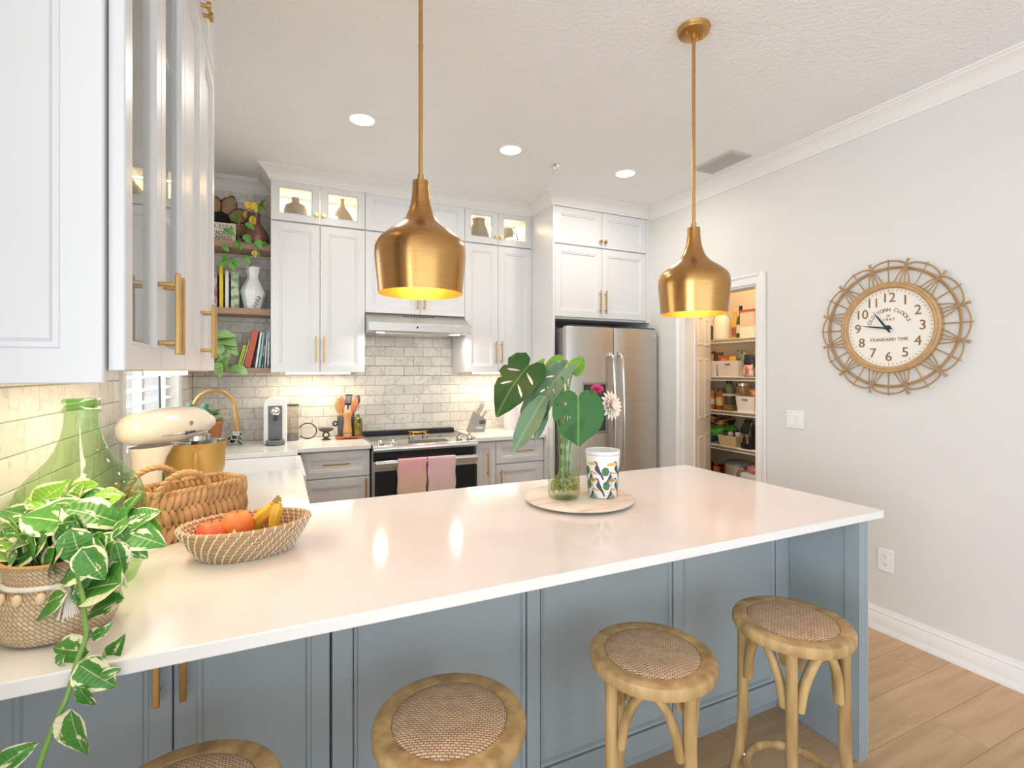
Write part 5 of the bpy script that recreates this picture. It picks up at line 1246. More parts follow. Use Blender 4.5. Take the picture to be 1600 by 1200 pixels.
m = MB(); m.lathe([(0.038, 0), (0.055, 0.15), (0.060, 0.152), (0.060, 0.180), (0.055, 0.18), (0.05, 0.16)], 28); m.build('pot', mat('terracotta', 'B4724E', 0.75, var=0.12), t, smooth=40)
for i in range(26):
    a = random.uniform(0, 2*PI); r = random.uniform(0.01, 0.06); b = Vector((-0.415-0.015+r*math.cos(a), 4.07+r*math.sin(a)*0.8, CT+0.17+random.uniform(0, 0.08)))
    put_leaf(t, L_PALE[i % 3] if i % 2 else L_GRN[i % 3], None, b, (math.cos(a), math.sin(a), random.uniform(0.1, 0.9)), (0, -0.4, 1), random.uniform(0.03, 0.05))

# ---------------------------------------------------------------- coffee corner
t = thing('capsule_jar', 'square-shouldered clear glass jar of coffee capsules', 'jar', (-0.283, 4.10, CT))
JG = glassmat('jar glass', (0.93, 0.96, 0.94), 0.02)
m = MB(); m.shell([(0.001, 0.004), (0.055, 0.003), (0.060, 0.008), (0.061, 0.11), (0.055, 0.125), (0.042, 0.13), (0.042, 0.15), (0.046, 0.152), (0.046, 0.16)], 36); m.build('jar_glass', JG, t, smooth=50)
capcol = ('4E5A50', '8A9A88', '2E3230', 'C9CBC6', '6E7C6A', '3A403C', 'A8B060', '5A625E', 'D5D6D2', '48504A')
for i in range(10):
    a = i*2.2; r = 0.032; z = CT + 0.016 + 0.028*(i//4) + 0.004*(i % 3)
    c = mat('capsule ' + capcol[i], capcol[i], 0.3, 0.5, var=0.05)
    o = thing('coffee_capsule', 'foil coffee capsule inside the glass jar', 'capsule', (-0.283+r*math.cos(a), 4.10+r*math.sin(a), z), a, 'coffee capsules in the glass jar')
    tl = 0.8
    def tlt(v): return (v[0]*math.cos(tl)+v[2]*math.sin(tl), v[1], -v[0]*math.sin(tl)+v[2]*math.cos(tl))
    m = MB(); m.lathe([(0.014, -0.006), (0.017, 0.0), (0.0225, 0.006), (0.0225, 0.008), (0.001, 0.0085)], 20); m.v = [tlt(v) for v in m.v]; m.build('capsule_cup', c, o, smooth=40)
    m = MB(); m.shell([(0.019, 0.0086), (0.023, 0.0086), (0.0235, 0.0055)], 20); m.v = [tlt(v) for v in m.v]; m.build('capsule_rim', CERAM, o, smooth=40)

t = thing('coffee_machine', 'white and grey capsule coffee machine with dome top', 'coffee machine', (-0.02, 4.03, CT))
def arch(w, h, n=14):
    r = w; pts = [(-w, 0), (w, 0)]
    for i in range(n+1): a = PI*i/n; pts.append((w*math.cos(a), h-0.045+0.045*math.sin(a)**0.8))
    return pts
m = MB(); m.prism(arch(0.078, 0.335), 0.0, 0.21, lambda a, b, h: (a, h, b)); m.build('machine_body', WPLAST, t, bevel=0.008, seg=3)
m = MB(); m.box(-0.048, 0.046, -0.004, 0.004, 0.02, 0.275); m.build('front_panel', GREYP, t, bevel=0.003)
m = MB(); m.lathe([(0.033, 0), (0.033, 0.02), (0.026, 0.034), (0.012, 0.038)], 28); m.v = [(a, -c-0.002, 0.235+b) for a, b, c in m.v]; m.build('brew_head', CHROME, t, smooth=50)
m = MB(); m.box(-0.012, 0.012, -0.03, -0.002, 0.17, 0.205); m.build('coffee_spout', DARK, t, bevel=0.004)
m = MB(); m.prism([(0.062*math.cos(a), -0.075+0.05*math.sin(a)) if math.sin(a) < 0 else (0.062*math.cos(a), -0.002) for a in [2*PI*i/28 for i in range(28)]], 0.004, 0.030); m.build('drip_tray', GREYP, t, bevel=0.003)
m = MB(); m.prism(arch(0.006, 0.010), 0.0, 0.0, lambda a, b, h: (a, h, b)) if False else m.cyl((0, -0.03, 0.03), (0, -0.03, 0.034), 0.03, n=20); m.build('cup_grid', BLACKP, t)
m = MB(); m.shell([(0.001, 0.012), (0.042, 0.012), (0.045, 0.02), (0.047, 0.265)], 28, (0.115, 0.14, 0)); m.build('water_tank', glassmat('smoky tank plastic', (0.86, 0.84, 0.80), 0.05), t, smooth=50)
m = MB(); m.lathe([(0.049, 0.262), (0.049, 0.272), (0.04, 0.276)], 28, (0.115, 0.14, 0)); m.build('tank_lid', DARK, t, smooth=40)
m = MB(); m.lathe([(0.046, 0.0), (0.047, 0.05), (0.04, 0.052)], 28, (0.115, 0.14, 0)); m.build('tank_foot', GREYP, t, smooth=40)
m = MB(); m.tube([(0.165+0.06+0.062*math.cos(R(160)-2*PI*0.86*i/24), 0.15-0.002*i, 0.068+0.058*math.sin(R(160)-2*PI*0.86*i/24)) for i in range(25)], 0.0038, 8); m.build('power_cord', BLACKP, t, smooth=60)

t = thing('pedestal_dish', 'small charcoal dish on a ring-shaped foot', 'dish', (0.332, 4.10, CT))
CHAR = mat('charcoal cast iron', '4C4A48', 0.55, var=0.1, scale=30)
m = MB(); m.lathe([(0.001, 0.062), (0.03, 0.062), (0.048, 0.072), (0.056, 0.086), (0.058, 0.088), (0.054, 0.087), (0.03, 0.07), (0.001, 0.068)], 32); m.build('dish_bowl', CHAR, t, smooth=50)
m = MB(); m.tube([(0.021*math.cos(2*PI*i/28), 0, 0.037+0.021*math.sin(2*PI*i/28)) for i in range(28)], 0.0062, 8, closed=True); m.build('ring_foot', CHAR, t, smooth=60)
m = MB(); m.lathe([(0.032, 0), (0.032, 0.005), (0.018, 0.012)], 24); m.build('foot_plate', CHAR, t, smooth=40)
t = thing('red_tray', 'red brown wooden tray under the utensils', 'tray', (0.515, 4.13, CT))
REDW = mat('red stained wood', 'B4583C', 0.45, var=0.2, scale=8, stretch=(1, 6, 6)); m = MB(); m.box(-0.108, 0.08, -0.085, 0.085, 0.008, 0.02); m.build('tray_board', REDW, t, bevel=0.003)
for dx in (-0.085, 0.057):
    m = MB(); m.box(dx-0.012, dx+0.012, -0.08, 0.08, 0, 0.008); m.build('tray_foot', REDW, t)
ZT = CT + 0.02
t = thing('utensil_crock', 'dark grey ringed crock holding wooden kitchen utensils', 'crock', (0.487, 4.165, ZT))
m = MB(); m.lathe([(0.060, 0), (0.064, 0.006), (0.068, 0.15), (0.064, 0.152), (0.058, 0.14), (0.056, 0.02)], 32); m.build('crock_body', mat('grey stoneware crock', '5C5D5F', 0.5, var=0.1), t, smooth=40)
m = MB(); m.tube([(-0.082+0.016*math.cos(2*PI*i/24), -0.01, 0.095+0.016*math.sin(2*PI*i/24)) for i in range(24)], 0.0055, 8, closed=True); m.build('ring_handle', BLACKP, t, smooth=60)
SPW = mat('beech utensil wood', 'D39A66', 0.5, var=0.15, scale=10, stretch=(1, 1, 0.2)); SPW2 = mat('reddish utensil wood', 'B97650', 0.5, var=0.15, scale=10, stretch=(1, 1, 0.2))
def utensil(name, label, bx, by, tx, ty, tz, hw, hh, material, kind='spoon'):
    o = thing(name, label, 'utensil', (bx, by, ZT+0.03), 0, 'utensils standing in the crock'); tip = Vector((tx, ty, tz)) - Vector((bx, by, ZT+0.03)); d = tip.normalized(); sd = Vector((1, 0, 0)) - d*d.x; sd.normalize()
    n0 = tip - d*hh; m = MB(); m.tube([(0, 0, 0), n0*0.5, n0], [0.006, 0.0055, 0.006], 8); m.build('utensil_handle', material, o, smooth=60)
    if kind == 'spoon':
        m = MB(); ks = 9; m.tube([n0 + d*hh*k/ks for k in range(ks+1)], [max(0.004, hw*math.sin(PI*(0.08+0.86*k/ks))**0.7) for k in range(ks+1)], 12, sq=0.28); m.build('utensil_head', material, o, smooth=60)
    elif kind == 'fork':
        m = MB(); m.bar(n0, n0+d*hh*0.45, hw*1.7, 0.007, (0, -1, 0))
        for q in (-1, -0.33, 0.33, 1): m.bar(n0+d*hh*0.4+sd*hw*0.75*q, tip+sd*hw*0.8*q, hw*0.28, 0.006, (0, -1, 0))
        m.build('utensil_head', material, o)
    else:
        m = MB(); m.bar(n0, n0+d*hh*0.18, hw*1.9, 0.003, (0, -1, 0)); m.bar(tip-d*hh*0.1, tip, hw*2, 0.003, (0, -1, 0))
        for q in (-1, -0.6, -0.2, 0.2, 0.6, 1): m.bar(n0+d*hh*0.1+sd*hw*0.9*q, tip+sd*hw*0.9*q, hw*0.2, 0.003, (0, -1, 0))
        m.build('utensil_head', material, o)
utensil('wooden_spoon', 'pale wooden spoon leaning furthest left in the crock', 0.47, 4.16, 0.412, 4.14, 1.205, 0.03, 0.10, SPW)
utensil('wooden_fork', 'pale wooden fork with tines in the crock', 0.475, 4.15, 0.435, 4.12, 1.235, 0.026, 0.09, SPW, 'fork')
utensil('wooden_spoon', 'upright wooden spoon behind the fork in the crock', 0.48, 4.18, 0.455, 4.18, 1.24, 0.028, 0.09, SPW2)
utensil('slotted_turner', 'black slotted turner standing in the crock', 0.49, 4.17, 0.510, 4.18, 1.255, 0.026, 0.085, BLACKP, 'turner')
utensil('wooden_paddle', 'broad reddish wooden spatula leaning right in the crock', 0.50, 4.15, 0.560, 4.12, 1.235, 0.034, 0.13, SPW2)
utensil('serving_spoon', 'dark plastic spoon leaning furthest right in the crock', 0.51, 4.18, 0.585, 4.19, 1.245, 0.030, 0.09, BLACKP)
t = thing('pepper_grinder', 'tall light wooden pepper grinder in front of the crock', 'pepper grinder', (0.487, 4.075, ZT))
m = MB(); m.lathe([(0.032, 0), (0.034, 0.004), (0.033, 0.05), (0.029, 0.085), (0.026, 0.12), (0.029, 0.15), (0.030, 0.16)], 28); m.build('grinder_body', SPW, t, smooth=50)
m = MB(); m.lathe([(0.030, 0.161), (0.033, 0.168), (0.032, 0.185), (0.024, 0.198), (0.001, 0.202)], 28); m.build('grinder_head', SPW, t, smooth=50)
m = MB(); m.cyl((0, 0, 0.2), (0, 0, 0.212), 0.007, n=12); m.build('grinder_knob', STEELH, t)
m = MB(); m.lathe([(0.0342, 0.022), (0.0342, 0.032)], 28); m.build('maker_label', mat('grey label', '8A8074', 0.6, var=0.1), t)
t = thing('oil_bottle', 'olive oil bottle with steel pourer on the red tray', 'bottle', (0.566, 4.085, ZT))
m = MB(); m.lathe([(0.032, 0), (0.034, 0.005), (0.034, 0.115), (0.028, 0.135), (0.013, 0.148), (0.012, 0.165), (0.014, 0.168)], 28); m.build('bottle_body', mat('olive oil glass', '8A7A1E', 0.08, col2='5C5A1A', scale=6, spec=0.8), t, smooth=50)
m = MB(); m.tube([(0, 0, 0.165), (0, 0, 0.19), (0.004, -0.004, 0.215), (0.010, -0.01, 0.235)], [0.010, 0.005, 0.004, 0.003], 10); m.build('pourer', STEELH, t, smooth=50)
m = MB(); m.tube([(0.0, -0.036, 0.105+0) for i in range(1)] + [(0.013*math.cos(2*PI*i/20), -0.037, 0.118+0.013*math.sin(2*PI*i/20)) for i in range(20)][1:], 0.0025, 6); m.build('neck_tag', BLACKP, t, smooth=50)

# ---------------------------------------------------------------- knife block, canister
t = thing('knife_block', 'grey knife block full of steel handled knives right of the range', 'knife block', (1.572, 4.12, CT), R(-14))
KB = mat('grey wood block', '9A958E', 0.5, var=0.1, scale=10)
m = MB(); m.prism([(-0.085, 0), (0.065, 0), (0.082, 0.105), (-0.022, 0.178)], -0.055, 0.055, lambda a, b, h: (a, h, b)); m.build('block_body', KB, t, bevel=0.003)
m = MB(); m.box(-0.01, 0.05, -0.057, -0.0548, 0.03, 0.05); m.build('name_plate', STEELH, t)
dk = Vector((0.50, -0.10, 0.86)).normalized()
for i in range(5):
    b = Vector((-0.012+0.014*(i % 3), -0.038+0.019*i, 0.160-0.010*(i % 3))); e = b + dk*(0.10+0.02*(i % 2)); m = MB(); m.tube([b, b.lerp(e, 0.3), b.lerp(e, 0.7), e], [0.008, 0.0085, 0.008, 0.0098], 10, sq=0.7)
    m.build('knife_handle', STEELH, t, smooth=50)
for i in range(6):
    b = Vector((0.052, -0.045+0.018*i, 0.118)); e = b + dk*0.07; m = MB(); m.tube([b, b.lerp(e, 0.5), e], [0.0055, 0.006, 0.0068], 8, sq=0.7); m.build('steak_knife_handle', STEELH, t, smooth=50)
for q in (-0.012, 0.012):
    m = MB(); m.tube([(0.045+q+0.011*math.cos(2*PI*i/16), -0.059, 0.085+0.014*math.sin(2*PI*i/16)) for i in range(16)], 0.003, 6, closed=True); m.build('scissor_loop', BLACKP, t, smooth=50)
t = thing('white_canister', 'tall white lidded canister beside the refrigerator panel', 'canister', (1.905, 4.12, CT))
m = MB(); m.lathe([(0.060, 0), (0.064, 0.005), (0.064, 0.20), (0.06, 0.204)], 32); m.build('canister_body', mat('frosted lilac white', 'E7E2E4', 0.3, var=0.03), t, smooth=40)
m = MB(); m.lathe([(0.066, 0.202), (0.066, 0.222), (0.05, 0.232), (0.012, 0.234), (0.012, 0.25), (0.001, 0.252)], 32); m.build('canister_lid', WPLAST, t, smooth=40)

# ---------------------------------------------------------------- on the range
t = thing('gold_spoon_rest', 'gold sculpted spoon rest on the black cooktop', 'spoon rest', (1.00, 3.93, 0.922), R(10))
GOLD = mat('polished gold', 'C99A45', 0.25, 1.0, var=0.1, scale=30)
m = MB(); m.tube([(-0.075, 0, 0.045), (-0.04, 0, 0.035), (0, 0, 0.030), (0.05, 0, 0.032), (0.085, 0, 0.040)], [0.006, 0.016, 0.022, 0.018, 0.006], 14, sq=0.6); m.build('rest_body', GOLD, t, smooth=60)
for sx_ in (-0.035, 0.04):
    for sy_ in (-1, 1):
        m = MB(); m.tube([(sx_, 0, 0.03), (sx_*1.4, sy_*0.03, 0.028), (sx_*1.7, sy_*0.045, 0.004)], [0.007, 0.006, 0.004], 8); m.build('rest_leg', GOLD, t, smooth=60)
def towel(label, x0, x1, zb, back, cols, ph):
    t = wthing('dish_towel', label, 'towel', (x0, 3.60, zb), 'towels on the oven handle')
    nx, prof = 22, []
    n1 = 16
    for i in range(n1+1): prof.append((3.592, zb+(0.802-zb)*i/n1))
    for i in range(1, 6): a = PI*i/6; prof.append((3.611-0.019*math.cos(a), 0.802+0.010*math.sin(a)))
    for i in range(0, 9): prof.append((3.632, 0.802-(0.802-back)*i/8))
    vs = []
    for j, (y, z) in enumerate(prof):
        drop = max(0, (0.80-z)/0.3)
        for i in range(nx+1):
            u = i/nx; w = (x1-x0)*(1-0.03*drop); x = x0+(x1-x0)*0.5+(u-0.5)*w
            vs.append((x + 0.003*math.sin(z*40+ph), y - 0.006*drop*(1+math.sin(u*13+ph+z*6))*(1 if j <= n1 else -0.0), z + 0.003*math.sin(u*7+ph)*(1 if j == 0 else 0)))
    k = nx+1; fs = [(j*k+i, j*k+i+1, (j+1)*k+i+1, (j+1)*k+i) for j in range(len(prof)-1) for i in range(nx)]
    m = MB(); m.add(vs, fs)
    mm = bpy.data.materials.new('woven towel'); mm.use_nodes = True; N = mm.node_tree.nodes; L = mm.node_tree.links; p = N['Principled BSDF']; p.inputs['Roughness'].default_value = 0.9
    tc = N.new('ShaderNodeTexCoord'); sp = N.new('ShaderNodeSeparateXYZ'); L.new(tc.outputs['Object'], sp.inputs[0])
    nz = N.new('ShaderNodeTexNoise'); nz.inputs['Scale'].default_value = 14; L.new(tc.outputs['Object'], nz.inputs['Vector'])
    ad = N.new('ShaderNodeMath'); ad.operation = 'MULTIPLY_ADD'; ad.inputs[1].default_value = 0.06; L.new(nz.outputs[0], ad.inputs[0]); L.new(sp.outputs[2], ad.inputs[2])
    mr = N.new('ShaderNodeMapRange'); mr.inputs['From Min'].default_value = 0.02; mr.inputs['From Max'].default_value = 0.34; L.new(ad.outputs[0], mr.inputs['Value'])
    rp = N.new('ShaderNodeValToRGB'); rp.color_ramp.elements[0].color = srgb(cols[0]); rp.color_ramp.elements[1].color = srgb(cols[2]); e = rp.color_ramp.elements.new(0.55); e.color = srgb(cols[1]); L.new(mr.outputs[0], rp.inputs[0])
    wv = N.new('ShaderNodeTexChecker'); wv.inputs['Scale'].default_value = 190; wv.inputs['Color1'].default_value = (1, 1, 1, 1); wv.inputs['Color2'].default_value = (0.93, 0.92, 0.92, 1); L.new(tc.outputs['Object'], wv.inputs['Vector'])
    mx = N.new('ShaderNodeMixRGB'); mx.blend_type = 'MULTIPLY'; mx.inputs[0].default_value = 1; L.new(rp.outputs[0], mx.inputs[1]); L.new(wv.outputs[0], mx.inputs[2]); L.new(mx.outputs[0], p.inputs['Base Color'])
    o = m.build('towel_cloth', mm, t, smooth=80); sd = o.modifiers.new('thick', 'SOLIDIFY'); sd.thickness = 0.003
towel('pink and tan woven towel on the left of the oven handle', 0.775, 0.983, 0.46, 0.5, ('DDC7A4', 'E2C4AC', 'F2B4BC'), 0.4)
towel('lilac pink woven towel on the right of the oven handle', 0.992, 1.205, 0.49, 0.52, ('E2D0CC', 'E6CBCB', 'EBC6CE'), 2.1)

# ---------------------------------------------------------------- lazy susan with vases
t = thing('lazy_susan', 'round pale marble turntable board in the middle of the peninsula', 'turntable', (1.105, 1.735, CT))
SUS = mat('pale veined stone', 'EDE3D3', 0.35, col2='D9C9B2', scale=5, stretch=(1, 6, 1), contrast=(0.35, 0.6))
m = MB(); m.lathe([(0.205, 0.008), (0.216, 0.010), (0.220, 0.014), (0.220, 0.018), (0.217, 0.0205), (0.001, 0.0205)], 64); m.build('board', SUS, t, smooth=40)
m = MB(); m.lathe([(0.10, 0), (0.10, 0.008)], 40); m.build('swivel_base', DARK, t)
ZL = CT + 0.0205
VX, VY = 1.030, 1.725
t = thing('glass_vase', 'clear dimpled glass vase with rooted monstera cuttings', 'vase', (VX, VY, ZL))
VG = glassmat('dimpled vase glass', (0.93, 0.96, 0.92), 0.03)
m = MB(); n = 40; prof = [(0.001, 0.010), (0.055, 0.004), (0.061, 0.010)] + [(0.0635+0.0014*math.sin(i*1.9), 0.02+0.0132*i) for i in range(20)] + [(0.066, 0.279), (0.063, 0.279)]
m.shell(prof, n); m.build('vase_glass', VG, t, smooth=60)
m = MB(); m.lathe([(0.058, 0.008), (0.0605, 0.02), (0.060, 0.088), (0.001, 0.088)], 36); m.build('water', glassmat('vase water', (0.94, 0.95, 0.82), 0.02, ior=1.33), t, smooth=50)
t = thing('monstera_cuttings', 'dark green monstera leaves on long stems in the dimpled vase', 'plant', (VX, VY, ZL+0.02))
heart = [(0.0, 0.10), (0.06, 0.0), (0.17, -0.05), (0.31, -0.01), (0.43, 0.12), (0.485, 0.30), (0.475, 0.48), (0.41, 0.65), (0.29, 0.79), (0.14, 0.90), (0.03, 1.0), (0.0, 1.0), (-0.03, 0.98), (-0.13, 0.90), (-0.26, 0.83), (-0.36, 0.74), (-0.39, 0.66), (-0.26, 0.58), (-0.13, 0.46), (-0.22, 0.43), (-0.36, 0.50), (-0.44, 0.56), (-0.475, 0.42), (-0.47, 0.24), (-0.41, 0.10), (-0.30, 0.0), (-0.17, -0.05), (-0.06, 0.0)]
hole = [(-0.42, 0.24), (-0.30, 0.19), (-0.18, 0.20), (-0.20, 0.24), (-0.32, 0.25)]
split = [(0.0, 0.12), (0.07, 0.0), (0.20, -0.04), (0.33, 0.05), (0.38, 0.20), (0.30, 0.30), (0.36, 0.34), (0.37, 0.46), (0.26, 0.50), (0.31, 0.55), (0.29, 0.68), (0.17, 0.84), (0.02, 1.0), (-0.02, 1.0), (-0.18, 0.84), (-0.30, 0.66), (-0.36, 0.45), (-0.38, 0.22), (-0.33, 0.06), (-0.20, -0.04), (-0.07, 0.0)]
def slit(x0, y0, x1, y1, w):
    d = Vector((x1-x0, y1-y0)); n_ = Vector((-d.y, d.x)).normalized()*w; p = Vector((x0, y0)); return [tuple(p), tuple(p+d*0.3+n_*0.8), tuple(p+d*0.75+n_), tuple(p+d), tuple(p+d*0.75-n_*0.6), tuple(p+d*0.3-n_*0.5)]
sh = [slit(0.05, 0.26, 0.27, 0.36, 0.022), slit(-0.05, 0.24, -0.30, 0.36, 0.024), slit(-0.05, 0.46, -0.26, 0.60, 0.022), slit(0.05, 0.46, 0.22, 0.60, 0.018)]
young = [(0.0, 0.10), (0.08, 0.0), (0.22, -0.02), (0.34, 0.12), (0.38, 0.34), (0.32, 0.6), (0.18, 0.82), (0.0, 1.0), (-0.18, 0.82), (-0.32, 0.6), (-0.38, 0.34), (-0.34, 0.12), (-0.22, -0.02), (-0.08, 0.0)]
narrow = [(0.0, 0.0), (0.10, 0.05), (0.17, 0.25), (0.20, 0.5), (0.14, 0.78), (0.0, 1.0), (-0.14, 0.78), (-0.20, 0.5), (-0.17, 0.25), (-0.10, 0.05)]
def ml(nm, ol, hs, mm, **k): me = cut_leaf(nm, ol, hs, **k); me.materials.append(mm); return me
M_H = ml('monstera_heart', heart, [hole], MONST, droop=0.22, fold=0.05); M_S = ml('monstera_split', split, sh, MONST, droop=0.5, fold=0.2); M_S2 = ml('monstera_split_b', split, sh, MONSTG, droop=0.6, fold=0.35)
M_Y = ml('monstera_young', young, [], MONSTL, droop=0.3, fold=0.25); M_N = ml('monstera_narrow', narrow, [], MONSTG, droop=0.2, fold=0.5)
top = Vector((VX, VY, ZL+0.28))
def mleaf(me, u0, v0, u1, v1, tt, tt1, nrm, ws=1.0, st_r=0.0035, via=None):
    b = view_pt(u0, v0, tt); e = view_pt(u1, v1, tt1); d = e-b; o = put_leaf(t, me, None, b, d, nrm, d.length, 'leaf', ws)
    base = Vector((VX+random.uniform(-0.03, 0.03), VY+random.uniform(-0.03, 0.03), ZL+0.03)); mid = top + Vector((random.uniform(-0.025, 0.025), random.uniform(-0.03, 0.03), 0.0))
    att = b + d*0.10
    stem(t, [base, mid, (mid+att)/2 + (UP*0.02 if via is None else via), att], st_r, STEMG if me is not M_N else STEMD)
mleaf(M_H, 903, 613, 905, 697, 1.84, 1.80, -FWD + UP*0.15, -1.02, via=UP*0.06)
mleaf(M_S, 834, 563, 768, 634, 1.98, 1.90, -FWD*0.7 + UP*0.7, 0.95, via=UP*0.05)
mleaf(M_S2, 889, 570, 822, 640, 1.95, 1.86, -FWD*0.55 + UP*0.6 - RGT*0.5, 0.75, via=UP*0.08)
mleaf(M_N, 852, 618, 801, 703, 1.90, 1.80, -FWD - RGT*0.3, 0.85, via=UP*0.06)
mleaf(M_N, 850, 618, 840, 690, 1.92, 1.86, -FWD + RGT*0.4, 0.8, via=UP*0.06)
mleaf(M_Y, 893, 584, 912, 555, 1.96, 1.98, -FWD + UP*0.3, 1.0, via=UP*0.05)
mleaf(M_Y, 882, 560, 846, 584, 2.02, 2.0, -FWD*0.6 + UP*0.8, 1.0, via=UP*0.06)
mleaf(M_Y, 832, 585, 851, 558, 2.02, 2.02, -FWD + UP*0.3, 0.55, via=UP*0.03)
mleaf(M_N, 846, 598, 810, 655, 1.97, 1.93, -FWD - RGT*0.5, 0.7, via=UP*0.06)
m = MB(); RT = mat('pale roots', 'A9A65A', 0.6, var=0.25, scale=30)
for k in range(26):
    a = random.uniform(0, 2*PI); pts = []; r0 = random.uniform(0.01, 0.03)
    for j in range(7): a += random.uniform(0.3, 0.8); r0 = min(0.052, r0+random.uniform(0, 0.012)); pts.append((r0*math.cos(a), r0*math.sin(a), 0.07-0.0105*j*random.uniform(0.7, 1.05)))
    m.tube(smooth_path(pts, 3), 0.0015, 5)
stuff(m.build('roots', RT, t, smooth=60))

t = thing('glass_vase', 'slim clear vase with cut flowers behind the patterned tumbler', 'vase', (1.142, 1.862, ZL))
m = MB(); m.shell([(0.001, 0.006), (0.036, 0.003), (0.040, 0.010), (0.042, 0.10), (0.048, 0.19), (0.054, 0.24)], 36); m.build('vase_glass', VG, t, smooth=60)
m = MB(); m.lathe([(0.037, 0.006), (0.0395, 0.02), (0.0405, 0.09), (0.001, 0.09)], 30); m.build('water', MATS['vase water'], t, smooth=50)
fb = Vector((1.142, 1.862, ZL+0.02))
def flower(name, label, c, r, petals, layers, pm, cm, face):
    o = thing(name, label, 'flower', c, 0, 'cut flowers in the slim vase'); face = Vector(face).normalized(); q = face.to_track_quat('Z', 'Y').to_matrix()
    for L_ in range(layers):
        for k in range(petals):
            a = 2*PI*(k+0.5*L_)/petals; el = 0.15+0.42*L_; d = q @ Vector((math.cos(a)*math.cos(el), math.sin(a)*math.cos(el), math.sin(el))); nr = q @ Vector((-math.cos(a)*math.sin(el), -math.sin(a)*math.sin(el), math.cos(el)))
            p = put_leaf(o, pm, None, c, d, nr, r*(1-0.17*L_), 'petal')
    m = MB(); m.ball((0, 0, 0), r*0.16, 8); m.build('flower_centre', cm, o, smooth=60)
    stem(o, [c - face*r*0.1, c*0.6+Vector((1.142, 1.862, ZL+0.24))*0.4 + UP*0.01, Vector((1.142+random.uniform(-0.02, 0.02), 1.862, ZL+0.22)), fb+Vector((random.uniform(-0.025, 0.025), random.uniform(-0.025, 0.025), 0))], 0.0028, STEMG, 'flower_stem')
PW = leaf_mesh('white_petal', 0.17, 0.8, 0.1, 0.6, 0.6, 4, 6, 0); PW.materials.append(mat('white petal', 'F6EFE2', 0.6, var=0.04, scale=20)); PK = leaf_mesh('pink_petal', 0.22, 0.8, 0.1, 0.5, 0.6, 4, 6, 0); PK.materials.append(mat('pink petal', 'D84A82', 0.6, var=0.15, scale=20))
YC = mat('flower centre yellow green', 'C9B84A', 0.7, var=0.2, scale=60)
flower('white_chrysanthemum', 'white many petalled flower in front of the refrigerator handles', view_pt(953, 634, 2.10), 0.066, 15, 3, PW, YC, -FWD*0.8 + RGT*0.7 + UP*0.2)
flower('pink_flower', 'small pink flower peeking above the large heart shaped leaf', view_pt(933, 608, 2.12), 0.032, 11, 3, PK, YC, -FWD*0.6 + UP*0.8)

t = thing('patterned_tumbler', 'white tumbler printed with toucans and palm leaves', 'tumbler', (1.192, 1.692, ZL))
TB = CERAM
def trad(z): return 0.0575 + 0.0125*z/0.188
m = MB(); m.shell([(0.001, 0.002), (0.054, 0.002), (0.0575, 0.005), (0.0700, 0.186), (0.0695, 0.188), (0.0670, 0.187), (0.0545, 0.012), (0.001, 0.011)], 56); m.build('tumbler_body', TB, t, smooth=50)
m = MB(); m.shell([(trad(0.172)+0.0004, 0.172), (trad(0.174)+0.0004, 0.174)], 56); m.build('rim_line', mat('grey print', '9A9CA0', 0.5, var=0.05), t)
prints = {'toucan_body': [], 'toucan_beak': [], 'toucan_face': [], 'palm_leaf': []}
def decal(pts, a0, z0, s, key, flip=1):
    prints[key].append([(a0 + flip*x*s/0.064, z0 + y*s) for x, y in pts])
body = [(-0.15, 0.95), (0.0, 1.0), (0.15, 0.93), (0.2, 0.75), (0.30, 0.5), (0.42, 0.2), (0.55, 0.0), (0.66, -0.35), (0.55, -0.4), (0.42, -0.1), (0.2, 0.1), (0.0, 0.3), (-0.05, 0.5), (0.05, 0.65), (0.08, 0.8), (0.0, 0.88)]
beak = [(-0.02, 0.86), (-0.25, 0.92), (-0.55, 0.86), (-0.72, 0.70), (-0.5, 0.66), (-0.2, 0.68), (0.0, 0.72)]
facep = [(-0.02, 0.88), (0.06, 0.86), (0.09, 0.74), (0.04, 0.62), (-0.04, 0.66)]
fan = []
for k in range(9):
    a = R(20+140*k/8); fan += [(0.10*math.cos(a-0.12), 0.10*math.sin(a-0.12)), (0.55*math.cos(a), 0.55*math.sin(a)), (0.10*math.cos(a+0.12), 0.10*math.sin(a+0.12))]
fan += [(-0.02, -0.5), (0.03, -0.5)]
round_ = [(0.36*math.cos(2*PI*k/14)*(0.9 if k % 2 else 1.05), 0.42*math.sin(2*PI*k/14)) for k in range(14)]
camdir = math.atan2(-1.692, -1.192)
for row_ in range(2):
    for k in range(5):
        a0 = camdir + R(-26 + 72*k + row_*4); z = 0.098 - row_*0.066
        decal(body, a0, z, 0.052, 'toucan_body'); decal(beak, a0, z, 0.052, 'toucan_beak'); decal(facep, a0, z, 0.052, 'toucan_face')
        for kk in range(9):
            b_ = R(15+150*kk/8); decal([(0.05*math.cos(b_-0.5), 0.05*math.sin(b_-0.5)), (0.30*math.cos(b_-0.10), 0.30*math.sin(b_-0.10)), (0.55*math.cos(b_), 0.55*math.sin(b_)), (0.30*math.cos(b_+0.10), 0.30*math.sin(b_+0.10))], a0+R(-14), z-0.030, 0.044, 'palm_leaf')
        decal([(-0.03, -0.45), (0.03, -0.45), (0.03, 0.05), (-0.03, 0.05)], a0+R(-14), z-0.030, 0.044, 'palm_leaf'); decal(round_, a0+R(36), z+0.012+0.01*row_, 0.042, 'palm_leaf')
        decal(body, a0+R(58), z-0.024, 0.036, 'toucan_body', -1); decal(beak, a0+R(58), z-0.024, 0.036, 'toucan_beak', -1); decal(facep, a0+R(58), z-0.024, 0.036, 'toucan_face', -1)
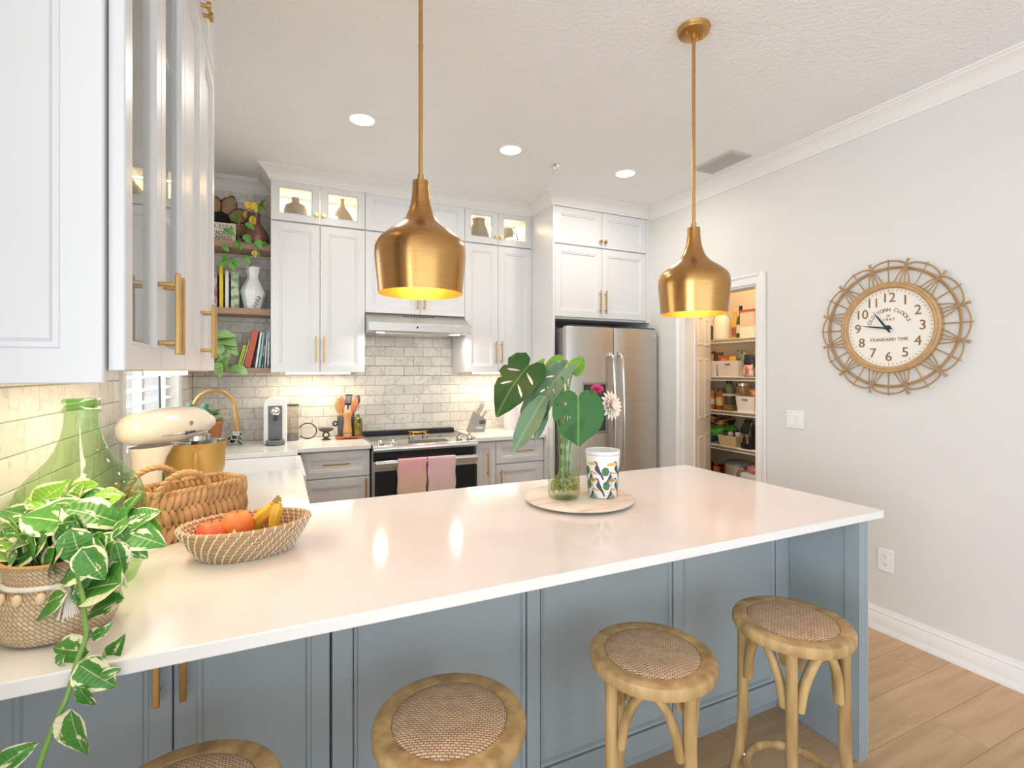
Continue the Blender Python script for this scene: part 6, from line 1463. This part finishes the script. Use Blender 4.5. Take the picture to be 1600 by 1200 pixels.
pc = {'toucan_body': '4A4E58', 'toucan_beak': 'E9B45A', 'toucan_face': 'F2EBD8', 'palm_leaf': '4E7A58'}
for key, polys in prints.items():
    m = MB(); lift = 0.0006 if key != 'toucan_face' else 0.0009
    for pg in polys:
        V, E_, F = geometry.delaunay_2d_cdt([Vector(p) for p in pg], [], [tuple(range(len(pg)))], 1, 1e-6)[:3]
        m.add([((trad(z)+lift)*math.cos(a), (trad(z)+lift)*math.sin(a), z) for a, z in V], [tuple(f) for f in F])
    stuff(m.build(key, mat('print ' + key, pc[key], 0.5, var=0.12, scale=60), t, smooth=60))
# ---------------------------------------------------------------- pantry
WIRE = mat('white coated wire', 'EDE6DA', 0.45, var=0.03)
PX0, PX1, PY0, PY1 = 3.70, 4.045, 1.92, 3.89
for z, lab in ((1.735, 'top white wire pantry shelf with jug and bottles'), (1.390, 'pantry wire shelf with two white snack bins'), (1.078, 'pantry wire shelf with jars and cans'), (0.755, 'pantry wire shelf with bags and coffee'), (0.450, 'lowest visible pantry wire shelf with steel pot')):
    t = wthing('wire_shelf', lab, 'shelf', (PX0, PY0, z), 'pantry wire shelves')
    for zz in (z-0.004, z-0.034):
        m = MB(); m.cyl((PX0, PY0, zz), (PX0, PY1, zz), 0.0042, n=8); m.build('front_rail', WIRE, t, smooth=60)
    m = MB()
    k = 0; y = PY0+0.02
    while y < PY1:
        if y > 2.8: m.tube([(PX0-0.002, y, z-0.034), (PX0-0.002, y, z-0.002), (PX1, y, z-0.002)], 0.0022, 4)
        y += 0.0125
    stuff(m.build('shelf_wires', WIRE, t, smooth=60))
    m = MB(); m.cyl((PX1-0.01, PY0, z-0.006), (PX1-0.01, PY1, z-0.006), 0.004, n=8); m.cyl((3.87, PY0, z-0.006), (3.87, PY1, z-0.006), 0.004, n=8); m.build('cross_rail', WIRE, t, smooth=60)
def simple(name, label, cat, x, y, z, parts, rz=0, group=None):
    t = thing(name, label, cat, (x, y, z), rz, group)
    for nm, mb, mm, smo in parts: mb.build(nm, mm, t, smooth=smo)
    return t
def LT(prof, n=24, **k): m = MB(); m.lathe(prof, n, **k); return m
def BXm(*a): m = MB(); m.box(*a); return m
Z1, Z2, Z3, Z4, Z5 = 1.735, 1.390, 1.078, 0.755, 0.450
MILK = mat('milky plastic', 'EDE3CF', 0.4, var=0.03)
jug = LT([(0.060, 0), (0.075, 0.008), (0.076, 0.16), (0.066, 0.20), (0.035, 0.25), (0.021, 0.262), (0.021, 0.28)], 28, sx=1, sy=1)
jh_ = MB(); jh_.tube(smooth_path([(-0.03, 0.045, 0.245), (-0.04, 0.07, 0.22), (-0.045, 0.078, 0.17), (-0.04, 0.07, 0.14)]), 0.012, 8)
simple('plastic_jug', 'milky gallon jug on the top pantry shelf', 'jug', 3.80, 3.475, Z1, [('jug_body', jug, MILK, 60), ('jug_handle', jh_, MILK, 60), ('cap', LT([(0.024, 0.278), (0.024, 0.296), (0.02, 0.298)]), WPLAST, 40)])
simple('sauce_bottle', 'slim golden bottle between jug and wine on the top pantry shelf', 'bottle', 3.84, 3.350, Z1, [('bottle_body', LT([(0.03, 0), (0.032, 0.005), (0.032, 0.15), (0.016, 0.20), (0.014, 0.25)]), mat('golden liquid', 'D9A440', 0.15, var=0.1), 50), ('bottle_label', LT([(0.0325, 0.03), (0.0325, 0.11)]), mat('brown label', 'A4602E', 0.6, var=0.1), 40), ('cap', LT([(0.017, 0.248), (0.017, 0.275), (0.012, 0.278)]), mat('gold cap', 'E0B85A', 0.4, var=0.05), 40)])
simple('wine_bottle', 'dark wine bottle on the top pantry shelf', 'bottle', 3.82, 3.272, Z1, [('bottle_body', LT([(0.036, 0), (0.038, 0.006), (0.038, 0.16), (0.030, 0.195), (0.0145, 0.22), (0.014, 0.26)]), mat('dark green glass', '3E4A22', 0.08, var=0.1, spec=0.8), 50), ('bottle_label', LT([(0.0385, 0.05), (0.0385, 0.125)]), mat('cream label', 'E4DCC8', 0.6, var=0.1), 40), ('capsule', LT([(0.0155, 0.235), (0.0155, 0.298), (0.012, 0.30)]), BLACKP, 40)])
FROST = glassmat('frosted container', (0.86, 0.80, 0.72), 0.2)
simple('storage_container', 'clear container with red lid on the top pantry shelf', 'container', 3.82, 3.155, Z1, [('container_wall', BXm(-0.06, 0.06, -0.075, 0.075, 0, 0.235), mat('cloudy plastic', 'DDC3AE', 0.3, var=0.04), None), ('contents', BXm(-0.061, 0.061, -0.076, 0.076, 0.002, 0.10), mat('flour', 'F3E8D4', 0.9, var=0.03), None), ('lid', BXm(-0.066, 0.066, -0.081, 0.081, 0.235, 0.25), mat('red lid', 'B8403C', 0.4, var=0.05), None)])
simple('storage_container', 'white lidded container behind the red lidded one', 'container', 3.97, 3.07, Z1, [('container_wall', BXm(-0.05, 0.05, -0.09, 0.09, 0, 0.30), mat('cloudy plastic', 'DDC3AE', 0.3), None), ('lid', BXm(-0.056, 0.056, -0.096, 0.096, 0.30, 0.32), WPLAST, None)])
simple('dustpan', 'grey metal scoop leaning at the left of the top pantry shelf', 'scoop', 3.80, 3.62, Z1, [('scoop_pan', (lambda m: (m.prism([(-0.06, 0), (0.05, 0), (0.05, 0.11), (-0.06, 0.03)], -0.03, 0.03, lambda a, b, h: (h, -a, b)), m)[1])(MB()), mat('dull zinc', '8A857C', 0.4, 0.8, var=0.1), None), ('scoop_handle', (lambda m: (m.tube([(0, -0.03, 0.10), (0, -0.01, 0.20)], 0.012, 10), m)[1])(MB()), BLACKP, 50)])
# bins
BINM = mat('white bin plastic', 'EFE6DC', 0.4, var=0.02)
def pantry_bin(label, x0, x1, y0, y1, z, h):
    t = wthing('storage_bin', label, 'bin', (x0, y0, z), 'white pantry bins'); m = MB()
    loops_rect(m, x0, x1, y0, y1, [(0.012, z), (0.0, z+h), (0.004, z+h), (0.015, z+0.006)], lambda a, d, q: (a, q, d), back=z+0.0005); m.build('bin_body', BINM, t)
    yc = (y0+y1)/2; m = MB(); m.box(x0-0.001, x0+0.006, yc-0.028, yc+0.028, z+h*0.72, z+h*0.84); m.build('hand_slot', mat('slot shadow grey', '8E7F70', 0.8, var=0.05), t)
pantry_bin('white pantry bin nearest the door on the second shelf', 3.71, 3.95, 3.455, 3.69, Z2, 0.145)
pantry_bin('white pantry bin in the middle of the second shelf', 3.71, 3.95, 3.205, 3.445, Z2, 0.145)
pantry_bin('small white pantry bin on the jar shelf', 3.71, 3.93, 3.04, 3.235, Z3, 0.14)
def packet(label, x, y, z, w, h, d, col, col2, tilt=0.0, group='snack packets in the pantry bins'):
    t = thing('snack_packet', label, 'packet', (x, y, z), tilt, group); m = MB(); nx, nz = 8, 8; vs = []
    for s in (-1, 1):
        for j in range(nz+1):
            for i in range(nx+1):
                u, v = i/nx*2-1, j/nz*2-1; b = max(0, (1-u**4)*(1-v**4)); vs.append((s*d/2*b**0.6, u*w/2, h/2+v*h/2 + 0.006*u*s))
    k = (nx+1)*(nz+1); fs = []
    for s in (0, 1):
        for j in range(nz):
            for i in range(nx): a = s*k+j*(nx+1)+i; fs.append((a, a+1, a+nx+2, a+nx+1))
    m.add(vs, fs); m.build('foil_bag', mat('foil '+col+col2, col, 0.35, col2=col2, scale=18, contrast=(0.42, 0.58)), t, smooth=60)
    m = MB(); m.box(-0.002, 0.002, -w/2, w/2, h-0.008, h+0.002); m.build('crimp', mat('foil '+col+col2, col), t)
for a in (('yellow snack packet in the bin nearest the door', 3.76, 3.60, Z2+0.06, 0.12, 0.15, 0.05, 'E6C65A', 'A83A2C', 0.2), ('dark red snack packet at the back of the first bin', 3.85, 3.64, Z2+0.05, 0.12, 0.19, 0.05, '8A3028', '4A2A26', -0.2), ('black snack packet at the right of the first bin', 3.80, 3.51, Z2+0.06, 0.10, 0.165, 0.05, '2C2A30', '6A5048', 0.1),
          ('red snack packet lying across the middle bin', 3.77, 3.40, Z2+0.06, 0.13, 0.13, 0.05, 'C2402E', 'E09A6A', 0.3), ('yellow and red packet in front of the middle bin', 3.75, 3.31, Z2+0.05, 0.10, 0.135, 0.04, 'E8C04A', 'C8502E', 0.0), ('silver and green packet standing in the middle bin', 3.84, 3.28, Z2+0.06, 0.12, 0.18, 0.05, 'B4B8A0', '5E7A52', -0.2)):
    packet(*a)
packet('green packet at the right end of the second pantry shelf', 3.88, 3.12, Z2, 0.14, 0.235, 0.06, '8FB07A', 'D8D8B0', 0.1, 'loose packets on the second pantry shelf')
packet('navy packet lying right of the middle bin', 3.78, 3.145, Z2+0.09, 0.11, 0.10, 0.05, '28304A', '12182A', 0.0, 'loose packets on the second pantry shelf')
packet('red and white packet below the navy one', 3.73, 3.115, Z2, 0.10, 0.105, 0.05, 'C86A58', 'EFE0D4', 0.0, 'loose packets on the second pantry shelf')
# jar shelf
for i, (yy, zz) in enumerate(((3.625, 0.0), (3.625, 0.085))):
    simple('food_can', ('blue labelled can at the bottom of the pantry stack', 'blue labelled can on top of the pantry stack')[i], 'can', 3.76, yy, Z3+zz, [('tin', LT([(0.037, 0), (0.038, 0.003), (0.038, 0.080), (0.036, 0.083)]), STEELH, 40), ('can_label', LT([(0.0385, 0.008), (0.0385, 0.074)]), mat('blue white label', 'E8E4DC', 0.5, col2='4A6AA0', scale=26, contrast=(0.45, 0.55)), 40)], group='stacked pantry cans')
simple('peanut_tin', 'tan lidded jar standing on the stacked cans', 'jar', 3.76, 3.625, Z3+0.169, [('jar_body', LT([(0.034, 0), (0.036, 0.004), (0.036, 0.035), (0.03, 0.045)]), mat('tan spread', 'D0A060', 0.4, var=0.1), 50), ('cap', LT([(0.032, 0.045), (0.032, 0.062)]), mat('navy lid', '2A3450', 0.4), 40)])
simple('honey_jar', 'orange lidded spice bottle beside the stacked cans', 'bottle', 3.75, 3.545, Z3, [('bottle_body', LT([(0.032, 0), (0.034, 0.005), (0.034, 0.13), (0.026, 0.15)]), mat('orange spice', 'C8703A', 0.3, var=0.15), 50), ('bottle_label', LT([(0.0345, 0.05), (0.0345, 0.10)]), mat('cream label', 'E4DCC8', 0.6), 40), ('cap', LT([(0.028, 0.15), (0.028, 0.18)]), mat('pink cap', 'C87A6A', 0.4), 40)])
simple('sauce_jar', 'large amber jar with yellow label in the pantry', 'jar', 3.77, 3.452, Z3, [('jar_body', LT([(0.045, 0), (0.048, 0.006), (0.048, 0.155), (0.036, 0.175)]), mat('amber sauce', '9A5A28', 0.12, var=0.15), 50), ('jar_label', LT([(0.0485, 0.045), (0.0485, 0.12)]), mat('yellow label', 'E8D28A', 0.6, col2='C89A4A', scale=20), 40), ('cap', LT([(0.038, 0.175), (0.038, 0.195)]), mat('brown lid', '6A3A22', 0.4), 40)])
simple('green_bottle', 'tall pale green bottle with black cap behind the amber jar', 'bottle', 3.90, 3.475, Z3, [('bottle_body', LT([(0.05, 0), (0.052, 0.01), (0.052, 0.20), (0.024, 0.245)]), mat('pale green plastic', 'A8B088', 0.3, var=0.1), 50), ('cap', LT([(0.026, 0.245), (0.026, 0.285)]), BLACKP, 40)])
simple('glass_canister', 'clear canister of grain next to the small white bin', 'canister', 3.77, 3.335, Z3, [('canister_glass', BXm(-0.05, 0.05, -0.05, 0.05, 0, 0.135), glassmat('canister clear', (0.86, 0.84, 0.78), 0.03), None), ('grain', BXm(-0.047, 0.047, -0.047, 0.047, 0.003, 0.055), mat('brown grain', 'B08A58', 0.9, var=0.3, scale=90), None), ('lid', BXm(-0.053, 0.053, -0.053, 0.053, 0.135, 0.155), mat('grey lid', 'CFC6B8', 0.5), None)])
simple('preserve_jar', 'steel lidded jar stacked behind the grain canister', 'jar', 3.92, 3.335, Z3, [('jar_body', LT([(0.06, 0), (0.062, 0.005), (0.062, 0.22), (0.055, 0.225)]), mat('tan contents', 'B99A68', 0.3, var=0.2, scale=30), 50), ('lid', LT([(0.06, 0.225), (0.06, 0.25), (0.05, 0.253)]), STEELH, 40)])
packet('red packet sticking out of the small white bin', 3.79, 3.10, Z3+0.05, 0.10, 0.15, 0.05, 'B8452E', 'E0B080', 0.2); packet('yellow packet at the back of the small white bin', 3.86, 3.18, Z3+0.06, 0.09, 0.12, 0.05, 'D8C06A', 'A08040', -0.2)
# bags shelf
def soft_bag(name, label, x, y, z, sx_, sy_, sz_, material, seed):
    random.seed(seed); t = thing(name, label, 'bag', (x, y, z)); m = MB(); n, k = 20, 10; vs = []
    for j in range(k+1):
        v = PI*j/k
        for i in range(n):
            a = 2*PI*i/n; f = 1 + 0.16*math.sin(3*a+seed)*math.sin(v) + 0.10*math.sin(5*a-2*v+seed)
            vs.append((sx_*f*max(0.01, math.sin(v))**0.6*math.cos(a), sy_*f*max(0.01, math.sin(v))**0.6*math.sin(a), max(0.0, sz_*(0.5-0.5*math.cos(v))*(1+0.12*math.sin(4*a+seed)))))
    m.add(vs, [(j*n+i, j*n+(i+1) % n, (j+1)*n+(i+1) % n, (j+1)*n+i) for j in range(k) for i in range(n)]); m.build('bag_cloth', material, t, smooth=60)
    m = MB(); m.tube(smooth_path([(-sx_*0.5, -sy_*0.3, sz_*0.85), (-sx_*0.9, 0, sz_*1.0), (-sx_*0.6, sy_*0.4, sz_*0.8)]), 0.006, 6); m.build('bag_strap', material, t, smooth=60)
soft_bag('tote_bag', 'purple folded tote bag at the bottom of the pantry bag pile', 3.83, 3.66, Z4, 0.13, 0.10, 0.10, mat('purple cloth', '6A6CB0', 0.7, var=0.2), 2)
soft_bag('tote_bag', 'bright green shopping bag in the pantry pile', 3.84, 3.53, Z4+0.06, 0.12, 0.15, 0.11, mat('bright green cloth', '4CB43A', 0.6, var=0.2), 5)
soft_bag('tote_bag', 'black and tan striped bag on top of the pantry pile', 3.84, 3.56, Z4+0.155, 0.13, 0.15, 0.10, mat('black tan stripes', 'C8925A', 0.6, col2='2A2220', scale=9, stretch=(1, 1, 5), contrast=(0.45, 0.55)), 9)
pt = wthing('clear_bin', 'clear bin of small jars on the pantry bag shelf', 'bin', (3.72, 3.24, Z4))
m = MB(); loops_rect(m, 3.715, 3.90, 3.235, 3.44, [(0.012, Z4), (0.0, Z4+0.095), (0.003, Z4+0.095), (0.014, Z4+0.005)], lambda a, d, q: (a, q, d), back=Z4+0.0005); m.build('bin_wall', mat('amber clear bin', 'E2CDA4', 0.25, var=0.05), pt)
for i, (yy, c, h) in enumerate(((3.40, '6A4A3A', 0.13), (3.35, 'D8C8B0', 0.12), (3.295, '8A3A30', 0.14), (3.265, 'E8E0D4', 0.125))):
    simple('small_jar', ('brown small jar at the left in the clear bin', 'cream small jar in the clear bin', 'dark red small jar in the clear bin', 'white small jar at the right in the clear bin')[i], 'jar', 3.78, yy, Z4+0.006, [('jar_body', LT([(0.022, 0), (0.024, 0.004), (0.024, h-0.02)]), mat('jar '+c, c, 0.35, var=0.1), 50), ('cap', LT([(0.025, h-0.02), (0.025, h)]), BLACKP if i % 2 == 0 else WPLAST, 40)], group='small jars in the clear bin')
t = thing('coffee_bag', 'glossy black coffee bag standing right on the pantry shelf', 'bag', (3.77, 3.145, Z4))
m = MB(); secs = [(0.0, 0.045, 0.065), (0.02, 0.05, 0.068), (0.12, 0.048, 0.066), (0.18, 0.04, 0.064), (0.225, 0.018, 0.05), (0.262, 0.004, 0.034)]; vs = []
for z, a, b in secs:
    for i in range(20): th = 2*PI*i/20; e = 0.55; vs.append((a*math.copysign(abs(math.cos(th))**e, math.cos(th)) + 0.006*math.sin(z*60+i), b*math.copysign(abs(math.sin(th))**e, math.sin(th)), z))
m.add(vs, [(j*20+i, j*20+(i+1) % 20, (j+1)*20+(i+1) % 20, (j+1)*20+i) for j in range(5) for i in range(20)] + [tuple(range(20))]); m.build('bag_foil', mat('black gloss foil', '1A1816', 0.15, var=0.3, scale=25, bump=0.5, bscale=25), t, smooth=50)
m = MB(); m.box(-0.053, -0.050, -0.04, 0.04, 0.05, 0.13); m.build('bag_label', mat('tan label', 'A48A68', 0.6, col2='3A2A20', scale=24), t)
# pot shelf
t = thing('stock_pot', 'polished steel stock pot with glass lid in the pantry', 'pot', (3.86, 3.33, Z5))
POTM = mat('polished steel', 'D6D3CE'); m = MB(); m.lathe([(0.12, 0), (0.128, 0.008), (0.130, 0.135), (0.134, 0.138), (0.126, 0.136)], 40); m.build('pot_body', POTM, t, smooth=40)
m = MB(); m.lathe([(0.133, 0.139), (0.128, 0.147), (0.09, 0.165), (0.03, 0.175), (0.001, 0.176)], 40); m.build('glass_lid', mat('lid glass blue', '6E7C88', 0.08, spec=0.8, var=0.03), t, smooth=50)
m = MB(); m.tube(smooth_path([(-0.10, -0.085, 0.10), (-0.135, -0.10, 0.10), (-0.14, -0.10, 0.07), (-0.13, -0.10, 0.03), (-0.10, -0.085, 0.03)]), 0.007, 8); m.build('pot_handle', POTM, t, smooth=50)
t = thing('saucepan', 'small copper coloured saucepan left of the stock pot', 'pan', (3.83, 3.57, Z5)); m = MB(); m.lathe([(0.085, 0), (0.09, 0.006), (0.093, 0.085), (0.09, 0.086), (0.085, 0.01)], 32); m.build('pan_body', mat('copper', 'C98A5A', 0.25, 1.0, var=0.1), t, smooth=40)
m = MB(); m.tube([(-0.02, 0.0, 0.09), (-0.09, 0.03, 0.16), (-0.10, -0.02, 0.24)], [0.009, 0.010, 0.012], 8); m.build('pan_handle', BLACKP, t, smooth=50)
simple('pink_box', 'white box at the right of the pantry pot shelf', 'box', 3.80, 3.115, Z5, [('box_body', BXm(-0.07, 0.07, -0.08, 0.08, 0, 0.085), mat('white carton', 'F0E0DC', 0.6, var=0.05), None), ('box_lid', BXm(-0.072, 0.072, -0.082, 0.082, 0.06, 0.09), WPLAST, None)])
soft_bag('pink_cloth', 'crumpled pink cloth bag on the white box', 3.80, 3.115, Z5+0.09, 0.05, 0.06, 0.06, mat('pink cloth', 'D88A94', 0.8, var=0.15), 4)
d = bpy.data.lights.new('added_pantry_light', 'POINT'); d.energy = 20; d.color = (1.0, 0.74, 0.46); d.shadow_soft_size = 0.08  # added warm source that lights the pantry, itself out of view
o = bpy.data.objects.new('added_pantry_light', d); COL.objects.link(o); o.location = (3.42, 2.85, 2.7)
t = thing('added_pantry_lamp', 'unseen warm lamp added on the pantry ceiling as its light source', 'ceiling light', (3.42, 2.85, ZC)); m = MB(); m.lathe([(0.10, 0), (0.10, -0.02), (0.07, -0.05), (0.001, -0.06)], 32); m.build('lamp_dome', mat('added pantry lamp glass', 'FFE8C8', 0.5, emit=3, ecol='FFD9A0', var=0.01), t, smooth=50)  # unseen glowing dome, added to go with the pantry's light source

for o in bpy.data.objects:
    if 'wc' in o.keys(): del o['wc']
